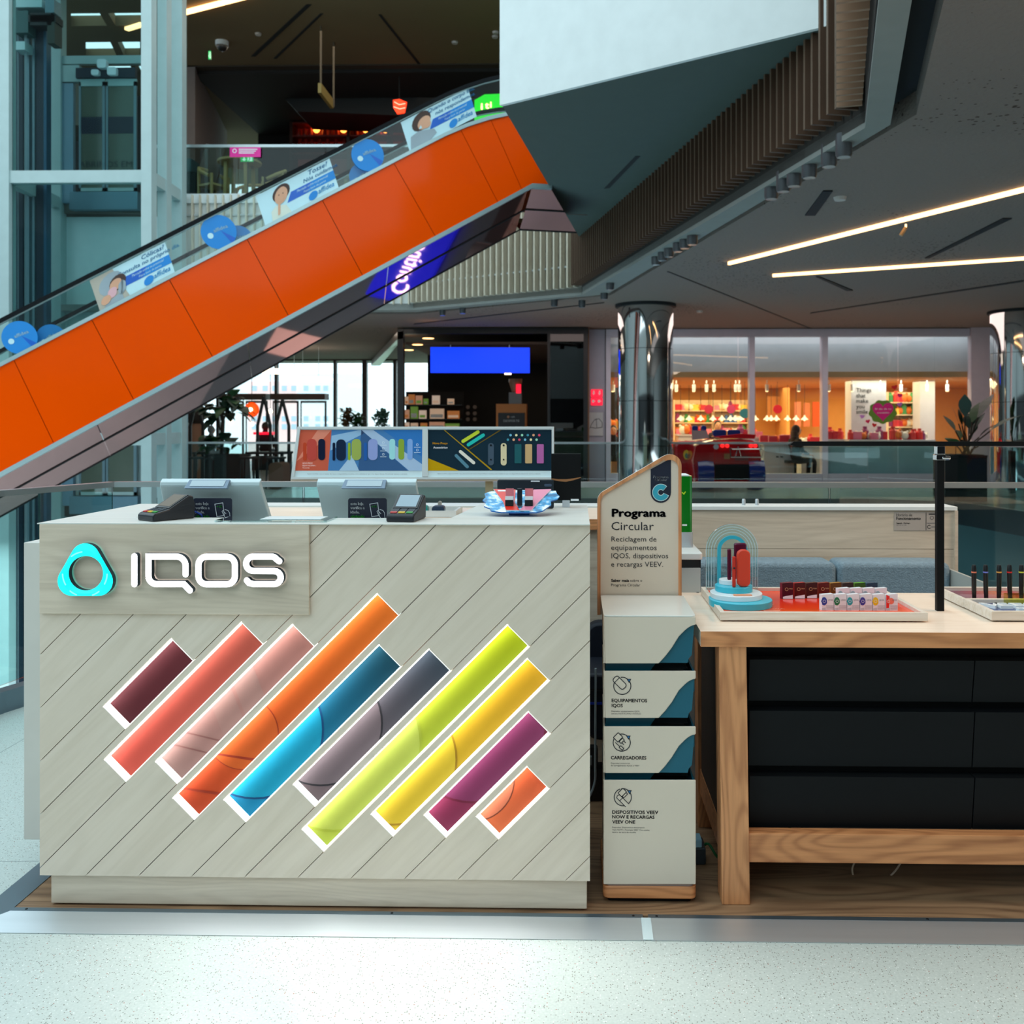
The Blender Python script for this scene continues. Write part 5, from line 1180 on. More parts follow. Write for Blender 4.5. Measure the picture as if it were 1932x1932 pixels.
MB().hexa([(jx-.014, 2.49, .0022), (jx+.012, 2.49, .0022), (jx+.012, 2.584, .0095), (jx-.014, 2.584, .0095)], [(jx-.014, 2.49, .003), (jx+.012, 2.49, .003), (jx+.012, 2.584, .0112), (jx-.014, 2.584, .0112)], mat('tape_clear', (205, 222, 226), .12)).build('tape', None, rmp)
for x in (-1.51, -.5, W(1195, 1723, 2.59).x, W(1239, 1723, 2.59).x, .95): MB().lathe([(.004, 0), (.003, .0015)], (x, 2.594, .0105), 10, mat('screw_dark', (40, 44, 48), .3, .8)).build('screw', None, rmp)
# ---------------------------------------------------------------- TABLE
tz = .77; YTf = 2.655; xt = W(1322, 1192, YTf).x
tb = thing('display_table', (1.1, 3.0, .008), 'chunky light wood display table with honey coloured edge and legs', 'table')
MB().box((xt+.0006, YTf+.0015, tz-.042), (3.3, 3.27, tz-.0012), lightoak).build('tabletop', None, tb)
MB().box((xt, YTf, tz-.0425), (3.3, YTf+.0015, tz), oak).build('front_edge', None, tb)
MB().box((xt, YTf+.0015, tz-.0012), (3.3, 3.27, tz), lightoak).build('top_veneer', None, tb)
lx0 = W(1358, 1300, YTf+.02).x; lx1 = W(1411, 1300, YTf+.02).x; lb0 = W(1362, 1712, YTf+.01).x
def leg(x0, x1, xb0, xb1, y0, y1):
    MB().hexa([(xb0, y0, .0085), (xb1, y0, .0085), (xb1, y1, .0085), (xb0, y1, .0085)], [(x0, y0, tz-.0425), (x1, y0, tz-.0425), (x1, y1, tz-.0425), (x0, y1, tz-.0425)], oakz).build('leg', None, tb, bevel=.002)
leg(lx0-.004, lx1-.006, lb0, lx1+.004, YTf+.008, YTf+.085)
leg(lx0, lx1, lb0, lx1, 3.17, 3.25)
leg(3.1, 3.18, 3.1, 3.18, YTf+.008, YTf+.085)
zs0 = W(1600, 1626, YTf+.03).z; zs1 = W(1600, 1571, YTf+.03).z
MB().box((lx1-.003, YTf+.02, zs0), (3.1, YTf+.06, zs1), oak).build('stretcher', None, tb, bevel=.002)
MB().box((lx1, 3.18, zs0), (3.1, 3.22, zs1), oak).build('stretcher', None, tb, bevel=.002)
MB().box((lx0+.01, YTf+.085, zs0), (lx1-.015, 3.17, zs1), oak).build('side_stretcher', None, tb)
brown = wood('dark_walnut', (58, 40, 32), (32, 22, 18), 'Z', 1.4, .5)
dc = thing('drawer_cabinet', (1.4, 2.95, zs1), 'matt black drawer cabinet hung inside the display table', 'cabinet')
xc0 = W(1413, 1400, YTf+.05).x; xd = W(1841, 1400, YTf+.05).x
MB().box((xc0-.075, YTf+.1, zs1), (xc0-.001, 3.15, tz-.043), brown).build('side_panel', None, dc)
MB().box((xc0, YTf+.1, zs1+.002), (3.05, 3.14, tz-.043), blackm).build('body', None, dc)
drw = mat('drawer_black', (13, 16, 19), .6, spec=.2, noise=(5, .1))
for y0, y1 in ((1246, 1328), (1343, 1452), (1467, 1569)):
    for x0, x1 in ((xc0+.003, xd-.0015), (xd+.0015, xd+.70)):
        z0 = W(1600, y1, YTf+.05).z; z1 = W(1600, y0, YTf+.05).z
        MB().hexa([(x0, YTf+.075, z0), (x1, YTf+.075, z0), (x1, YTf+.1, z0), (x0, YTf+.1, z0)], [(x0, YTf+.055, z1), (x1, YTf+.055, z1), (x1, YTf+.1, z1), (x0, YTf+.1, z1)], drw).build('drawer', None, dc, bevel=.001)
MB().box((xc0-.07, 3.22, .06), (xc0+.05, 3.24, .8), brown)
wp = MB().box((W(1317, 1400, 3.3).x, 3.29, .0085), (W(1345, 1400, 3.3).x+.25, 3.31, tz-.045), brown).build('walnut_back_panel', None, None); tag(wp, 'dark walnut panel standing behind the display table leg', 'panel')
# cables
for pts, r, c, nm_, lb in (([W(1319, 1583, 2.95), W(1322, 1600, 2.95)+Vector((0, 0, 0)), Vector((W(1335, 1620, 2.95).x, 2.93, .06)), Vector((W(1360, 1632, 2.95).x, 2.92, .016)), Vector((W(1420, 1640, 3.0).x, 2.98, .0135)), Vector((W(1470, 1640, 3.05).x, 3.06, .0135)), Vector((W(1510, 1625, 3.1).x, 3.14, .06))], .004, (20, 104, 52), 'green_cable', 'green cable on the floor under the display table'),
                           ([W(1612, 1628, 2.85), W(1608, 1640, 2.85), W(1612, 1655, 2.85), W(1630, 1665, 2.85), W(1650, 1667, 2.85), W(1675, 1656, 2.85), W(1690, 1642, 2.85), W(1699, 1628, 2.85)], .0028, (214, 190, 168), 'white_cable', 'pale cable hanging in a loop under the stretcher'),
                           ([Vector((W(1124, 1530, 3.3).x, 3.3, .5)), Vector((W(1123, 1570, 3.3).x, 3.3, .2)), Vector((W(1123, 1610, 3.3).x-.003, 3.3, .1)), Vector((W(1118, 1630, 3.3).x-.03, 3.28, .03))], .004, (150, 166, 174), 'grey_cable', 'grey cable hanging between the counter and the recycling station')):
    # smooth
    Pn = []
    for i in range(len(pts)-1):
        p0_ = pts[max(i-1, 0)]; p1_ = pts[i]; p2_ = pts[i+1]; p3_ = pts[min(i+2, len(pts)-1)]
        for k in range(5):
            t = k/5; Pn.append(.5*((2*p1_)+(-p0_+p2_)*t+(2*p0_-5*p1_+4*p2_-p3_)*t*t+(-p0_+3*p1_-3*p2_+p3_)*t**3))
    Pn.append(pts[-1])
    o = MB().tube(Pn, r, 8, mat(nm_, c, .4)).build(nm_, None, None, True); tag(o, lb, 'cable')
pq = W(1322, 1580, 2.93)
t = thing('power_adapter', (pq.x, 2.95, .008), 'white and black power adapter lying beside the recycling station', 'adapter')
MB().box((pq.x-.03, 2.90, .0085), (pq.x+.012, 2.98, .06), mat('adapter_dark', (40, 50, 56), .4)).build('body', None, t, bevel=.004)
MB().box((pq.x-.035, 2.90, .0605), (pq.x+.0, 2.95, .085), mat('adapter_white', (150, 200, 220), .4)).build('plug_block', None, t, bevel=.003)
b = MB(); p = W(1552, 1628, 2.9); b.box((W(1527, 1630, 2.9).x, 2.9, p.z-.004), (W(1595, 1630, 2.9).x, 2.98, p.z+.03), oak)
# black handle item between counter and station
kb = thing('black_floor_stand', (W(1118, 1450, 3.4).x, 3.4, .008), 'black upright equipment stand in the gap left of the recycling station', 'stand')
x1 = W(1127, 1450, 3.4).x
MB().rbox((x1-.045, 3.4, .12), (x1+.002, 3.43, Z_(1410, 3.4)), .01, black, 4).build('upright', None, kb, bevel=.002)
MB().box((x1-.12, 3.38, Z_(1441, 3.4)), (x1-.02, 3.40, Z_(1426, 3.4)), mat('bracket_grey', (110, 118, 120), .4)).build('bracket', None, kb)
MB().box((x1-.06, 3.38, .0085), (x1+.02, 3.46, .12), black).build('foot', None, kb)
ch = thing('office_chair', (W(1310, 1300, 3.55).x, 3.6, .008), 'dark navy chair behind the recycling station, mostly hidden', 'chair')
cx_ = W(1225, 1300, 3.6).x
MB().rbox((cx_-.24, 3.55, Z_(1390, 3.6)), (cx_+.24, 3.62, Z_(1170, 3.6)), .05, mat('chair_navy', (8, 18, 36), .6), 5).build('backrest', None, ch, True, bevel=.012)
MB().rbox((cx_-.25, 3.3, .42), (cx_+.25, 3.55, .48), .02, mat('chair_navy', (8, 18, 36), .6), 4).build('seat', None, ch, True, bevel=.01)
MB().box((cx_-.24, 3.545, Z_(1322, 3.6)), (cx_+.24, 3.549, Z_(1318, 3.6)), mat('blue_piping', (20, 60, 200), .4)).build('piping', None, ch)
MB().lathe([(.03, 0), (.03, .4)], (cx_, 3.4, .0085), 12, black).build('leg', None, ch)
# ---------------------------------------------------------------- black frame above the table
bf = thing('black_sign_frame', (W(1776, 1150, 2.96).x, 2.96, tz), 'thin black metal frame standing on the table with a chrome clamp', 'frame')
a = W(1769.5, 1150, 2.95); c = W(1783, 1150, 2.95)
yP = 2.955
MB().box((a.x, yP, tz), (c.x, yP+.02, W(1776, 841, yP).z), blackm).build('post', None, bf, bevel=.001)
q0 = W(1498, 833, yP); q1 = W(1498, 841.5, yP)
MB().prism([(q0.x-.012, yP, q1.z+.004), (q0.x, yP, q1.z), (3.2, yP, q1.z), (3.2, yP, q0.z), (q0.x, yP, q0.z)], (0, .02, 0), blackm).build('crossbar', None, bf)
cl = MB(); p = W(1776, 858, yP); cl.box((a.x-.001, yP-.004, W(1776, 857, yP).z), (c.x+.001, yP+.024, W(1776, 842, yP).z), chrome); cl.box((a.x-.004, yP-.006, W(1776, 868, yP).z), (c.x+.003, yP+.026, W(1776, 858, yP).z), chrome); cl.lathe([(.007, -.012), (.007, .01), (.004, .014)], (c.x+.004, yP, W(1776, 864, yP).z), 12, chrome, 'x')
cl.build('chrome_clamp', None, bf, bevel=.001)
# ---------------------------------------------------------------- TRAYS
trw = wood('tray_white_wood', (232, 222, 210), (206, 186, 160), 'X', 1.4, .42, .6, .2)
def tray(name, x0, x1, y0, y1, z0, h, lab, panel, fw=.014):
    t = thing(name, ((x0+x1)/2, (y0+y1)/2, z0), lab, 'tray')
    MB().box((x0, y0, z0+.004), (x1, y0+fw, z0+h), trw).build('rim', None, t, bevel=.001)
    MB().box((x0, y1-fw, z0+.004), (x1, y1, z0+h), trw).build('rim', None, t, bevel=.001)
    MB().box((x0, y0+fw, z0+.004), (x0+fw, y1-fw, z0+h), trw).build('rim', None, t, bevel=.001)
    MB().box((x1-fw, y0+fw, z0+.004), (x1, y1-fw, z0+h), trw).build('rim', None, t, bevel=.001)
    MB().box((x0+fw, y0+fw, z0+.004), (x1-fw, y1-fw, z0+h*.62), panel).build('printed_base', None, t)
    for (xx, yy) in ((x0+.03, y0+.03), (x1-.03, y0+.03), (x0+.03, y1-.03), (x1-.03, y1-.03)): MB().lathe([(.008, 0), (.008, .004)], (xx, yy, z0), 10, black).build('foot', None, t)
    return t
def gmat2(name, stops, axis=(1, 0, 0), t0=0, t1=1, rough=.15):
    m, t, bs = nt(name); N = t.nodes; L = t.links
    g = N.new('ShaderNodeNewGeometry'); d = N.new('ShaderNodeVectorMath'); d.operation = 'DOT_PRODUCT'; d.inputs[1].default_value = axis
    L.new(g.outputs['Position'], d.inputs[0]); r = N.new('ShaderNodeMapRange'); r.inputs[1].default_value = t0; r.inputs[2].default_value = t1
    L.new(d.outputs['Value'], r.inputs[0]); cr = N.new('ShaderNodeValToRGB'); L.new(r.outputs[0], cr.inputs[0])
    cr.color_ramp.elements[0].position = stops[0][0]; cr.color_ramp.elements[0].color = lin(stops[0][1])
    cr.color_ramp.elements[1].position = stops[-1][0]; cr.color_ramp.elements[1].color = lin(stops[-1][1])
    for p_, c_ in stops[1:-1]: e = cr.color_ramp.elements.new(p_); e.color = lin(c_)
    L.new(cr.outputs[0], bs.inputs['Base Color']); bs.inputs['Roughness'].default_value = rough
    return m
y0 = 2.787; x0 = W(1359, 1172, y0).x; x1 = W(1751, 1172, y0).x; y1 = 3.215; th = .028
redp = gmat2('tray_print_red_orange', [(0, (246, 74, 30)), (.4, (226, 40, 22)), (.75, (246, 66, 20)), (1, (255, 120, 50))], (0, -1, 0), -3.2, -2.8)
tr1 = tray('product_tray', x0, x1, y0, y1, tz, th, 'large white-rimmed tray with a red orange printed base on the table', redp)
zt1 = tz+th*.62
fl = Fr((0, 0, zt1+.0006), (1, 0, 0), (0, 1, 0)); b = MB()
fl.text(b, 'DELIA', x0+.13, y0+.2, .012, mat('print_faint', (240, 150, 120), .3), .06, 0); fl.text(b, 'LEVIA', x0+.15, y0+.10, .013, mat('print_faint', (240, 150, 120), .3), .06, 0)
for yy in (.18, .085): fl.poly(b, rrect(x0+.14, y0+yy-.01, x0+.19, y0+yy, .004), mat('print_faint', (240, 150, 120), .3), 0)
fl.poly(b, [(x0+.148, y0+.02), (x0+.15, y0+.02), (x0+.135, y0+.13), (x0+.133, y0+.13)], mat('print_faint', (240, 150, 120), .3))
b.build('lettering', None, tr1, recalc=False)
# stepped podium
cyanp = mat('podium_cyan', (58, 190, 214), .28); wpod = mat('podium_white', (236, 242, 244), .25)
q = W(1390, 1145, 2.87); px = q.x
pod = thing('stepped_podium', (px, 2.97, zt1), 'stepped oval podium in cyan and white at the left of the large tray', 'podium')
def stad(cx, cy, lx, ly, z0, z1, m, name):
    r = min(lx, ly)/2*.98
    b = MB(); b.prism([(x, y, z1) for x, y in rrect(cx-lx/2, cy-ly/2, cx+lx/2, cy+ly/2, r, 8)], (0, 0, z0-z1), m); return b.build(name, None, pod, True, bevel=.0012)
xA = W(1341, 1140, 2.92).x; xB = W(1460, 1140, 2.92).x
stad((xA+xB)/2, 2.955, xB-xA, .20, zt1, zt1+.020, cyanp, 'step'); stad((xA+xB)/2-.010, 2.975, .158, .17, zt1+.020, zt1+.036, wpod, 'step')
stad((xA+xB)/2-.013, 3.00, .115, .12, zt1+.036, zt1+.054, cyanp, 'step'); stad((xA+xB)/2-.018, 3.02, .075, .07, zt1+.054, zt1+.069, wpod, 'step')
xm_ = (xA+xB)/2
MB().rbox((xm_-.028, 2.906, zt1+.0362), (xm_+.028, 2.926, zt1+.0385), .004, mat('podium_tag_peach', (236, 160, 118), .4), 3, 'z').build('name_tag', None, pod)
fl2 = Fr((0, 2.8563, zt1+.005), (1, 0, 0), (0, 0, 1), (0, -1, 0))
# arches behind
YA = 3.11; fa = PxF(YA); acr = glass('clear_acrylic_arch', (236, 250, 250), 2.0)
ar = thing('acrylic_arch', (W(1381, 1100, YA).x, YA, zt1), 'clear acrylic arch with etched rings behind the podium', 'arch')
def archpts(r, yb=1113): return [(1381-r, yb)]+arcp(1381, 1038, r, 180, 360, 20)+[(1381+r, yb)]
b = MB(); b.prism([fa.p(x, y, 0) for x, y in archpts(49)], (0, .006, 0), acr); b.build('sheet', None, ar)
etch = mat('etched_line', (206, 232, 238), .3)
b = MB()
for r in (48.6, 44, 39, 34): fa.stroke(b, archpts(r, 1110), 1.1 if r < 48 else 1.0, .001, .001, etch, caps=False)
b.build('etched_rings', None, ar, recalc=False)
b = MB(); fa.stroke(b, archpts(25, 1108), 6.5, .002, .010, cyanp, caps=False); b.build('cyan_arch', None, ar, recalc=False)
# devices on podium
zpo = zt1+.054
def dev(name, x0p, x1p, ytop, Y, zb, th_, c, lab, r=.3, tilt=0):
    a = W(x0p, ytop, Y); c2 = W(x1p, ytop, Y); o = thing(name, ((a.x+c2.x)/2, Y, zb), lab, 'device', 'devices on the stepped podium'); rr_ = (c2.x-a.x)*r
    MB().rbox((a.x, Y, zb), (c2.x, Y+th_, a.z), rr_, c, 5).build('body', None, o, True, bevel=min(.004, th_*.3)); return o
mar = mat('device_maroon', (92, 22, 54), .25, .3); orr = mat('device_orange_red', (214, 62, 34), .45)
dev('charger_case', 1385.5, 1409, 1025, 3.015, zt1+.069, .018, mar, 'maroon charger case at the back of the podium', .18)
dev('device_stick', 1372.5, 1380, 1036, 3.0, zt1+.069, .009, mar, 'slim maroon stick device on the podium', .3)
o = dev('charger_case', 1391, 1416, 1037.5, 2.955, zpo, .02, orr, 'rounded orange-red charger case at the front of the podium', .42)
o = dev('device_stick', 1382, 1388.5, 1050, 2.95, zpo, .009, mat('stick_red', (200, 44, 24), .35), 'slim red stick device with black button on the podium', .3)
p = W(1385.3, 1072, 2.949); MB().ball((p.x, 2.9495, p.z), .0035, black).build('button', None, o)
# packs
def pack(px0, ytop, Y, c1, c2, lab, grp, face, stripe=None, zb=None):
    a = W(px0, ytop, Y); zb = zt1 if zb is None else zb; h = a.z-zb; w_ = .036; d_ = .016
    o = thing('stick_pack', (a.x, Y, zb), lab, 'pack', grp); ang = radians(24)
    u = Vector((cos(ang), -sin(ang)*-.35, 0)); u = Vector((.93, .28, 0)); v = Vector((-.40, .9, 0))  # front width dir, depth dir
    u = Vector((.95, -.0, 0)); v = Vector((-.30, .95, 0))
    P0 = Vector((a.x, Y, zb)); q = [P0, P0+u*w_, P0+u*w_+v*d_, P0+v*d_]
    up = Vector((0, 0, h)); tilt = Vector((.0, 0, h*.06))
    b = MB(); t_ = [p_+up for p_ in q]; t_[1] += tilt; t_[2] += tilt
    b.add(q+t_, [[3, 2, 1, 0]], c1); b.add(q+t_, [[0, 1, 5, 4]], c1); b.add(q+t_, [[1, 2, 6, 5], [2, 3, 7, 6], [3, 0, 4, 7]], c2); b.add(q+t_, [[4, 5, 6, 7]], c2 if face == 'dark' else c1)
    b.build('carton', None, o, bevel=.0006)
    f = Fr(P0+Vector((0, -.0006, 0)), (1, 0, 0), (0, 0, 1), (0, -1, 0)); b = MB()
    if face == 'dark':
        f.poly(b, [(.002, .001), (.033, .001), (.033, h*.26), (.014, h*.2), (.002, h*.14)], whitep); f.stroke(b, circ(.0135, h*.62, .0048, 14), .0012, 0, 0, mat('print_gold', (206, 170, 120), .4), closed=True); f.text(b, 'TEREA', .02, h*.62, .004, mat('print_gold', (206, 170, 120), .4), .013, 0)
    else:
        m_ = mat('pack_art_%d_%d_%d' % tuple(stripe), stripe, .4)
        f.poly(b, [(.006+.0085*cos(k*2*pi/14)*(1+.12*sin(k*3)), h*.58+.0125*sin(k*2*pi/14)) for k in range(14)], m_, .0002) if stripe != (226, 40, 36) else (f.poly(b, [(0, 0), (.008, 0), (.010, h*.9), (0, h)], m_, .0001), f.poly(b, circ(.014, h*.6, .0095, 14), mat('print_salmon', (240, 120, 96), .4), .0002))
        f.stroke(b, circ(.0065, h*.58, .004, 12), .0008, .0004, .0004, whitep, closed=True)
        f.text(b, 'LEVIA', .018, h*.62, .0045, inkg, .014, .0003)
        for k in range(4): f.poly(b, [(.012, h*(.08+.07*k)), (.034, h*(.09+.07*k)), (.034, h*(.105+.07*k)), (.012, h*(.095+.07*k))], inkg, .0002)
        f.poly(b, [(-.0005, 0), (.0105, 0), (.0105, h*.18), (-.0005, h*.14)], mat('print_palegrey', (196, 200, 206), .5), .0002)
    b.build('print', None, o, recalc=False); return o
dcol = [((60, 14, 34), (120, 20, 50), 'dark wine'), ((66, 10, 12), (180, 26, 34), 'bright red topped'), ((50, 14, 14), (74, 34, 30), 'dark brown'), ((88, 20, 12), (140, 40, 26), 'russet'), ((96, 62, 16), (170, 120, 40), 'amber'), ((44, 36, 34), (84, 74, 70), 'smoky grey'), ((40, 90, 24), (84, 160, 40), 'green topped'), ((10, 52, 78), (16, 80, 110), 'petrol blue')]
for i, (c1, c2, nm_) in enumerate(dcol):
    Y = 3.055+.006*i; pack(1476+22.8*i, 1100.5, Y, mat('pk_d%d' % i, c1, .2), mat('pk_t%d' % i, c2, .25), nm_+' pack in the back row on the large tray', 'dark packs in the back row', 'dark')
pw_ = mat('pack_white', (232, 234, 238), .35)
for i in range(4):
    pack(1582+23.5*i, 1110.5, 2.985, pw_, pw_, ORD[i]+' of four white packs in the middle row, large tray', 'white packs in the middle row', 'white', (150, 190, 200))
lcol = [((34, 62, 150), 'blue'), ((14, 120, 74), 'green'), ((30, 160, 170), 'turquoise'), ((60, 60, 150), 'indigo'), ((236, 196, 20), 'yellow'), ((226, 40, 36), 'red')]
for i, (c, nm_) in enumerate(lcol):
    pack(1551+24.2*i, 1122, 2.875, pw_, pw_, 'white pack with '+nm_+' emblem in the front row on the large tray', 'white packs in the front row', 'white', c)
# right-hand trays
y0 = 3.0; xq = W(1817, 1143, y0).x
mc = gmat2('tray_print_rainbow', [(0, (40, 36, 74)), (.3, (150, 30, 60)), (.5, (190, 100, 60)), (.65, (190, 30, 50)), (.8, (20, 120, 110)), (1, (190, 200, 60))], (1, 0, 0), xq, xq+.36)
tr2 = tray('vape_tray', xq, xq+.5, y0, y0+.225, tz, .03, 'white-rimmed tray of upright vape pens at the back right of the table', mc)
vb = mat('vape_body', (20, 18, 22), .28)
for i, (pxx, c, nm_) in enumerate(((1837.5, (236, 130, 100), 'salmon'), (1859.5, (130, 140, 230), 'lavender'), (1885, (240, 170, 80), 'amber'), (1904.5, (230, 40, 40), 'red'), (1927, (220, 220, 70), 'yellow'))):
    Y = 3.06; q = W(pxx, 1120, Y); o = thing('vape_pen', (q.x, Y, tz+.0186), 'black upright vape pen with a %s ring' % nm_, 'vape pen', 'vape pens on the back right tray'); zt_ = W(pxx, 1066, Y).z; zr = W(pxx, 1080.5, Y).z; z0 = tz+.0186
    lean = (random.random()-.5)*.006
    b = MB(); b.tube([(q.x-lean, Y, z0), (q.x-lean*.3, Y, z0+.03), (q.x, Y, zr)], [.0062, .0072, .0076], 12, vb); b.build('body', None, o, True)
    MB().tube([(q.x, Y, zr), (q.x, Y, zr+.004)], .008, 12, mat('ring_'+nm_, c, .3)).build('ring', None, o, True)
    MB().tube([(q.x, Y, zr+.004), (q.x, Y, zt_-.008), (q.x, Y, zt_)], [.0078, .0072, .0055], 12, black).build('mouthpiece', None, o, True)
y0 = 2.80; xq = W(1871, 1175, y0).x
mv = mat('tray_print_navy', (52, 64, 116), .2)
tr3 = tray('word_tray', xq, xq+.4, y0, y0+.205, tz, .031, 'white-rimmed tray with white raised letters at the right edge of the table', mv)
b = MB(); fl = Fr((0, 0, tz+.0195), (1, 0, 0), (0, 1, 0))
xx = xq+.025
for ch_ in 'VEEV':
    b = MB(); vs, fs = text_geo(ch_, .02); x00 = min(v[0] for v in vs); k = .05/.7
    for f_ in fs: b.prism([Vector((xx+(vs[i][0]-x00)*k*1.2, y0+.10+vs[i][1]*k, tz+.0192)) for i in f_], (0, 0, .009), wpod)
    b.build('letter', None, tr3); xx += .045
xx = xq+.10
for ch_ in 'one':
    b = MB(); vs, fs = text_geo(ch_, .02); x00 = min(v[0] for v in vs); k = .035/.7
    for f_ in fs: b.prism([Vector((xx+(vs[i][0]-x00)*k*1.2, y0+.055+vs[i][1]*k, tz+.0192)) for i in f_], (0, 0, .009), wpod)
    b.build('letter', None, tr3); xx += .034
sh_ = MB().box((W(1909, 1140, 2.93).x, 2.95, tz+.0205), (xq+.39, 2.985, tz+.052), glass('clear_block', (238, 240, 178), 1.2)); o = sh_.build('clear_display_block', None, None); tag(o, 'pale yellowish clear block at the back of the word tray', 'block')
# adverts
RHt = RH-.03
def spx(px): return s_of_px(px)
wd_ = s_of_px(331)-s_of_px(189); sticker(189, wd_, .035, RHt, [('Cólicas?', .66, .83, .05), ('Consulta no próprio dia.', .32, .68, .045)], 'poster of a person resting in an armchair on the escalator glass', 0)
wd_ = s_of_px(641)-s_of_px(502); sticker(502, wd_, .035, RHt, [('Tosse?', .68, .82, .055), ('Nós cuidamos.', .6, .66, .045)], 'poster of a person covering their mouth on the escalator glass', 1)
wd_ = s_of_px(902)-s_of_px(775); sticker(775, wd_, .035, RHt, [('Quando o corpo fala,', .38, .85, .045), ('nós respondemos.', .47, .68, .045)], 'poster of a person sneezing in a grey jumper on the escalator glass', 2)
for bpx, bup, r_, lb in ((35, .20, .175, 'round blue sticker at the lower left end of the escalator glass'), (90, .04, .15, 'half hidden round blue sticker, second from the left on the escalator'), (412, .235, .19, 'round blue sticker between the armchair and the mouth posters'), (447, .05, .17, 'half hidden round blue sticker right of the armchair poster'),
                    (694, .24, .185, 'round blue sticker below the sneezing poster'), (688, .03, .17, 'half hidden round blue sticker lowest right on the escalator')):
    s = s_of_px(bpx)
    if 'half' in lb:
        disc(bpx, r_, bup+.0, lb, bk=.13)
    else: disc(bpx, r_, bup, lb)
f, s = escframe(340, W_-.1); 
def smallposter(px, lb):
    f, s = escframe(px, W_-.12); t = thing('small_poster', EU(s+.2, .04, W_-.12), lb, 'poster'); b = MB(); k = slope*.45
    f.poly(b, [(0, .03), (.34, .03), (.34-.3*k, .33), (-.3*k, .33)], adw, .003); f.poly(b, [(0, .03), (.34, .03), (.335, .08), (-.01, .08)], adb, .005); f.text(b, 'Tosse?', .02, .22, .06, adt, .25, .006, .01); f.text(b, 'cuidamos.', .03, .13, .05, adt, .22, .006, .01)
    b.build('print', None, t, recalc=False)
smallposter(331, 'small white poster behind the armchair poster on the far escalator glass'); smallposter(640, 'small white poster behind the mouth poster on the far escalator glass'); smallposter(757, 'small white poster left of the sneezing poster on the far escalator glass')
# ================================================================ LIFT
fr_ = mat('lift_frame_paint', (168, 188, 188), .45); dm = mat('lift_dark_rail', (14, 34, 52), .5); lg = mat('lift_grey', (120, 140, 150), .45, .2); blk = mat('lift_black', (10, 16, 20), .6)
lift = thing('lift_shaft', (-8.2, 16.5, -5.5), 'glazed lift shaft in a pale grey steel frame at the left', 'lift')
YL0, YL1 = 15.5, 17.35
xR = W(281, 500, YL0).x; xLc = W(12, 500, YL0).x
ztop = 9.6
cols = [(xR, YL0, .17), (W(308, 500, 16.1).x, 16.15, .16), (W(335, 500, 16.8).x, 16.85, .2), (xLc, YL0, .2), (xLc-.15, YL1, .2)]
for x, y, w_ in cols: MB().box((x-w_/2, y-.1, -5.5), (x+w_/2, y+.1, ztop), fr_).build('column', None, lift)
for z in (W(100, 335, YL0).z, W(100, 335, YL0).z-4.3, ztop-.1):
    for a, c in (((xLc-2.5, YL0, z), (xR+.05, YL0, z)), ((xR, YL0, z), (xR+.0+cols[2][0]-xR, 16.85, z)), ((xLc, YL0, z), (xLc-.15, YL1, z))):
        MB().bar(a, c, .14, .2, fr_).build('beam', None, lift)
xr_ = W(45, 500, 16.6).x
for px, w_, m in ((38, .16, dm), (54, .07, lg), (66, .04, lg), (78, .13, dm), (88, .05, mat('lift_blue_steel', (40, 84, 110), .4, .4))):
    x = W(px, 500, 16.4).x; MB().box((x-w_/2, 16.35, -5.5), (x+w_/2, 16.5, ztop), m).build('guide_rail', None, lift)
b = MB()
for px in (26, 30, 34, 47, 50): x = W(px, 500, 16.2).x; b.tube([(x, 16.2, -5.5), (x, 16.2, ztop)], .008, 6, mat('lift_cable', (150, 160, 166), .4, .5))
b.build('cable', None, lift)
for (x0, y0_, x1_, y1_, m) in ((30, 0, 82, 16, mat('lift_box_white', (186, 206, 208), .4)), (30, 22, 56, 64, mat('lift_green', (44, 84, 84), .5)), (30, 80, 50, 96, mat('lift_box_white', (186, 206, 208), .4)), (88, 0, 105, 26, lg), (60, 26, 100, 50, blk), (56, 30, 108, 44, blk), (92, 30, 106, 84, mat('lift_brownish', (54, 56, 48), .6))):
    a = W(x0, y1_, 16.15); c = W(x1_, y0_, 16.15); MB().box((a.x, 16.1, a.z), (c.x, 16.34, c.z), m).build('machinery_box', None, lift)
# shaft glass
panels(lift, (xLc+.1, YL0), (xR-.09, YL0), W(100, 322, YL0).z, ztop-.2, 9, glass('lift_glass', (206, 226, 226), .06)); panels(lift, (xLc+.1, YL0), (xR-.09, YL0), W(100, 345, YL0).z-4.1, W(100, 347, YL0).z, 9, glass('lift_glass', (206, 226, 226), .06))
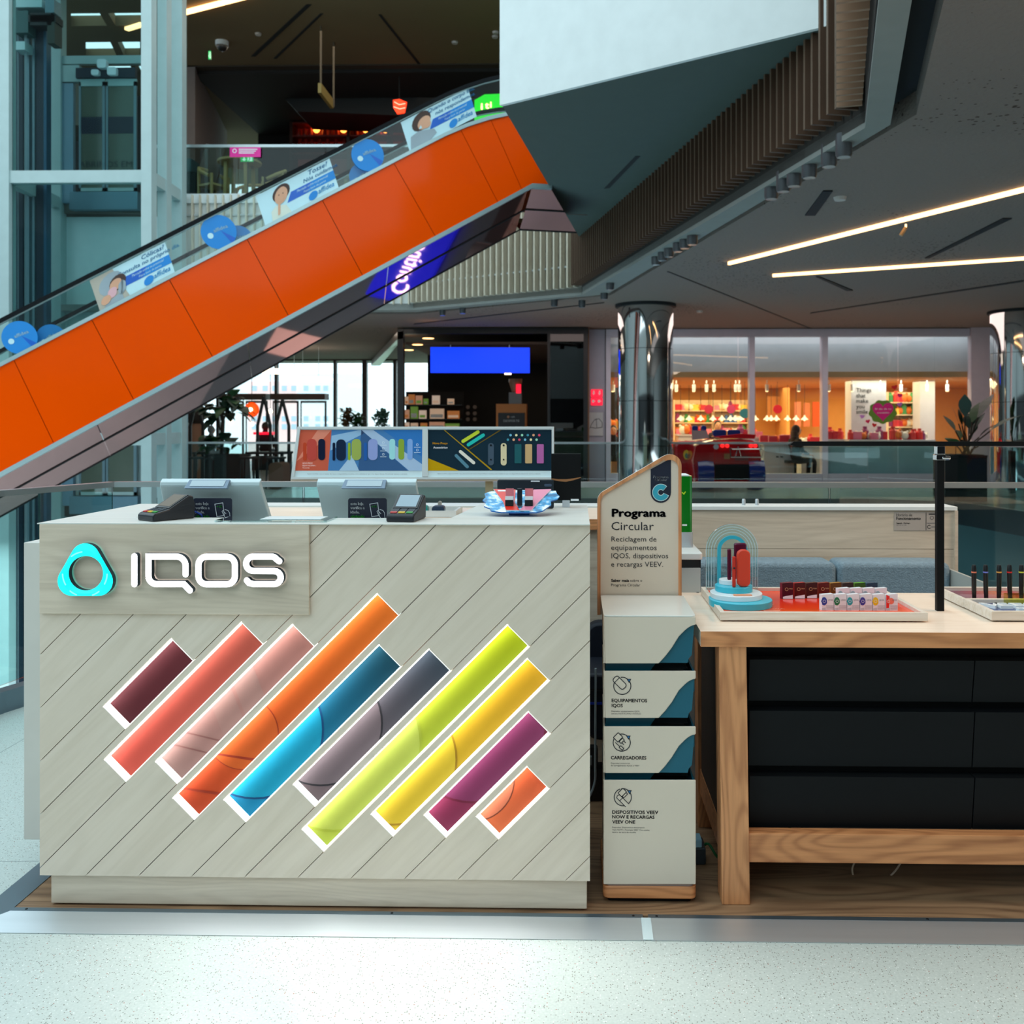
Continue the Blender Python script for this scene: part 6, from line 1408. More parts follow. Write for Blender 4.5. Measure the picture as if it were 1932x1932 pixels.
# landing doors upper and lower
def lift_doors(zf, yd, lab, word):
    t = thing('lift_doors', (W(204, 300, yd).x, yd, zf), lab, 'lift door'); k = yd/17.45
    X = lambda px: W(px, 300, yd).x
    zt_ = zf+2.0
    MB().box((X(92), yd-.02, zt_+.02), (X(150), yd+.1, zt_+.32), fr_).build('header_left', None, t)
    MB().box((X(92), yd-.0, zt_+.35), (X(272), yd+.1, zt_+.50), fr_).build('header_beam', None, t)
    MB().box((X(148), yd-.1, zt_+.06), (X(260), yd-.02, zt_+.24), mat('lift_mech_navy', (10, 30, 48), .5)).build('door_operator', None, t)
    MB().box((X(106), yd, zf-.2), (X(138), yd+.08, zt_+.0), mat('lift_panel_blue', (120, 150, 170), .4)).build('side_panel', None, t)
    for a, c in ((152, 201), (203, 260)):
        fr2 = MB(); fr2.box((X(a), yd-.06, zt_-.08), (X(c), yd-.02, zt_+.05), fr_); fr2.box((X(a), yd-.06, zf), (X(a+3.5), yd-.02, zt_), lg); fr2.box((X(c)-.05, yd-.06, zf), (X(c), yd-.02, zt_), lg); fr2.box((X(a), yd-.06, zf), (X(c), yd-.02, zf+.06), fr_)
        d_ = fr2.build('door_leaf', None, t)
        MB().box((X(a+3.5), yd-.045, zf+.06), (X(c)-.05, yd-.035, zt_-.08), mat('door_smoked', (96, 100, 88), .15)).build('glazing', None, d_)
        MB().box((X(a+3.5), yd-.05, zf+.62*1.7), (X(c)-.05, yd-.046, zf+.80*1.7), mat('door_band_navy', (10, 22, 44), .4)).build('navy_band', None, d_)
    bx_ = MB(); bx_.rbox((X(193), yd-.2, zt_+.20), (X(210), yd-.1, zt_+.36), .04, whitep, 4); bx_.rbox((X(181), yd-.18, zt_+.08), (X(195), yd-.1, zt_+.18), .03, whitep, 4); bx_.rbox((X(211), yd-.18, zt_+.08), (X(228), yd-.1, zt_+.22), .03, whitep, 4); bx_.build('door_gear', None, t)
    MB().box((X(136), yd-.1, zf-.34), (X(264), yd+.1, zf-.02), mat('lift_sill', (110, 140, 156), .4, .2)).build('sill', None, t)
    if word:
        f = Fr((X(152), yd-.052, zf+.42), (1, 0, 0), (0, 0, 1), (0, -1, 0)); b = MB(); f.text(b, 'ABRIMOS EM', 0, .02, .11, ink, X(252)-X(152), 0); b.build('lettering', None, t, recalc=False)
    return t
lift_doors(W(200, 362, 17.3).z, 17.3, 'upper glazed lift doors behind the steel frame', True); lift_doors(0.02, 17.3, 'lower glazed lift doors beneath the escalator', False)
struct(MB().box((-14, 17.42, -.3), (W(347, 300, 17.5).x-.35, 17.6, ZC), mat('lift_back_grey', (190, 204, 206), .6)).build('wall_lift_lower', None, None))
struct(MB().box((-14, 17.45, ZC-.1), (W(347, 300, 17.5).x-.3, 17.6, ZU-.35), mat('lift_back_white', (238, 242, 242), .6)).build('wall_lift_upper', None, None))
# lower level doors visible through the bottom left glass handled by the lower shaft
for px, w_ in ((288, .3), (315, .3), (338, .28)):
    x = W(px, 850, 17.0).x
    o = MB().box((x-w_/2, 16.95, -.0), (x+w_/2, 17.05, ZC-.02), mat('pillar_greyblue', (150, 176, 182), .45)).build('pillar_panel', None, None); tag(o, {288: 'left', 315: 'middle', 338: 'right'}[px]+' of three tall pale panels beneath the escalator', 'panel', 'tall pale panels beneath the escalator')
# ================================================================ UPPER LEVEL
ZUC = H+8.3
brc = mat('upper_ceiling_brown', (120, 100, 70), .85, noise=(.35, .15)); dkw = mat('upper_dark_wall', (34, 32, 34), .8)
def UX(px, Y): return W(px, 60, Y).x
YR = [E1.y-.6, 19.15, 19.75, 20.6, 21.5, 22.0, 23.0, 33.0]
def slabq(q, nm_): return struct(MB().prism([(x, y, ZUC) for x, y in q], (0, 0, .22), brc).build(nm_, None, None))
slabq([(UX(268, YR[0]), YR[0]), (16, YR[0]), (16, 33), (UX(268, 33), 33)], 'ceiling_upper')
cells = {1: ((134, 188), (204, 266)), 3: ((162, 208), (222, 264)), 5: ((186, 246), (254, 266))}
for i in range(7):
    y0_, y1_ = YR[i], YR[i+1]
    if i in cells:
        (a0, a1), (b0, b1) = cells[i]
        for p_, q_ in ((-300, a0), (a1, b0), (b1, 268.5)):
            k_ = (14 if (p_, q_) == (a1, b0) else 0)
            slabq([(UX(p_, y0_), y0_), (UX(q_, y0_), y0_), (UX(q_+k_, y1_), y1_), (UX(p_+k_, y1_), y1_)], 'ceiling_upper_rib')
    else: slabq([(UX(-300, y0_), y0_), (UX(268.5, y0_), y0_), (UX(268.5, y1_), y1_), (UX(-300, y1_), y1_)], 'ceiling_upper_rib')
sb_ = MB().box((W(95, 100, 20).x, 20, ZUC-2.0), (W(180, 100, 20).x, 21.6, ZUC-.9), mat('duct_box_taupe', (92, 88, 78), .7)).build('ceiling_box', None, None); tag(sb_, 'taupe box hanging under the rooflight behind the lift', 'duct box')
struct(MB().box((-20, 24.0, ZU), (W(352, 300, 23).x, 24.2, ZUC), dkw).build('wall_upper_left', None, None))
xw0 = W(352, 118, 22).x; bulk = W(600, 124, 22).z
struct(MB().box((xw0, 27, ZU), (16, 27.2, ZUC), dkw).build('wall_upper_back', None, None))
struct(MB().prism([(xw0, 22, ZU), (xw0+.2, 22, ZU), (W(415, 300, 27).x+.2, 27, ZU), (W(415, 300, 27).x, 27, ZU)][::-1], (0, 0, ZUC-ZU), mat('upper_wall_taupe', (120, 108, 104), .8)).build('wall_upper_side', None, None))
struct(MB().box((xw0, 22, bulk), (16, 22.25, ZUC), mat('bulkhead_brown', (60, 50, 40), .8)).build('trim_bulkhead', None, None))
struct(MB().box((W(415, 300, 24).x, 22.26, ZUC-.1), (16, 27, ZUC-.01), mat('shop_ceiling_dark', (30, 26, 26), .8)).build('ceiling_shop_upper', None, None))
hood = MB(); a = W(520, 175, 24); c = W(560, 210, 24); hood.prism([W(520, 168, 24), W(940, 168, 24), W(940, 225, 24), W(560, 210, 24)], (0, 1.5, 0), mat('black_hood', (10, 12, 14), .5)); tag(hood.build('black_canopy', None, None), 'large black canopy over the upper level restaurant counter', 'canopy')
# glass railing of the upper level
ur = thing('upper_glass_railing', (-4, E1.y, ZU), 'glass railing with steel handrail on the upper level edge', 'railing')
zr2 = W(500, 275, E1.y).z; xa = W(347, 272, E1.y).x
MB().bar((xa-.6, E1.y, zr2), (E1.x, E1.y, zr2-.02), .06, .05, steel).build('handrail', None, ur)
panels(ur, (xa-.6, E1.y), (E1.x, E1.y), ZU, zr2-.03, 1.4, glass('upper_glass', (200, 216, 214), .6))
struct(MB().box((-7.3, E1.y-.06, ZU-.16), (E1.x, E1.y+.1, ZU+.01), mat('slab_white', (214, 220, 220), .5)).build('trim_slab_edge', None, None))
# signs on the railing
f = PxF(E1.y-.032); o = thing('pink_notice', W(463, 298, E1.y-.032), 'magenta notice plate hanging on the upper railing', 'sign'); b = MB(); mg = mat('magenta', (200, 14, 130), .4, em=(200, 14, 130), es=.25)
f.solid(b, [(434, 296.5), (492, 296.5), (492, 278), (434, 278)], 0, .01, mg); f.stroke(b, circ(443, 285, 3.5, 10), 1.2, .014, .014, whitep, closed=True)
for i, y in enumerate((281.5, 285, 288.5)): f.poly(b, [(451, y+1.4), (486-3*i, y+1.4), (486-3*i, y-.3), (451, y-.3)], whitep, .014)
b.build('plate', None, o, recalc=False)
def q0z(px, py, Y): return W(px, py, Y).z
def exitsign(px, py, w_, h_, Y, lb, em=.9, rod=None):
    f = PxF(Y); o = thing('exit_sign', W(px+w_/2, py+h_, Y), lb, 'sign', 'green exit signs'); b = MB(); gg = emit('exit_green', (20, 190, 90), em)
    f.solid(b, [(px, py+h_), (px+w_, py+h_), (px+w_, py), (px, py)], 0, .03, gg, mat('exit_box', (200, 204, 204), .5)); wl = emit('exit_white', (220, 255, 235), em)
    f.poly(b, [(px+w_*.1, py+h_*.5), (px+w_*.28, py+h_*.9), (px+w_*.46, py+h_*.5), (px+w_*.34, py+h_*.5), (px+w_*.34, py+h_*.15), (px+w_*.22, py+h_*.15), (px+w_*.22, py+h_*.5)], wl, .034)
    f.poly(b, [(px+w_*.55, py+h_*.1), (px+w_*.92, py+h_*.1), (px+w_*.92, py+h_*.9), (px+w_*.55, py+h_*.9)], wl, .034); f.stroke(b, [(px+w_*.68, py+h_*.2), (px+w_*.74, py+h_*.5), (px+w_*.64, py+h_*.85)], w_*.07, .038, .038, gg)
    b.build('sign_box', None, o, recalc=False)
    if rod is not None:
        q_ = W(px+w_/2, py+(h_ if rod < q0z(px, py, Y) else 0), Y); MB().tube([(q_.x, Y+.015, q_.z), (q_.x, Y+.015, rod)], .012, 6, mat('rod_grey', (96, 84, 66), .5)).build('rod', None, o)
    return o
exitsign(455, 296, 24, 10, E1.y+.6, 'green exit sign under the magenta notice on the upper level', rod=ZU)
exitsign(1827, 710, 20, 12, 21.6, 'green exit sign inside the gift shop near the right column', .5, rod=ZC)
o = exitsign(394, 97, 5, 16, 21.0, 'narrow green exit sign hanging under the upper ceiling', .6, rod=ZUC)
# upper ceiling slots
for pts, lb in (([(473, 106), (482, 106), (588, 8), (578, 8)], 'long dark air slot in the upper ceiling, left one'), ([(516, 110), (522, 110), (610, 25), (604, 25)], 'long dark air slot in the upper ceiling, middle one'), ([(714, 27), (719, 27), (797, 125), (792, 125)], 'long dark air slot in the upper ceiling, right one')):
    slot(pts, ZUC, 'air_slot', lb, 'vent')
p = Wz(347, 24, ZUC-.05); q = Wz(470, -8, ZUC-.05); tag(MB().bar(p, q, .1, .06, led).build('light_line', None, None), 'warm light line at the top left in the upper ceiling', 'light', 'warm ceiling light lines')
p = Wz(239, 55, ZUC-.05); q = Wz(268, 46, ZUC-.05); tag(MB().bar(p, q, .1, .06, led).build('light_line', None, None), 'short warm light line seen through the lift', 'light', 'warm ceiling light lines')
p = Wz(419, 78, ZUC); b = MB(); o = thing('dome_camera', (p.x, p.y, ZUC-.2), 'black dome camera on the upper ceiling', 'camera'); MB().lathe([(.14, ZUC-.1), (.14, ZUC)], (p.x, p.y, 0), 16, whitep).build('mount', None, o, True); MB().ball((p.x, p.y, ZUC-.1), .12, black).build('dome', None, o, True)
for px, py in ((487, 63), (858, 79), (935, 60), (934, 68)): p = Wz(px, py, ZUC); o = MB().lathe([(.06, -.04), (.07, 0)], (p.x, p.y, ZUC), 12, mat('detector', (190, 182, 176), .5)).build('smoke_detector', None, None); tag(o, {487: 'small detector disc on the upper ceiling beside the left slots', 858: 'small detector disc on the upper ceiling right of the right slot', 935: 'uppermost of two tiny detector discs by the white parapet', 934: 'lower of two tiny detector discs by the white parapet'}[px], 'detector')
o = thing('hanging_sign_bar', W(606, 175, 19.8), 'thin sign hanging edge-on from two rods under the upper ceiling', 'sign'); b = MB()
for px in (603.5, 609): a = W(px, 40, 19.8); c = W(px, 175, 19.8); b.tube([(a.x, 19.8+(px-603)*.15, ZUC), (c.x, 19.8+(px-603)*.15, c.z)], .02, 6, mat('rod_grey', (96, 84, 66), .5))
b.build('rod', None, o); a = W(604, 178, 19.8); MB().box((a.x-.02, 19.7, a.z), (a.x+.05, 20.7, a.z+.2), mat('sign_gold', (150, 130, 70), .5)).build('panel', None, o)
# restaurant: glowing shelf, red sign, green sign
sh = thing('back_bar_shelf', W(640, 290, 26), 'dark red back bar shelving with glowing lights on the upper level', 'shelf'); f = PxF(25.6)
a = W(556, 292, 26); c = W(762, 232, 26)
MB().box((a.x, 26.3, ZU), (c.x, 26.4, c.z), mat('bar_back_red', (110, 16, 8), .6, em=(150, 20, 6), es=.15)).build('back_panel', None, sh)
for py in (234, 259, 279, 292): z = W(600, py, 26).z; MB().box((a.x, 25.8, z-.04), (c.x, 26.3, z), mat('bar_shelf', (120, 24, 10), .5)).build('shelf', None, sh)
for px in (553, 660, 735): x = W(px, 250, 26).x; MB().box((x-.04, 25.8, ZU), (x+.04, 26.3, c.z+.1), mat('bar_upright', (60, 20, 10), .5)).build('upright', None, sh)
glow = emit('bar_lamp', (255, 150, 60), 5)
for i, px in enumerate((597, 648, 690, 727)): p = W(px, 242, 26); o = MB().ball((p.x, 26.0, p.z), .10, glow, sc=(1, 1, 1.3)).build('glowing_lamp', None, None, True); tag(o, ['leftmost', 'second', 'third', 'rightmost'][i]+' of four glowing lamps on the back bar shelf', 'lamp', 'glowing lamps on the back bar shelf')
gl_ = thing('glassware', (0, 0, 0), None, 'jar', 'jars on the back bar shelf'); MB().lathe([(.05, 0), (.07, .08), (.06, .2), (.04, .26)], (0, 0, 0), 10, mat('jar_red', (150, 30, 20), .3)).build('jar', None, gl_, True)
first = True
for row, (py, xs_) in enumerate(((258, (563, 575, 586, 612, 624, 636, 660, 672, 705, 716)), (278, (566, 577, 588, 603, 618, 634, 650)))):
    for j, px in enumerate(xs_):
        p = W(px, py, 26.05); o = gl_ if first else copy_tree(gl_); first = False; o.location = (p.x, 26.05, W(600, 259 if row == 0 else 279, 26).z); o['label'] = 'dark red jar, %s on the %s of the back bar' % (ORD[j], 'upper shelf' if row == 0 else 'lower shelf')
o = thing('red_neon_sign', W(754, 215, 22.5), 'glowing red orange square sign on the upper level', 'sign'); f = PxF(22.5); b = MB(); ne = emit('neon_red', (255, 60, 20), 1.6); f.solid(b, [(742, 190), (754, 188), (768, 194), (764, 214), (750, 216), (743, 205)], 0, .05, ne); nl = emit('neon_pale', (255, 190, 160), 2); f.stroke(b, [(745, 194), (754, 199), (765, 197)], 1.2, .06, .06, nl); f.stroke(b, [(744, 203), (755, 207), (765, 205)], 1.2, .06, .06, nl); b.build('panel', None, o, recalc=False); q_ = W(754, 189, 22.6); MB().tube([(q_.x, 22.55, q_.z-.05), (q_.x, 22.55, ZUC)], .015, 6, blk).build('rod', None, o)
o = thing('green_lit_sign', W(930, 200, 20.5), 'bright green lit shop sign just left of the white parapet', 'sign'); f = PxF(20.5); b = MB(); f.solid(b, [(896, 210), (896, 192), (915, 181), (990, 178), (990, 230), (896, 230)], 0, .1, emit('sign_green', (10, 210, 20), 1.0)); f.text(b, 'i', 908, 210, 12, nl, None, .12, .05); f.text(b, 't', 916, 208, 12, nl, None, .12, .05); f.text(b, 'i', 925, 206, 11, nl, None, .12, .05); b.build('panel', None, o, recalc=False)
for px in (912, 975): q_ = W(px, 229, 20.5); MB().box((q_.x-.04, 20.42, ZU), (q_.x+.04, 20.49, q_.z), blk).build('post', None, o)
# tables and chairs by the railing
wdm = mat('cafe_wood', (196, 170, 110), .5); blm = mat('cafe_black', (20, 26, 30), .5)
def cafe_table(px, Y, lb):
    p = W(px, 300, Y); o = thing('cafe_table', (p.x, Y, ZU), lb, 'table', 'cafe tables by the upper railing')
    MB().lathe([(.42, .93), (.42, .97)], (p.x, Y, ZU), 20, wdm).build('tabletop', None, o)
    for a_ in (45, 135, 225, 315): x, y = cos(radians(a_))*.3, sin(radians(a_))*.3; MB().bar((p.x+x, Y+y, ZU), (p.x+x*.9, Y+y, ZU+.93), .06, .06, wdm).build('leg', None, o)
def cafe_chair(px, Y, lb, rz):
    p = W(px, 330, Y); o = thing('cafe_chair', (0, 0, 0), lb, 'chair', 'cafe chairs by the upper railing')
    MB().rbox((-.22, -.2, .44), (.22, .22, .48), .05, wdm, 4, 'z').build('seat', None, o)
    b = MB(); b.tube([(-.22, -.1, .62), (-.26, .1, .72), (-.15, .26, .82), (.15, .26, .82), (.26, .1, .72), (.22, -.1, .62)], .035, 8, wdm); b.build('backrest', None, o, True)
    for x, y in ((-.2, -.17), (.2, -.17), (-.2, .2), (.2, .2)): MB().bar((x, y, 0), (x, y, .66 if y < 0 else .78), .04, .04, wdm).build('leg', None, o)
    o.location = (p.x, Y, ZU); o.rotation_euler = (0, 0, rz)
cafe_table(452, 18.6, 'light wood cafe table below the magenta notice'); cafe_table(640, 20, 'light wood cafe table behind the mouth poster')
cafe_chair(404, 18.5, 'light wood cafe chair left of the cafe table', radians(60)); cafe_chair(512, 18.8, 'light wood cafe chair right of the cafe table', radians(-70)); cafe_chair(470, 19.6, 'light wood cafe chair behind the cafe table', 0)
# play figure / dark plant mass at the left of the railing
o = thing('dark_sculpture', W(365, 300, 18.6), 'dark stepped stand with a leaning board at the left end of the upper railing', 'stand'); o.location.z = ZU
x_ = W(362, 300, 18.6).x
MB().box((x_-.25, 18.5, ZU), (x_+.12, 18.9, ZU+.75), blm).build('body', None, o); MB().bar((x_+.1, 18.7, ZU+.1), (x_+.45, 18.7, ZU+1.3), .08, .4, mat('board_taupe', (100, 84, 76), .7)).build('leaning_board', None, o); MB().box((x_-.25, 18.45, ZU+.75), (x_+.05, 18.9, ZU+1.0), mat('sculpt_teal', (60, 90, 96), .5)).build('cap', None, o)
# ================================================================ SHOPS, GROUND LEVEL
YG = 21.0
lil = mat('shopfront_lilac_white', (190, 190, 206), .5); warmw = mat('shop_wall_warm', (226, 170, 96), .8); shg = glass('shop_glass', (236, 244, 246), .9)
gs_ = thing('gift_shop_front', (4, YG, 0), 'white framed glazed front of the gift shop', 'shopfront')
X = lambda px, Y=YG: W(px, 700, Y).x
Z = lambda py, Y=YG: W(1045, py, Y).z
ztf = Z(622); zgt = Z(636)
MB().box((X(1143), YG-.05, zgt), (X(1828), YG+.15, ztf), lil).build('header', None, gs_)
MB().box((X(1143), YG-.05, 0), (X(1828), YG+.15, Z(893)), lil).build('plinth', None, gs_)
for a, c in ((1143, 1152), (1413, 1423), (1550, 1560.5)): MB().box((X(a), YG-.08, 0), (X(c), YG+.15, zgt), lil).build('mullion', None, gs_)
for a, c in ((1152, 1272), (1272, 1392), (1394, 1413), (1423, 1547), (1561, 1694), (1696, 1764)):
    MB().box((X(a), YG+.02, Z(893)), (X(c), YG+.035, zgt), shg).build('glass_pane', None, gs_)
MB().box((X(1764), YG+.02, 0), (X(1828), YG+.035, zgt), shg).build('glass_pane', None, gs_)
# frosted lower part of the right window
MB().box((X(1561), YG+.05, Z(893)), (X(1764), YG+.06, Z(842)), mat('frosted_band', (170, 196, 200), .5)).build('frosted_band', None, gs_)
struct(MB().box((X(1829), YG-.1, 0), (16, YG+.1, ZC), mat('wall_pinkish', (196, 186, 196), .6)).build('wall_shop_right', None, None))
# interior
YI2 = 28.5
struct(MB().box((X(1143)-.1, YI2, 0), (16, YI2+.1, ZC), warmw).build('wall_gift_shop_back', None, None))
struct(MB().box((X(1143)-.35, YG+.2, 0), (X(1143)-.2, YI2, ZC), warmw).build('wall_gift_shop_side', None, None))
struct(MB().box((X(1143)-.1, YG+.2, 2.35), (16, YI2, 2.47), mat('shop_ceiling_warm', (196, 150, 100), .8)).build('ceiling_gift_shop', None, None))
struct(MB().box((X(1143)-.1, YG+.7, 2.47), (16, YG+.9, ZC-.02), mat('bulkhead_pale', (190, 194, 200), .6)).build('trim_gift_shop_bulkhead', None, None))
struct(MB().box((X(1143)-.1, YG+.2, .0), (16, YI2, .012), mat('shop_floor_warm', (190, 130, 80), .4)).build('floor_gift_shop', None, None))
ww = mat('shop_white_column', (206, 210, 220), .5)
for (a, c, Y) in ((1606, 1672, 22.6), (1736, 1764, 23)):
    struct(MB().box((X(a, Y), Y, .012), (X(c, Y), Y+.5, 2.35), ww).build('pillar_white', None, None))
struct(MB().box((X(1484, 27), 27, .012), (X(1490, 27), YI2, 2.35), warmw).build('wall_partition', None, None))
def area(x, y, z, sx_, sy_, e, col):
    l = bpy.data.lights.new('area_fill', 'AREA'); l.shape = 'RECTANGLE'; l.size = sx_; l.size_y = sy_; l.energy = e; l.color = col
    o = bpy.data.objects.new('area_fill', l); COL.objects.link(o); o.location = (x, y, z)
area(5.0, 25, 2.33, 8, 5, 520, (1, .70, .34)); area(2.5, 23, 2.33, 3, 2, 120, (1, .76, .42)); area(8.5, 23, 2.33, 4, 2, 220, (1, .82, .60))
area(5.0, 21.45, ZC-.04, 8, .3, 30, (1, .96, .95))  # light added between glass and bulkhead only to brighten it
# track spotlights
sp2 = thing('track_spotlight', (0, 0, 0), None, 'spotlight', 'track spotlights in the gift shop'); lw = emit('spot_warm_lit', (255, 214, 150), 4)
MB().lathe([(.04, .04), (.04, .2)], (0, 0, -.22), 10, whitep).build('housing', None, sp2, True); MB().lathe([(.02, -.192), (.036, -.182)], (0, 0, 0), 10, lw).build('lens', None, sp2)
MB().tube([(0, 0, 0), (0, 0, .08)], .015, 6, whitep).build('stem', None, sp2)
for i, (px, py) in enumerate(((1276, 718), (1309, 717), (1333, 720), (1347, 717), (1388, 716), (1395, 719), (1447, 721), (1507, 720), (1564, 716), (1608, 717), (1661, 717), (1700, 718), (1749, 717), (1787, 716), (1156, 726), (1157, 740))):
    Y = 22.4; p = W(px, py, Y); o = sp2 if i == 0 else copy_tree(sp2); o.location = (p.x, Y, min(2.26, p.z+.24)); o['label'] = 'small white track spotlight in the gift shop, %s' % (('upper one left of the chrome column', 'lower one left of the chrome column')[i-14] if px < 1200 else ORD[i]+' in the left window' if px < 1410 else ORD[i-6]+' in the middle window' if px < 1550 else ORD[i-8]+' in the right window')
# garland of pendants
pn = thing('pendant_lamp', (0, 0, 0), None, 'lamp', 'small pendant lamps in the gift shop'); MB().lathe([(.10, 0), (.09, .02), (.025, .08), (.02, .12)], (0, 0, 0), 10, whitep).build('lamp_shade', None, pn, True); MB().ball((0, 0, 0), .03, lw).build('bulb', None, pn, True); MB().tube([(0, 0, .12), (0, 0, 1.0)], .006, 5, blk).build('wire', None, pn)
for i, px in enumerate((1284, 1300, 1322, 1345, 1362, 1378, 1387, 1398, 1425, 1447, 1455, 1465, 1486, 1502, 1518)):
    Y = 25.5; p = W(px, 792, Y); o = pn if i == 0 else copy_tree(pn); o.location = (p.x, Y, p.z); o['label'] = '%s in the row of small white gift shop pendants' % ORD[i]
for i, (px, py, r, c, nm_) in enumerate(((1337, 772, 8.5, (206, 50, 90), 'pink'), (1379, 772, 8, (206, 70, 130), 'rose'), (1405, 780, 9.5, (40, 120, 150), 'blue'), (1467, 772, 8.5, (206, 30, 60), 'red'))):
    f = PxF(23.5); b = MB(); f.solid(b, circ(px, py, r, 20), 0, .02, mat('ball_'+nm_, c, .5)); q = W(px, py-r, 23.5); b.tube([(q.x, 23.5, q.z), (q.x, 23.5, 2.35)], .005, 5, blk); tag(b.build('hanging_disc', None, None, recalc=False), 'round %s disc hanging in the gift shop' % nm_, 'hanging sign')
# wall pictures
for i, (a, c, y0_, y1_, col_) in enumerate(((1499, 1511, 758, 805, (230, 150, 120)), (1516, 1528, 760, 805, (214, 130, 90)), (1533, 1546, 758, 805, (214, 90, 30)), (1447, 1473, 748, 795, (190, 130, 70)))):
    Y = 27.8; p = W(a, y1_, Y); q = W(c, y0_, Y); tag(MB().box((p.x, Y, p.z), (q.x, Y+.04, q.z), mat('picture_%d' % i, col_, .6)).build('wall_picture', None, None), ['pale pink tall picture', 'ochre tall picture', 'strong orange tall picture', 'brown wide picture'][i]+' on the back wall of the gift shop', 'picture')
# shelving with goods
goods_cols = [(230, 60, 60), (240, 200, 80), (236, 236, 226), (60, 150, 90), (240, 130, 160), (230, 120, 40), (70, 120, 190), (200, 40, 60), (250, 220, 180), (150, 60, 120)]
gmats = [mat('goods_%d' % i, c, .5) for i, c in enumerate(goods_cols)]
protoG = []
for i, gm2 in enumerate(gmats):
    b = MB()
    if i % 3 == 0: b.lathe([(.07, 0), (.07, .16), (.04, .2), (.04, .24)], (0, 0, 0), 10, gm2)
    elif i % 3 == 1: b.box((-.09, -.07, 0), (.09, .07, .16), gm2); b.box((-.092, -.01, 0), (.092, .01, .162), whitep)
    else: b.ball((0, 0, .09), .09, gm2); b.ball((-.06, 0, .17), .03, gm2, 8); b.ball((.06, 0, .17), .03, gm2, 8)
    o = b.build('gift', None, None, origin=(0, 0, 0)); protoG.append([o, False, ['red bottle', 'yellow box', 'white soft toy', 'green bottle', 'pink box', 'orange soft toy', 'blue bottle', 'red box', 'cream soft toy', 'purple bottle'][i]])
def gift(i, x, y, z, where, grp, sc=1, pre=''):
    e = protoG[i]; o = e[0] if not e[1] else e[0].copy()
    if e[1]: COL.objects.link(o)
    e[1] = True; o.location = (x, y, z); o.scale = (sc, sc, sc); tag(o, '%s %s %s' % (e[2], pre, where), 'gift', grp)
shf = mat('shelf_cream', (230, 206, 170), .5)
def shelf_unit(px0, px1, Y, rows, lb, where, grp, n, ztop_):
    x0, x1 = X(px0, Y), X(px1, Y); o = thing('display_shelf', ((x0+x1)/2, Y, .012), lb, 'shelf')
    MB().box((x0, Y+.35, .012), (x1, Y+.4, ztop_), shf).build('back_panel', None, o)
    for x in (x0, x1): MB().box((x-.02, Y, .012), (x+.02, Y+.35, ztop_), shf).build('side_panel', None, o)
    for z in rows:
        MB().box((x0+.02, Y, z-.03), (x1-.02, Y+.35, z), shf).build('shelf', None, o)
        for k in range(n): gift(random.randrange(10), x0+.12+(x1-x0-.24)*k/(n-1)+random.uniform(-.02, .02), Y+.15, z, where, grp, random.uniform(.8, 1.2), ORD[k]+', board %s,' % ['one', 'two', 'three', 'four'][rows.index(z)])
rows_ = [1.0, 1.35, 1.7]
shelf_unit(1272, 1345, 27.5, rows_, 'cream shelf unit at the back left of the gift shop', 'back left gift shop shelf', 'gifts on the back left shelf', 8, 2.0)
shelf_unit(1346, 1412, 27.5, rows_, 'cream shelf unit at the back middle of the gift shop', 'back middle gift shop shelf', 'gifts on the back middle shelf', 7, 2.0)
shelf_unit(1675, 1735, 23.6, [.95, 1.25, 1.55, 1.85], 'tall cream shelf unit behind the right shop window', 'tall shelf behind right window', 'gifts on the tall shelf right', 6, 2.1)
shelf_unit(1152, 1168, 23.5, [.9, 1.2], 'narrow cream shelf left of the chrome column', 'narrow shelf left of column', 'gifts left of the column', 3, 1.4)
def gtable(px0, px1, Y, zt_, lb, where, grp, n, cab=True):
    x0, x1 = X(px0, Y), X(px1, Y); o = thing('gift_display_table', ((x0+x1)/2, Y, .012), lb, 'display table')
    MB().box((x0-.03, Y-.03, zt_-.04), (x1+.03, Y+.6, zt_), ww).build('tabletop', None, o); MB().box((x0, Y, .1), (x1, Y+.57, zt_-.04), ww).build('body', None, o)
    m_ = (x0+x1)/2
    for a, c in ((x0+.02, m_-.005), (m_+.005, x1-.02)):
        d_ = MB().box((a, Y-.015, .15), (c, Y, zt_-.08), ww).build('door', None, o); MB().box((m_-.08 if a < m_-.1 else m_+.02, Y-.025, zt_-.32), (m_-.02 if a < m_-.1 else m_+.08, Y-.015, zt_-.29), blk).build('handle', None, d_)
    for x in (x0+.06, x1-.06): MB().lathe([(.03, 0), (.03, .1)], (x, Y+.1, .012), 10, blk).build('castor', None, o)
    for k in range(n): gift(random.choice([0, 4, 7, 2, 9, 0, 7, 5]), x0+.06+(x1-x0-.12)*k/(n-1), Y+.12+.3*random.random(), zt_, where, grp, random.uniform(.8, 1.3), ORD[k])
gtable(1441, 1500, 22.2, .86, 'white two-door display table with red gifts behind the middle window', 'on the middle window table', 'gifts on the middle table', 8)
gtable(1512, 1548, 22.8, .80, 'white display table with green boxes at the right of the middle window', 'on the table beside the middle mullion', 'gifts beside the mullion', 5)
gtable(1564, 1600, 22.0, .96, 'white display table at the left of the right window', 'on the left table, right window', 'gifts left of the right window', 6)
gtable(1604, 1680, 21.6, .96, 'long white display table with pink gifts in the right window', 'on the long table, right window', 'gifts in the right window', 11)
gtable(1684, 1762, 21.6, .96, 'white display table at the right end of the right window', 'on the right table, right window', 'gifts at the right end of the window', 10)
gtable(1395, 1440, 22.6, 1.0, 'white display table with flowers behind the toy car', 'on the table behind the toy car', 'gifts behind the toy car', 7)
gtable(1280, 1330, 24.0, 1.05, 'white counter at the back left of the gift shop', 'on the back left gift shop counter', 'gifts on the back left counter', 8)
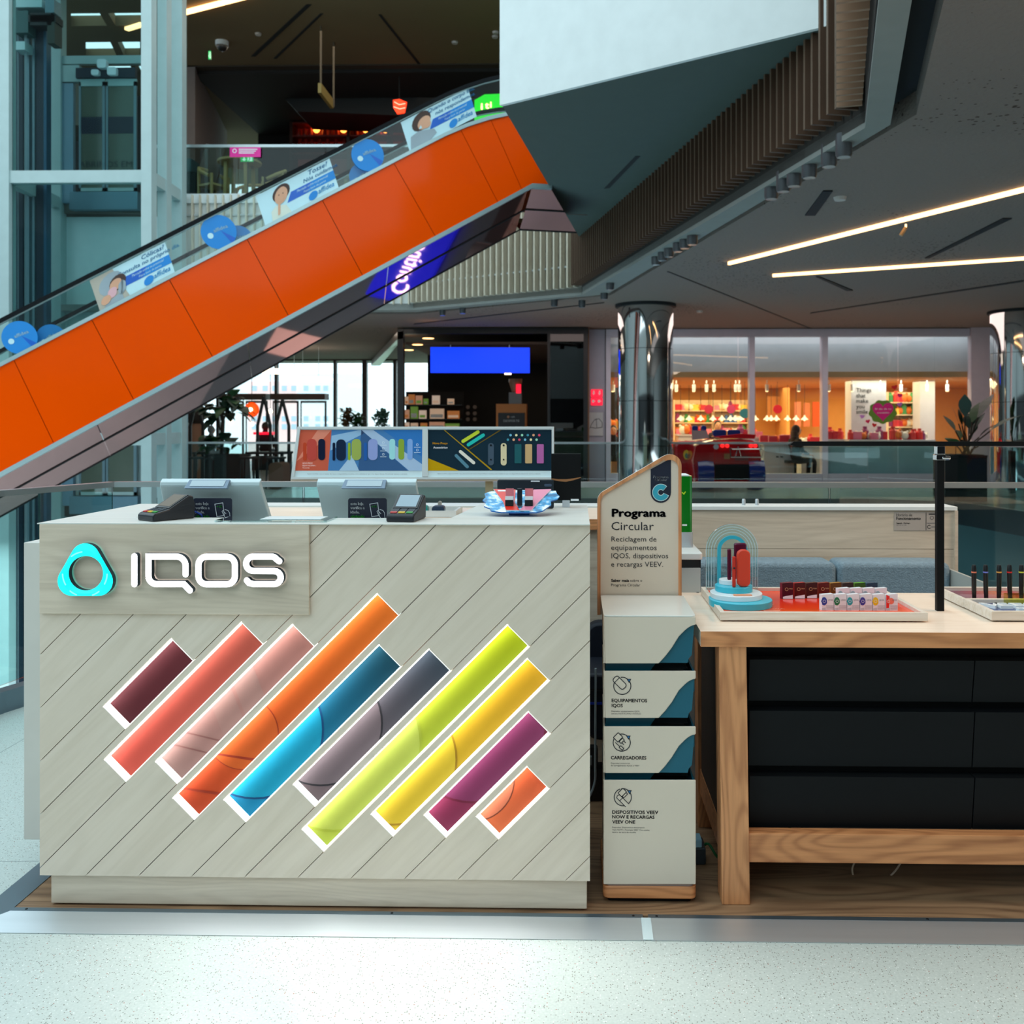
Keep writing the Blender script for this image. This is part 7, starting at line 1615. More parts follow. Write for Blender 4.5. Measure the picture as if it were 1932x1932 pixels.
# window vinyl: words and hearts
f = PxF(YG-.0); f.Y = 22.597; b = MB()
for s_, y in (('Things', 739.5), ('that', 750), ('make', 760), ('you', 770.5), ('smile', 780.5)): f.text(b, s_, 1615, y, 7.6, ink, None, .02, .01)
tag(b.build('window_words', None, None, recalc=False), 'large dark slogan words on the white pier in the gift shop', 'lettering')
def heart(cx, cy, r, ang=0):
    return [(cx+r*(.0625*16*sin(t)**3)*cos(ang)+r*.0625*(13*cos(t)-5*cos(2*t)-2*cos(3*t)-cos(4*t))*sin(ang), cy+r*(.0625*16*sin(t)**3)*sin(ang)-r*.0625*(13*cos(t)-5*cos(2*t)-2*cos(3*t)-cos(4*t))*cos(ang)) for t in [2*pi*i/24 for i in range(24)]]
f = PxF(YG+.0)
for i, (x, y, r, c, nm_) in enumerate(((1687, 731, 5.5, (200, 20, 30), 'red heart near the top of the right window'), (1697, 746, 5, (200, 20, 110), 'magenta heart right of the large heart'), (1697, 763, 5, (170, 100, 200), 'violet heart beside the large heart, upper'), (1626, 786, 4.5, (190, 130, 210), 'violet heart below the slogan'), (1637, 795, 4.5, (206, 20, 80), 'crimson heart below the slogan'), (1649, 802, 4.5, (200, 20, 30), 'red heart lowest below the slogan'), (1665, 775, 20, (206, 24, 130), 'large magenta heart decal in the right shop window'))):
    b = MB(); f.poly(b, heart(x, y, r, .2 if i % 2 else -.2 if r < 10 else 0), mat('decal_%d' % i, c, .5), .02 if r < 10 else .03)
    if r > 10:
        f.text(b, 'El día de tu', 1650, 773, 3, whitep, 30, .04); f.text(b, 'corazón', 1654, 780, 3, whitep, 22, .04)
        f.poly(b, [(x+26*cos(t)*(1+.06*sin(9*t)), y+2+22*sin(t)*(1+.06*sin(9*t))) for t in [2*pi*k/40 for k in range(40)]], mat('decal_green', (96, 140, 44), .5), .022)
    tag(b.build('heart_decal', None, None, recalc=False), nm_, 'decal', 'heart decals on the gift shop window')
# faint lamp reflection, put in as a glowing capsule added inside
p = W(1589, 700, 24); o = thing('lamp_reflection', (p.x, 24, Z(716, 24)), 'glowing white capsule added as a lamp reflection in the right shop window', 'lamp'); MB().lathe([(.02, -.3), (.11, -.25), (.12, 0), (.12, .2), (.09, .28), (.02, .3)], (p.x, 24, Z(697, 24)), 16, emit('reflection_glow', (230, 245, 255), 2)).build('glow_capsule', None, o, True); MB().tube([(p.x, 24, Z(697, 24)+.3), (p.x, 24, 2.35+.6)], .01, 5, blk).build('wire', None, o)
# extinguisher signs + map on the pale wall between shops
pw2 = struct(MB().box((X(1110), YG-.04, 0), (X(1143)-.003, YG+.1, ZC-.02), mat('wall_lilac_grey', (150, 152, 168), .6)).build('wall_between_shops', None, None))
struct(MB().box((X(1141.5), YG-.06, 0), (X(1143), YG+.0, ZC-.02), rec_m).build('trim_seam', None, None))
redm = mat('sign_red', (196, 20, 30), .5); f = PxF(YG-.06)
for (x, y, nm_) in ((1115, 735, 'upper left'), (1126, 735, 'upper right'), (1115, 750.5, 'lower left'), (1126, 750.5, 'lower right')):
    b = MB(); f.solid(b, [(x, y+14), (x+10.5, y+14), (x+10.5, y), (x, y)], 0, .01, redm, redm); 
    if y < 740: f.poly(b, [(x+5, y+11), (x+2.5, y+6), (x+7.5, y+6)], whitep, .014); f.poly(b, [(x+4, y+6), (x+6.5, y+6), (x+6.5, y+2), (x+4, y+2)], whitep, .014)
    else: f.poly(b, [(x+2, y+9), (x+6, y+9), (x+6, y+4), (x+2, y+4)], whitep, .014); f.poly(b, [(x+6, y+7), (x+8.5, y+7), (x+8.5, y+6), (x+6, y+6)], whitep, .014)
    tag(b.build('fire_safety_sign', None, None, recalc=False), nm_+' of four small red fire safety signs on the grey wall', 'sign', 'red fire safety signs')
b = MB(); f.solid(b, [(1111, 822), (1138, 822), (1138, 778), (1111, 778)], 0, .012, mat('map_panel', (170, 176, 180), .5)); f.stroke(b, [(1113, 808), (1116, 800), (1122, 792), (1130, 790), (1136, 797), (1136, 806), (1124, 808), (1114, 806)], .9, .016, .016, ink); f.stroke(b, [(1125, 790), (1126, 806)], .8, .016, .016, ink)
tag(b.build('evacuation_plan', None, None, recalc=False), 'grey evacuation plan below the red fire signs', 'sign')
# ---- dark shop
yD = 20.6; ds = thing('dark_shop_front', (0, yD, 0), 'black framed glazed front of the dark coffee shop', 'shopfront'); bk = mat('frame_black', (12, 14, 18), .4)
XD = lambda px: W(px, 700, yD).x
MB().box((XD(762), yD-.06, W(900, 630, yD).z), (XD(1110), yD+.12, ZC-.02), bk).build('header', None, ds)
for a, c in ((751, 762), (1033, 1038), (1101, 1109)): MB().box((XD(a), yD-.08, 0), (XD(c), yD+.12, ZC-.03), bk).build('mullion', None, ds)
MB().box((XD(1038), yD, 0), (XD(1101), yD+.02, W(900, 630, yD).z), glass('dark_shop_glass', (120, 120, 124), 1.6)).build('glass_pane', None, ds)
MB().prism([(XD(751), yD-.08, W(900, 625, yD).z-.02), (XD(762), yD-.08, W(900, 625, yD).z), (W(700, 680, 31).x+.3, 31, ZC-.05), (W(700, 680, 31).x, 31, ZC-.05)], (0, 0, -.16), mat('rail_steel_brown', (120, 104, 92), .3, .6)).build('side_rail', None, ds)
ceilb = mat('shop_ceiling_brown', (74, 56, 46), .8); vb2 = mat('shop_black_wall', (10, 10, 13), .8)
struct(MB().box((XD(740)-.3, 27.5, 0), (XD(1110)+1.0, 27.6, ZC), vb2).build('wall_dark_shop_back', None, None)); struct(MB().box((XD(1109), yD+.2, 0), (XD(1112), 27.5, ZC), mat('shop_side_tan', (130, 100, 76), .7)).build('wall_dark_shop_side', None, None))
struct(MB().box((XD(762), yD+.2, ZC-.35), (XD(1109), 27.5, ZC-.3), ceilb).build('ceiling_dark_shop', None, None)); struct(MB().box((XD(762)-.6, yD+.2, 0), (XD(1109), 27.5, .012), mat('shop_dark_floor', (40, 32, 28), .4)).build('floor_dark_shop', None, None))
area(1.0-1.8, 24.5, 2.9, 3, 4, 30, (1, .75, .5))
o = thing('blue_screen', W(906, 704, 20.9), 'large bright blue screen hanging in the dark coffee shop', 'screen'); f = PxF(20.9); b = MB(); f.solid(b, [(812.5, 703.5), (999.5, 704), (999.5, 656), (812.5, 655)], 0, .02, emit('screen_blue', (0, 58, 255), 1.0), bk); b.build('display', None, o, recalc=False)
b = MB()
for px in (850, 961): a = W(px, 656, 20.95); b.tube([(a.x, 20.95, a.z), (a.x, 20.95, ZC-.3)], .01, 5, alu)
b.build('suspension_rod', None, o)
dl = emit('downlight_warm', (255, 190, 120), 4)
for i, (px, py) in enumerate(((808, 639), (788, 651), (771, 661))):
    p = Wz(px, py, ZC-.36); tag(MB().lathe([(.11, -.01), (.12, 0)], (p.x, p.y, ZC-.35), 14, dl).build('downlight', None, None), ['front', 'middle', 'rear'][i]+' of three warm downlights in the dark coffee shop', 'light', 'warm downlights in the coffee shop')
for px, py, nm_ in ((958, 705, 'white counter lamp just under the blue screen'), (798, 688, 'small warm lamp left of the blue screen')):
    p = W(px, py, 23); tag(MB().box((p.x-.08, 23, p.z-.02), (p.x+.08, 23.1, p.z+.03), emit('lamp_white_w', (255, 230, 200), 3)).build('lamp', None, None), nm_, 'lamp')
# product shelf
shd = thing('coffee_shelf', (XD(820), 25.5, .012), 'dark product shelf at the left of the dark coffee shop', 'shelf'); Ys = 25.5
MB().box((X(762, Ys), Ys+.3, .012), (X(872, Ys), Ys+.34, Z(738, Ys)), vb2).build('back_panel', None, shd)
for py in (763, 790, 808): MB().box((X(762, Ys), Ys-.05, Z(py, Ys)-.03), (X(872, Ys), Ys+.3, Z(py, Ys)), bk).build('shelf', None, shd)
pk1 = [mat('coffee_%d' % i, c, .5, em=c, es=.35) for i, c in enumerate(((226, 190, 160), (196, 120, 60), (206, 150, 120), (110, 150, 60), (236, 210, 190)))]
for r_, (py, lst) in enumerate(((762, ((767, 7, 14), (776, 11, 18), (790, 12, 16), (803, 8, 10), (822, 14, 16), (850, 12, 10))), (789, ((767, 9, 16), (781, 13, 22), (797, 13, 15), (824, 26, 18), (855, 22, 14))), (807, ((766, 10, 10), (781, 13, 9), (799, 12, 9), (824, 28, 11), (853, 26, 8))))):
    for j, (px, w_, h_) in enumerate(lst):
        z = Z(py+1, Ys); zt_ = Z(py-h_, Ys); x0, x1 = X(px-w_/2, Ys), X(px+w_/2, Ys)
        b = MB(); b.box((x0, Ys, z), (x1, Ys+.12, zt_), pk1[(r_*2+j) % 5]); b.box((x0+.02, Ys-.005, z+.03), (x1-.02, Ys, z+(zt_-z)*.45), whitep if j % 2 else pk1[(j+1) % 5])
        tag(b.build('coffee_box', None, None, bevel=.006), '%s %s box on the %s shelf of the dark coffee shop' % (['first', 'second', 'third', 'fourth', 'fifth', 'sixth'][j], 'tall' if h_ > 14 else 'low', ['top', 'middle', 'bottom'][r_]), 'box', 'coffee boxes on the dark shelf')
cupm = mat('cup_brown', (110, 96, 88), .5); f = PxF(25.8); n_ = 0
for px in (883, 896):
    for py in (768, 780, 791): b = MB(); f.solid(b, circ(px, py, 3.6, 14), 0, .05, cupm); tag(b.build('wall_mug', None, None, recalc=False), '%s mug in the %s column on the black wall' % ({768: 'top', 780: 'middle', 791: 'lowest'}[py], 'left' if px < 890 else 'right'), 'mug', 'mugs on the black wall')
o = thing('wooden_counter_sign', W(964, 800, 22.5), 'wooden counter front with a dark notice board in the coffee shop', 'counter'); o.location.z = .012
a = W(936, 800, 22.5); c = W(993, 762, 22.5); MB().box((a.x, 22.5, .012), (c.x, 22.9, c.z), mat('counter_orange_wood', (196, 120, 50), .5)).build('body', None, o)
f = PxF(22.48); b = MB(); f.solid(b, [(940, 806), (990, 806), (990, 779), (940, 779)], 0, .02, mat('board_navy', (12, 20, 30), .5)); f.text(b, 'DESPERTE', 950, 796, 4, mat('board_grey', (170, 180, 186), .5), 30, .024); f.poly(b, circ(959, 786.5, 2.4, 10), mat('board_tan', (170, 120, 90), .5), .024); f.text(b, 'café', 964, 788, 3.4, mat('board_grey', (170, 180, 186), .5), None, .024); b.build('notice_board', None, o, recalc=False)
o = thing('coffee_machine', W(972, 760, 22.6), 'grinder with a red front on the wooden counter of the coffee shop', 'coffee machine'); a = W(960, 762, 22.6); c = W(984, 722, 22.6)
MB().box((a.x, 22.6, W(970, 762, 22.6).z), (c.x, 22.85, W(970, 740, 22.6).z), mat('machine_grey', (120, 116, 116), .3, .5)).build('body', None, o); MB().lathe([(.08, 0), (.16, .25), (.16, .32)], ((a.x+c.x)/2, 22.72, W(970, 740, 22.6).z), 12, mat('hopper', (150, 110, 90), .3)).build('hopper', None, o); MB().box((W(974, 740, 22.6).x, 22.56, W(970, 742, 22.6).z), (W(983, 740, 22.6).x, 22.6, W(970, 725, 22.6).z), redm).build('red_front', None, o)
# ================================================================ ENTRANCE WINDOWS (far left)
YW = 31.0; XW = lambda px: W(px, 750, YW).x; ZW = lambda py: W(500, py, YW).z
wn = struct(thing('window_1', (XW(500), YW, 0), None, None)); dfm = mat('entrance_frame_dark', (58, 44, 40), .5)
for px, w_ in ((352, 6), (411, 5), (521, 5), (632, 5), (688, 8), (745, 6)): MB().box((XW(px-w_/2), YW-.05, 0), (XW(px+w_/2), YW+.15, ZW(681)), dfm).build('mullion', None, wn)
MB().box((XW(345), YW-.05, ZW(681)), (XW(760), YW+.15, ZC), dfm).build('top_frame', None, wn)
for a, c in ((355, 408), (414, 518), (524, 629), (635, 684), (692, 742)):
    MB().box((XW(a), YW+.05, .0), (XW(c), YW+.07, ZW(682)), glass('entrance_glass', (250, 252, 252), .5)).build('pane', None, wn)
struct(MB().box((-14, YW-.1, 0), (XW(345), YW+.15, ZC), mat('wall_entr', (70, 80, 84), .7)).build('wall_entrance', None, None))
# sliding door lintel boxes and doors
for i, (a, c) in enumerate(((430, 516), (524, 625))):
    o = thing('sliding_door_set', (XW((a+c)/2), YW-.6, 0), ['left', 'right'][i]+' automatic glass entrance door with brown lintel', 'door', 'automatic entrance doors')
    MB().box((XW(a), YW-.8, ZW(755)), (XW(c), YW-.3, ZW(744)), mat('lintel_brown', (110, 92, 84), .5)).build('lintel', None, o)
    m_ = (a+c)/2
    for p_, q_ in ((a+2, m_-3), (m_+3, c-2)):
        for xx, ww_ in ((p_, 1.5), (q_, 3)): MB().box((XW(xx-ww_/2), YW-.6, 0), (XW(xx+ww_/2), YW-.54, ZW(757)), dfm).build('door_stile', None, o)
        MB().box((XW(p_), YW-.59, ZW(761)), (XW(q_), YW-.55, ZW(757)), dfm).build('door_rail', None, o)
# outside: pale building opposite, daylight glare put in as emission
ob = thing('apartment_block', (XW(500), 60, -2), 'pale apartment block faintly seen outside the entrance windows', 'building'); XO = lambda px: W(px, 750, 60).x; ZO = lambda py: W(500, py, 60).z
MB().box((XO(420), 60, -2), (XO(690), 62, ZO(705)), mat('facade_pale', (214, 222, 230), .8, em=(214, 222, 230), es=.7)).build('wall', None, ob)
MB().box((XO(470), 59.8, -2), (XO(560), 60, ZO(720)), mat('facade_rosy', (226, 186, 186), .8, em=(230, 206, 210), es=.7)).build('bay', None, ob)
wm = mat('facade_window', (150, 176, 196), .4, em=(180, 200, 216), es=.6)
for px in (478, 498, 516, 534, 552, 575, 597, 612):
    for py in (728, 745, 785, 800):
        MB().box((XO(px), 59.72, ZO(py+10)), (XO(px+9), 59.8, ZO(py))  , wm).build('window', None, ob)
struct(MB().box((-60, 33.0, -2.1), (60, 90, -2.0), mat('outside_ground', (150, 190, 150), .9)).build('floor_outside', None, None))
# ring pendant lamps
for i, (px, py, rx_) in enumerate(((538, 701, 43), (586, 716, 38), (600, 725, 48))):
    if i == 2: continue
    p = W(px, py, 26); r = rx_/1800*26; b = MB(); b.tube([(p.x+r*cos(2*pi*k/32), 26+r*sin(2*pi*k/32), p.z) for k in range(32)], .05, 6, emit('ring_lamp', (255, 240, 215), 4), closed=True); o = b.build('ring_lamp', None, None, True); tag(o, ['left', 'right'][i]+' glowing ring lamp hanging before the entrance windows', 'lamp', 'ring lamps before the entrance')
    b = MB()
    for k in (0, 2): b.tube([(p.x+r*.4*cos(pi*k/2), 26, p.z), (p.x+r*.4*cos(pi*k/2), 26, ZC)], .008, 5, alu)
    b.build('cord', None, o).matrix_parent_inverse.identity()
# orange globe + small pendants
p = W(475, 773, 24); o = thing('orange_globe_lamp', (p.x, 24, p.z-.2), 'orange disc lamp hanging before the entrance', 'lamp'); f = PxF(24); b = MB(); b.lathe([(.001, -.06), (.16, -.04), (.19, 0), (.16, .04), (.001, .06)], (p.x, 24, p.z), 28, emit('orange_disc', (240, 72, 10), 1.2), 'y', cap=False); b.build('disc', None, o, True); MB().ball((p.x, 23.9, p.z), .055, emit('bulb_warm', (255, 230, 190), 6)).build('bulb', None, o, True); MB().tube([(p.x, 24, p.z+.19), (p.x, 24, ZC)], .008, 5, blk).build('cord', None, o)
for i, (px, py) in enumerate(((436, 797), (475, 800), (510, 776), (395, 785))): p = W(px, py, 26); o = thing('bulb_pendant', (p.x, 26, p.z-.06), ['small bulb pendant left of the orange lamp', 'small bulb pendant below the orange lamp', 'small bulb pendant right of the orange lamp', 'small bulb pendant among the plant leaves'][i], 'lamp', 'bulb pendants before the entrance'); MB().ball((p.x, 26, p.z), .06, emit('bulb_warm', (255, 230, 190), 6)).build('bulb', None, o, True); MB().tube([(p.x, 26, p.z+.06), (p.x, 26, ZC)], .008, 5, blk).build('cord', None, o)
# terrace frames (black metal trestle uprights) and tables
mt = mat('trestle_black', (24, 28, 32), .5)
for i, (px, top) in enumerate(((371, 752), (498, 748), (533, 754))):
    Y = 20.5; o = thing('black_metal_frame', (W(px, 850, Y).x, Y, 0), ['left', 'middle', 'right'][i]+' black arched metal frame among the terrace tables', 'frame', 'black metal frames on the terrace')
    b = MB(); t_ = W(px, top, Y)
    for sgn_ in (-1, 1): a = W(px+12*sgn_, 803, Y); b.tube([(t_.x, Y, t_.z), (a.x, Y, a.z), (a.x, Y, 0)], .035, 6, mt)
    b.build('frame', None, o)
for i, (px0, px1, Y, lb) in enumerate(((362, 395, 20, 'dark terrace table left of the plant'), (462, 535, 20.3, 'dark terrace table right of the plant'))):
    x0, x1 = W(px0, 860, Y).x, W(px1, 860, Y).x; z = W(px0, 853, Y).z; o = thing('terrace_table', ((x0+x1)/2, Y, 0), lb, 'table', 'dark terrace tables'); MB().box((x0, Y, z-.05), (x1, Y+.7, z), mt).build('tabletop', None, o)
    for x in (x0+.05, x1-.05):
        for y in (Y+.05, Y+.65): MB().box((x-.03, y-.03, 0), (x+.03, y+.03, z-.05), mt).build('leg', None, o)
for i, (px, Y) in enumerate(((375, 19.4), (388, 19.6), (455, 20.9), (470, 19.6), (520, 19.5))):
    x = W(px, 880, Y).x; o = thing('terrace_stool', (x, Y, 0), ['dark stool leftmost on the terrace', 'dark stool just left of the plant box', 'dark stool right behind the plant box', 'dark stool before the right terrace table', 'dark stool rightmost on the terrace'][i], 'stool', 'dark terrace stools'); MB().rbox((x-.18, Y-.18, .6), (x+.18, Y+.18, .64), .05, mt, 3, 'z').build('seat', None, o)
    for a_ in (-1, 1):
        for c_ in (-1, 1): MB().bar((x+.15*a_, Y+.15*c_, 0), (x+.13*a_, Y+.13*c_, .6), .03, .03, mt).build('leg', None, o)
o = MB().rbox((W(507, 880, 19).x, 19, 0), (W(533, 880, 19).x, 19.5, W(500, 873, 19).z), .08, mat('barrel_brown', (96, 62, 42), .6), 4).build('wooden_stool', None, None); tag(o, 'brown wooden block seat at the right of the terrace', 'stool')
# leaning umbrella/cover shapes
for px, c, lb in ((368, (120, 92, 74), 'tall tan covered post left of the plant'),):
    p = W(px, 830, 22); b = MB(); b.lathe([(.25, 0), (.22, 1.0), (.10, 1.45)], (p.x, 22, 0), 14, mat('tan_cover', c, .8)); b.ball((p.x, 22, 1.55), .25, mat('dark_tuft', (30, 26, 24), .8), sc=(1, 1, 1.1)); tag(b.build('covered_post', None, None, True), lb, 'post')
# plants
lf1 = mat('leaf_dark', (20, 58, 44), .45); lf2 = mat('leaf_mid', (44, 90, 50), .45); stm_ = mat('stem_brown', (54, 44, 34), .7)
def leaf(b, base, d, ln, wd, m, droop=.3, n=5):
    d = Vector(d).normalized(); side = d.cross(Vector((0, 0, 1)))
    side = side.normalized() if side.length > .01 else Vector((1, 0, 0)); L1 = []; R1_ = []
    for i in range(n+1):
        t = i/n; p = Vector(base)+d*ln*t+Vector((0, 0, -droop*ln*t*t)); wv = wd*sin(pi*min(.98, max(.04, t**.8)))/2; L1.append(p+side*wv+Vector((0, 0, wv*.3))); R1_.append(p-side*wv+Vector((0, 0, wv*.3)))
    for i in range(n): b.face([L1[i], R1_[i], R1_[i+1], L1[i+1]], m)
def plant(name, x, y, z0, specs, lb, pot=None, stems=()):
    o = thing(name, (x, y, z0 if not pot else 0), lb, 'plant')
    for (st_, r) in stems: MB().tube(st_, r, 6, stm_).build('stem', None, o, True)
    for (bs, d, ln, wd, m, dr) in specs: b = MB(); leaf(b, bs, d, ln, wd, m, dr); b.build('leaf', None, o, True, recalc=False)
    return o
def potbox(px0, px1, py0, py1, Y, lb, c=(14, 18, 20)):
    a = W(px0, py1, Y); cc_ = W(px1, py0, Y); o = thing('planter_box', ((a.x+cc_.x)/2, Y, 0), lb, 'planter'); m = mat('planter_dark', c, .5)
    b = MB(); b.box((a.x, Y, 0), (cc_.x, Y+.55, cc_.z-.04), m); b.build('box', None, o, bevel=.01); MB().box((a.x-.0, Y-.01, cc_.z-.04), (cc_.x, Y+.56, cc_.z), m).build('rim', None, o); MB().box((a.x+.04, Y+.04, cc_.z), (cc_.x-.04, Y+.5, cc_.z+.01), mat('soil', (30, 22, 18), .9)).build('soil', None, o); return cc_.z
Yp = 16.45
zt_ = potbox(1783, 1863, 859, 945, Yp, 'dark square planter before the right chrome column'); bx, by = W(1822, 850, Yp+.27).x, Yp+.27
specs = []
for (tx, ty, wd, m) in ((1776, 786, .13, lf1), (1790, 764, .15, lf2), (1820, 742, .13, lf1), (1876, 745, .16, lf1), (1850, 760, .13, lf2), (1883, 805, .12, lf1), (1783, 832, .15, lf2), (1800, 812, .18, lf2), (1835, 778, .15, lf1), (1862, 780, .13, lf1), (1880, 832, .1, lf1), (1932, 786, .16, lf2), (1806, 770, .12, lf1), (1812, 830, .1, lf1), (1845, 800, .12, lf1)):
    tip = W(tx, ty, Yp+.27+random.uniform(-.3, .3)); mid = Vector((bx+(tip.x-bx)*.42, by+(tip.y-by)*.4, zt_+(tip.z-zt_)*.62)); d = tip-mid
    specs.append((mid, d+Vector((0, 0, .12)), d.length*1.05, wd, m, .18)); specs[-1] = (mid, d+Vector((0, 0, .1)), d.length*1.05, wd*1.7, m, .1)
stems = [([(bx+random.uniform(-.08, .08), by, zt_), (s_[0].x*.5+bx*.5, by, zt_+(s_[0].z-zt_)*.6), tuple(s_[0])], .012) for s_ in specs]
plant('leafy_plant', bx, by, zt_, specs, 'large leafy green plant in the dark planter by the right column', True, stems)
Yp = 19.5
zt_ = potbox(390, 452, 858, 935, Yp, 'black square planter on the left terrace'); bx, by = W(418, 850, Yp+.27).x, Yp+.27
random.seed(3); specs = []; stems = [([(bx, by, zt_), (bx+.03, by, zt_+.7), (bx-.03, by, zt_+1.0)], .04), ([(bx-.03, by, zt_+.5), (bx-.1, by, zt_+.9)], .02), ([(bx, by, zt_+.6), (bx+.16, by, zt_+1.05)], .02)]
for i in range(84):
    if i < 62: cpx, cpy, sx2, sy2 = random.choice([(428, 755, 20, 12), (440, 772, 16, 10), (405, 782, 16, 12), (420, 765, 18, 14)])+()
    else: cpx, cpy, sx2, sy2 = 418, 838, 24, 12
    tx = cpx+random.uniform(-1, 1)*sx2; ty = cpy+random.uniform(-1, 1)*sy2; p = W(tx, ty, by+random.uniform(-.2, .2)); d = Vector((p.x-bx+random.uniform(-.2, .2), random.uniform(-.5, .3), random.uniform(-.1, .5)))
    specs.append((p, d, .34, .26, random.choice([lf1, lf1, lf2]), .5))
plant('fig_plant', bx, by, zt_, specs, 'bushy dark green fig plant in the black planter on the left terrace', True, stems)
Yp = 24.0
for k, (px0, px1, py, lb, n) in enumerate(((646, 664, 772, 'tall brownish potted bush left of the dark shop', 26), (664, 686, 784, 'low green potted bush in the middle before the windows', 24), (706, 732, 774, 'bluish green potted bush beside the black mullion', 30))):
    cx_ = W((px0+px1)/2, 800, Yp).x; o = thing('potted_bush', (cx_, Yp, 0), lb, 'plant', 'potted bushes before the windows'); zt_ = W(0, 800, Yp).z; hw = (W(px1, 800, Yp).x-W(px0, 800, Yp).x)/2
    MB().box((cx_-hw*.8, Yp-.2, 0), (cx_+hw*.8, Yp+.2, zt_-.1), mat('pot_tan', (120, 96, 70), .7)).build('pot', None, o)
    b = MB(); zt2 = W(0, py, Yp).z; mm = [mat('bush_brown', (110, 90, 60), .7), lf2, mat('leaf_bluish', (90, 140, 130), .6)][k]
    for i in range(n*5): leaf(b, (cx_+random.uniform(-1, 1)*hw*.8, Yp+random.uniform(-.2, .2), zt_-.1+random.random()*(zt2-zt_+.05)), (random.uniform(-1, 1), random.uniform(-1, 1), random.uniform(0, 1)), .20, .11, mm, .3, 2)
    fo_ = b.build('foliage', None, o, recalc=False); fo_['kind'] = 'stuff'
# ---- toy car (children's ride) seen from behind
rdm = mat('car_red', (170, 8, 22), .15, coat=1); blu = mat('car_blue', (14, 40, 120), .2, coat=1); Yc = 18.6
car = thing('toy_car_ride', (W(1375, 900, Yc).x, Yc, 0), 'red children\'s ride car with blue seats and wheels before the gift shop', 'ride car'); XC = lambda px: W(px, 850, Yc).x; ZC_ = lambda py: W(1375, py, Yc).z
prof = [(1312, 905), (1308, 870), (1313, 842), (1322, 837), (1336, 833), (1356, 830), (1380, 829), (1402, 829), (1420, 831), (1430, 838), (1436, 862), (1436, 905)]
b = MB(); sec = [(0, 1.0, 0), (.12, 1.02, .01), (1.0, 1.0, .0), (1.6, .94, -.1), (2.2, .8, -.3)]
cx_ = XC(1374); rings = []
for (dy, k, dz) in sec: rings.append([Vector((cx_+(XC(x)-cx_)*k-dy*.12, Yc+dy, max(.12, (ZC_(y) if y < 900 else .2)+dz*(1 if y < 860 else 0)))) for x, y in prof])
for i in range(len(rings)-1):
    for j in range(len(prof)): j2 = (j+1) % len(prof); b.face([rings[i][j], rings[i][j2], rings[i+1][j2], rings[i+1][j]], rdm)
b.face(rings[0], rdm); b.face(rings[-1][::-1], rdm); bo = b.build('body', None, car, True, bevel=.02)
def cbox(x0, y0_, x1, y1_, d0, d1, m, nm_, r=.04): return MB().rbox((XC(x0), Yc+d0, ZC_(y1_)), (XC(x1), Yc+d1, ZC_(y0_)), r, m, 4).build(nm_, None, car, True, bevel=.01)
cbox(1318, 876, 1430, 905, -.06, .05, blackm, 'rear_bumper')
MB().lathe([(.05, -.18), (.30, -.16), (.32, 0), (.30, .14), (.05, .16)], (XC(1332), Yc+.15, .33), 28, blu, 'x').build('wheel', None, car, True)
MB().lathe([(.05, -.18), (.30, -.16), (.32, 0), (.30, .14), (.05, .16)], (XC(1428), Yc+.15, .33), 28, blu, 'x').build('wheel', None, car, True)
MB().lathe([(.05, -.18), (.30, -.16), (.32, 0), (.30, .14), (.05, .16)], (XC(1318), Yc+1.7, .33), 28, blu, 'x').build('wheel', None, car, True)
b = MB(); b.prism([(XC(1360), Yc-.02, ZC_(827)), (XC(1424), Yc-.02, ZC_(828)), (XC(1426), Yc-.02, ZC_(820)), (XC(1400), Yc-.02, ZC_(818)), (XC(1345), Yc-.02, ZC_(824))], (0, .3, 0), rdm); b.build('spoiler', None, car, bevel=.01)
for (x0, x1) in ((1350, 1376), (1378, 1403)): cbox(x0, 811, x1, 824, .35, .5, blu, 'seat_back')
for (x0, x1) in ((1320, 1332), (1338, 1349)): cbox(x0, 803, x1, 816, 1.2, 1.3, blu, 'seat_back')
b = MB(); b.prism([(XC(1318), Yc+1.0, ZC_(832)), (XC(1352), Yc+1.0, ZC_(828)), (XC(1348), Yc+1.1, ZC_(813)), (XC(1318), Yc+1.1, ZC_(813))], (0, .03, 0), mat('windscreen', (60, 50, 60), .1)); b.build('windscreen', None, car)
for px in (1363, 1372, 1417, 1425): p = W(px, 841, Yc-.07); MB().lathe([(.04, -.02), (.035, .02)], (p.x, Yc-.05, p.z), 14, emit('tail_light', (255, 30, 30), 2.5), 'y').build('tail_light', None, car)
b = MB(); z1_, z2_ = ZC_(847), ZC_(862); b.tube([(XC(1377), Yc-.1, z2_), (XC(1376), Yc-.1, z1_+.03), (XC(1380), Yc-.1, z1_), (XC(1435), Yc-.1, z1_), (XC(1438), Yc-.1, z1_-.03), (XC(1436), Yc-.1, z2_), (XC(1377), Yc-.1, z2_)], .012, 6, chrome); b.tube([(XC(1386), Yc-.1, z2_), (XC(1391), Yc-.1, ZC_(842)), (XC(1397), Yc-.1, z2_)], .01, 6, chrome); b.build('rear_rack', None, car, True)
f = PxF(Yc-.07); b = MB(); f.poly(b, [(1366, 866), (1377, 866), (1377, 856), (1366, 856)], mat('car_sticker', (150, 110, 60), .5)); f.poly(b, [(1386, 869), (1412, 869), (1412, 860), (1386, 860)], mat('car_sticker2', (110, 20, 30), .5)); f.poly(b, circ(1351, 843, 5, 14), mat('car_sticker3', (190, 190, 200), .4)); b.build('sticker', None, car, recalc=False)
f = PxF(Yc+.9); b = MB(); f.poly(b, circ(1295, 860, 9, 16), mat('car_decal', (220, 190, 60), .4), 1.0)
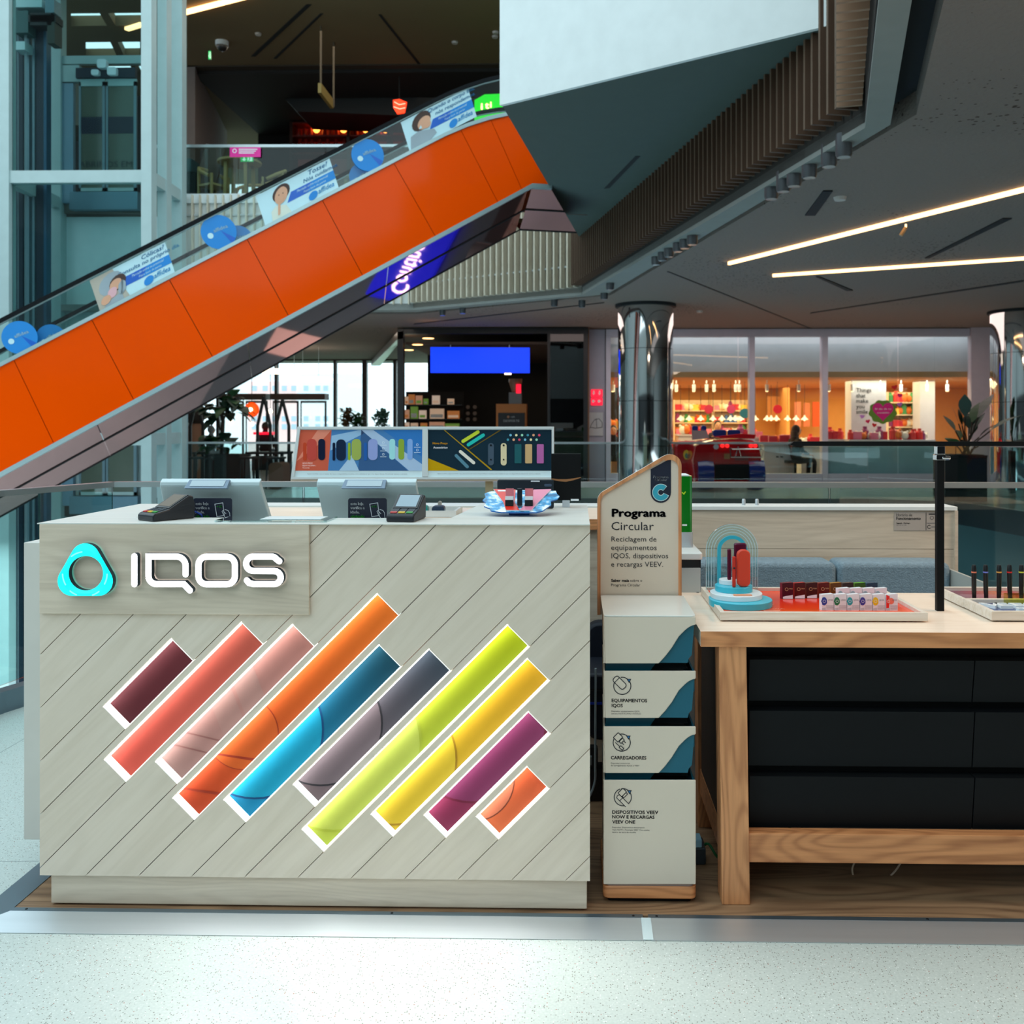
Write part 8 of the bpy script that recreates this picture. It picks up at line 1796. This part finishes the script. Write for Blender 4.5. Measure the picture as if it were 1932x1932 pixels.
# front part: second red mass to the left (bonnet)
b = MB(); b.rbox((XC(1278), Yc+.5, .15), (XC(1330), Yc+1.4, ZC_(833)), .12, rdm, 5); b.build('bonnet', None, car, True, bevel=.06, seg=3)
f = PxF(Yc+.495); b = MB(); f.poly(b, [(1295+6*cos(t), 858+9*sin(t)) for t in [2*pi*i/18 for i in range(18)]], mat('car_decal', (220, 190, 60), .4), .002); f.poly(b, [(1295+3*cos(t), 860+5*sin(t)) for t in [2*pi*i/18 for i in range(18)]], mat('car_decal2', (60, 130, 110), .4), .004); b.build('decal', None, car, recalc=False)
# ---- people (small, far): one continuous body each
def person(px, py_top, Y, h, pose, cloth, haircol, lb, seat=None, turn=0, long_hair=False):
    p = W(px, py_top, Y); zt_ = p.z; u = h/1.7
    z0 = zt_-(1.7*u if pose == 'stand' else 1.32*u)
    P = {}
    if pose == 'stand':
        P = dict(pel=(0, 0, .95), che=(0, 0, 1.3), nek=(0, 0, 1.46), hed=(0, -.02, 1.58), hl=(-.1, 0, .9), kl=(-.11, -.03, .5), fl=(-.11, 0, .08), hr=(.1, 0, .9), kr=(.11, .04, .5), fr=(.12, .06, .08), sl=(-.19, 0, 1.38), el=(-.25, .02, 1.1), wl=(-.22, -.14, .9), sr=(.19, 0, 1.38), er=(.25, .02, 1.1), wr=(.2, -.16, .92), tl=(-.11, -.18, .05), tr=(.12, -.12, .05))
    else:
        P = dict(pel=(0, 0, .55), che=(0, 0, .92), nek=(0, -.02, 1.08), hed=(0, -.04, 1.2), hl=(-.1, -.08, .54), kl=(-.13, -.45, .54), fl=(-.13, -.42, .1), hr=(.1, -.08, .54), kr=(.13, -.45, .54), fr=(.13, -.42, .1), sl=(-.19, 0, 1.0), el=(-.24, -.05, .76), wl=(-.15, -.28, .68), sr=(.19, 0, 1.0), er=(.24, -.05, .76), wr=(.15, -.28, .68), tl=(-.13, -.58, .05), tr=(.13, -.58, .05))
    R_ = dict(pel=.15, che=.16, nek=.055, hed=.09, hl=.09, kl=.06, fl=.045, hr=.09, kr=.06, fr=.045, sl=.07, el=.05, wl=.035, sr=.07, er=.05, wr=.035, tl=.035, tr=.035)
    E = [('pel', 'che'), ('che', 'nek'), ('nek', 'hed'), ('pel', 'hl'), ('hl', 'kl'), ('kl', 'fl'), ('fl', 'tl'), ('pel', 'hr'), ('hr', 'kr'), ('kr', 'fr'), ('fr', 'tr'), ('che', 'sl'), ('sl', 'el'), ('el', 'wl'), ('che', 'sr'), ('sr', 'er'), ('er', 'wr')]
    ks = list(P); me = bpy.data.meshes.new('body'); me.from_pydata([tuple(c*u for c in P[k]) for k in ks], [(ks.index(a), ks.index(c)) for a, c in E], [])
    ob = bpy.data.objects.new('body', me); COL.objects.link(ob); me.materials.append(cloth)
    sk_ = ob.modifiers.new('skin', 'SKIN'); sk_.use_smooth_shade = True
    for i, k in enumerate(ks): v = me.skin_vertices[0].data[i]; v.radius = (R_[k]*u, R_[k]*u*(.75 if k in ('che', 'pel') else 1)); v.use_root = (k == 'pel')
    ob.modifiers.new('sub', 'SUBSURF').levels = 2; ob.modifiers['sub'].render_levels = 2
    root = thing('person', (p.x, Y, z0), lb, 'person'); ob.parent = root
    hp = Vector(P['hed'])*u; sm = mat('skin_tone', (206, 160, 130), .6)
    hh = MB(); wl0 = Vector((p.x, Y, z0)); hh.ball(wl0+hp+Vector((0, -.012*u, .03*u)), .098*u, sm, 14, (.86, 1, 1.2)); hh.tube([wl0+hp+Vector((0, -.1*u, .04*u)), wl0+hp+Vector((0, -.125*u, .02*u))], .014*u, 6, sm)
    for sx3 in (-1, 1): hh.ball(wl0+hp+Vector((sx3*.035*u, -.102*u, .055*u)), .011*u, blk, 6)
    hh.build('head', None, root, True)
    hm = mat('hair_%d' % haircol[0], haircol, .7); hb_ = MB(); hb_.ball(wl0+hp+Vector((0, .02*u, .055*u)), .108*u, hm, 14, (.9, 1, 1.15))
    if long_hair: hb_.ball(wl0+hp+Vector((0, .06*u, -.1*u)), .11*u, hm, 14, (1.05, .7, 2.3))
    hb_.build('hair', None, root, True)
    for s3, k in ((-1, 'wl'), (1, 'wr')):
        wp3 = wl0+Vector(P[k])*u; b = MB(); b.ball(wp3+Vector((0, -.03*u, -.01*u)), .034*u, sm, 8, (1, 1.2, .7))
        for q_ in range(4): b.tube([wp3+Vector(((q_-1.5)*.016*u, -.05*u, -.01*u)), wp3+Vector(((q_-1.5)*.018*u, -.09*u, -.02*u)), wp3+Vector(((q_-1.5)*.018*u, -.115*u, -.04*u))], .0085*u, 5, sm)
        b.tube([wp3+Vector((-s3*.03*u, -.03*u, 0)), wp3+Vector((-s3*.05*u, -.07*u, -.005*u))], .009*u, 5, sm); b.build('hand', None, root, True)
    root.rotation_euler = (0, 0, turn); return root
nv_ = mat('cloth_navy', (20, 24, 40), .8); bkc = mat('cloth_black', (18, 16, 20), .8); lbc = mat('cloth_paleblue', (130, 150, 160), .8)
person(1500, 806, 22.0, 1.66, 'sit', bkc, (40, 22, 20), 'seated person with long dark hair and black clothes in the gift shop', turn=pi*.6, long_hair=True)
person(1354, 797, 24.5, 1.7, 'stand', nv_, (26, 16, 14), 'dark haired person standing at the gift shop counter', turn=0)
person(1157, 806, 22.6, 1.6, 'sit', nv_, (30, 20, 18), 'dark clothed person glimpsed left of the chrome column', turn=0)
pr = person(500, 800, 27.0, 1.7, 'sit', nv_, (28, 24, 26), 'seated person in a navy coat with red band before the entrance', turn=pi)
q = W(500, 818, 26.8); o = MB().rbox((q.x-.27, 26.78, q.z-.03), (q.x+.27, 27.2, q.z+.04), .03, redm, 3).build('red_band', None, None); o.parent = pr; o.location = (0, 0, 0); 
o.data.transform(Matrix.Translation(Vector((0, 0, 0)))); o.location = Vector((0, 0, q.z-.03-pr.location.z))
person(397, 806, 27.5, 1.65, 'sit', lbc, (120, 140, 150), 'seated person in a pale blue hooded coat left of the plant', turn=pi*.8)
stool = thing('office_stool', (W(1509, 900, 22.0).x, 22.0, .012), 'black swivel chair beneath the seated person in the gift shop', 'chair')
xx_ = stool.location.x-.1; MB().rbox((xx_-.22, 21.8, .42), (xx_+.22, 22.2, .48), .06, blk, 4, 'z').build('seat', None, stool); MB().tube([(xx_, 22, .1), (xx_, 22, .42)], .03, 8, blk).build('pole', None, stool)
for k in range(5): MB().bar((xx_, 22, .1), (xx_+.25*cos(k*1.257), 22+.25*sin(k*1.257), .06), .04, .03, blk).build('leg', None, stool)
for i, (px, Y) in enumerate(((500, 27.0), (397, 27.5))):
    p = W(px, 850, Y); o = thing('block_stool', (p.x, Y, 0), ['dark block seat under the person with the red band', 'dark block seat under the pale blue coated person'][i], 'stool'); MB().box((p.x-.3, Y-.25, 0), (p.x+.3, Y+.3, .4), mt).build('body', None, o)
# ================================================================ out-of-view shell so that reflections have something to show
rs = mat('rear_wall_grey', (150, 158, 158), .7); rd_ = mat('rear_dark', (30, 34, 38), .6)
struct(MB().box((-16, -9.3, 0), (16, -9, 2.6), rd_).build('wall_rear', None, None)); struct(MB().box((-16, -9.3, 2.6), (16, -9, 5.5), rs).build('wall_rear_upper', None, None))
struct(MB().box((16, -9, 0), (16.2, 33, 9.8), rs).build('wall_right', None, None)); struct(MB().box((-16.2, -9, -.3), (-16, 33, 7), rs).build('wall_left', None, None))
struct(MB().box((-16, -9, -.36), (-6.02, R1.y-1.2, 0), terr).build('floor_left', None, None))
for px, py0, py1 in ((20, 990, 1330),):
    pass
def areaobj(x, y, z, sx_, sy_, e, col, rot=(0, 0, 0)):
    l = bpy.data.lights.new('daylight_panel', 'AREA'); l.shape = 'RECTANGLE'; l.size = sx_; l.size_y = sy_; l.energy = e; l.color = col
    o = bpy.data.objects.new('daylight_panel', l); COL.objects.link(o); o.location = (x, y, z); o.rotation_euler = rot

# unseen area lights added to brighten the mall and the level below
area(3.0, 18.6, ZC-.05, 11, 2.2, 130, (1, .80, .74)); area(-6.5, 20.5, ZC-.05, 6, 3, 60, (1, .86, .72)); area(3.4, 2.9, ZC-.05, 1.6, 2.2, 105, (1, .78, .60)); area(5.5, 9.5, ZC-.05, 2, 7, 14, (1, .9, .86))
area(-4, 13, -.6, 12, 4, 900, (.8, .95, 1)); area(-7, 10, -.8, 4, 4, 500, (.75, .95, 1))  # added in the open void to lift the dark lower walls
area(1, 23.5, ZUC-.1, 10, 2, 60, (1, .82, .6)); area(-5.5, 20, ZUC-.1, 5, 3, 60, (1, .85, .66))
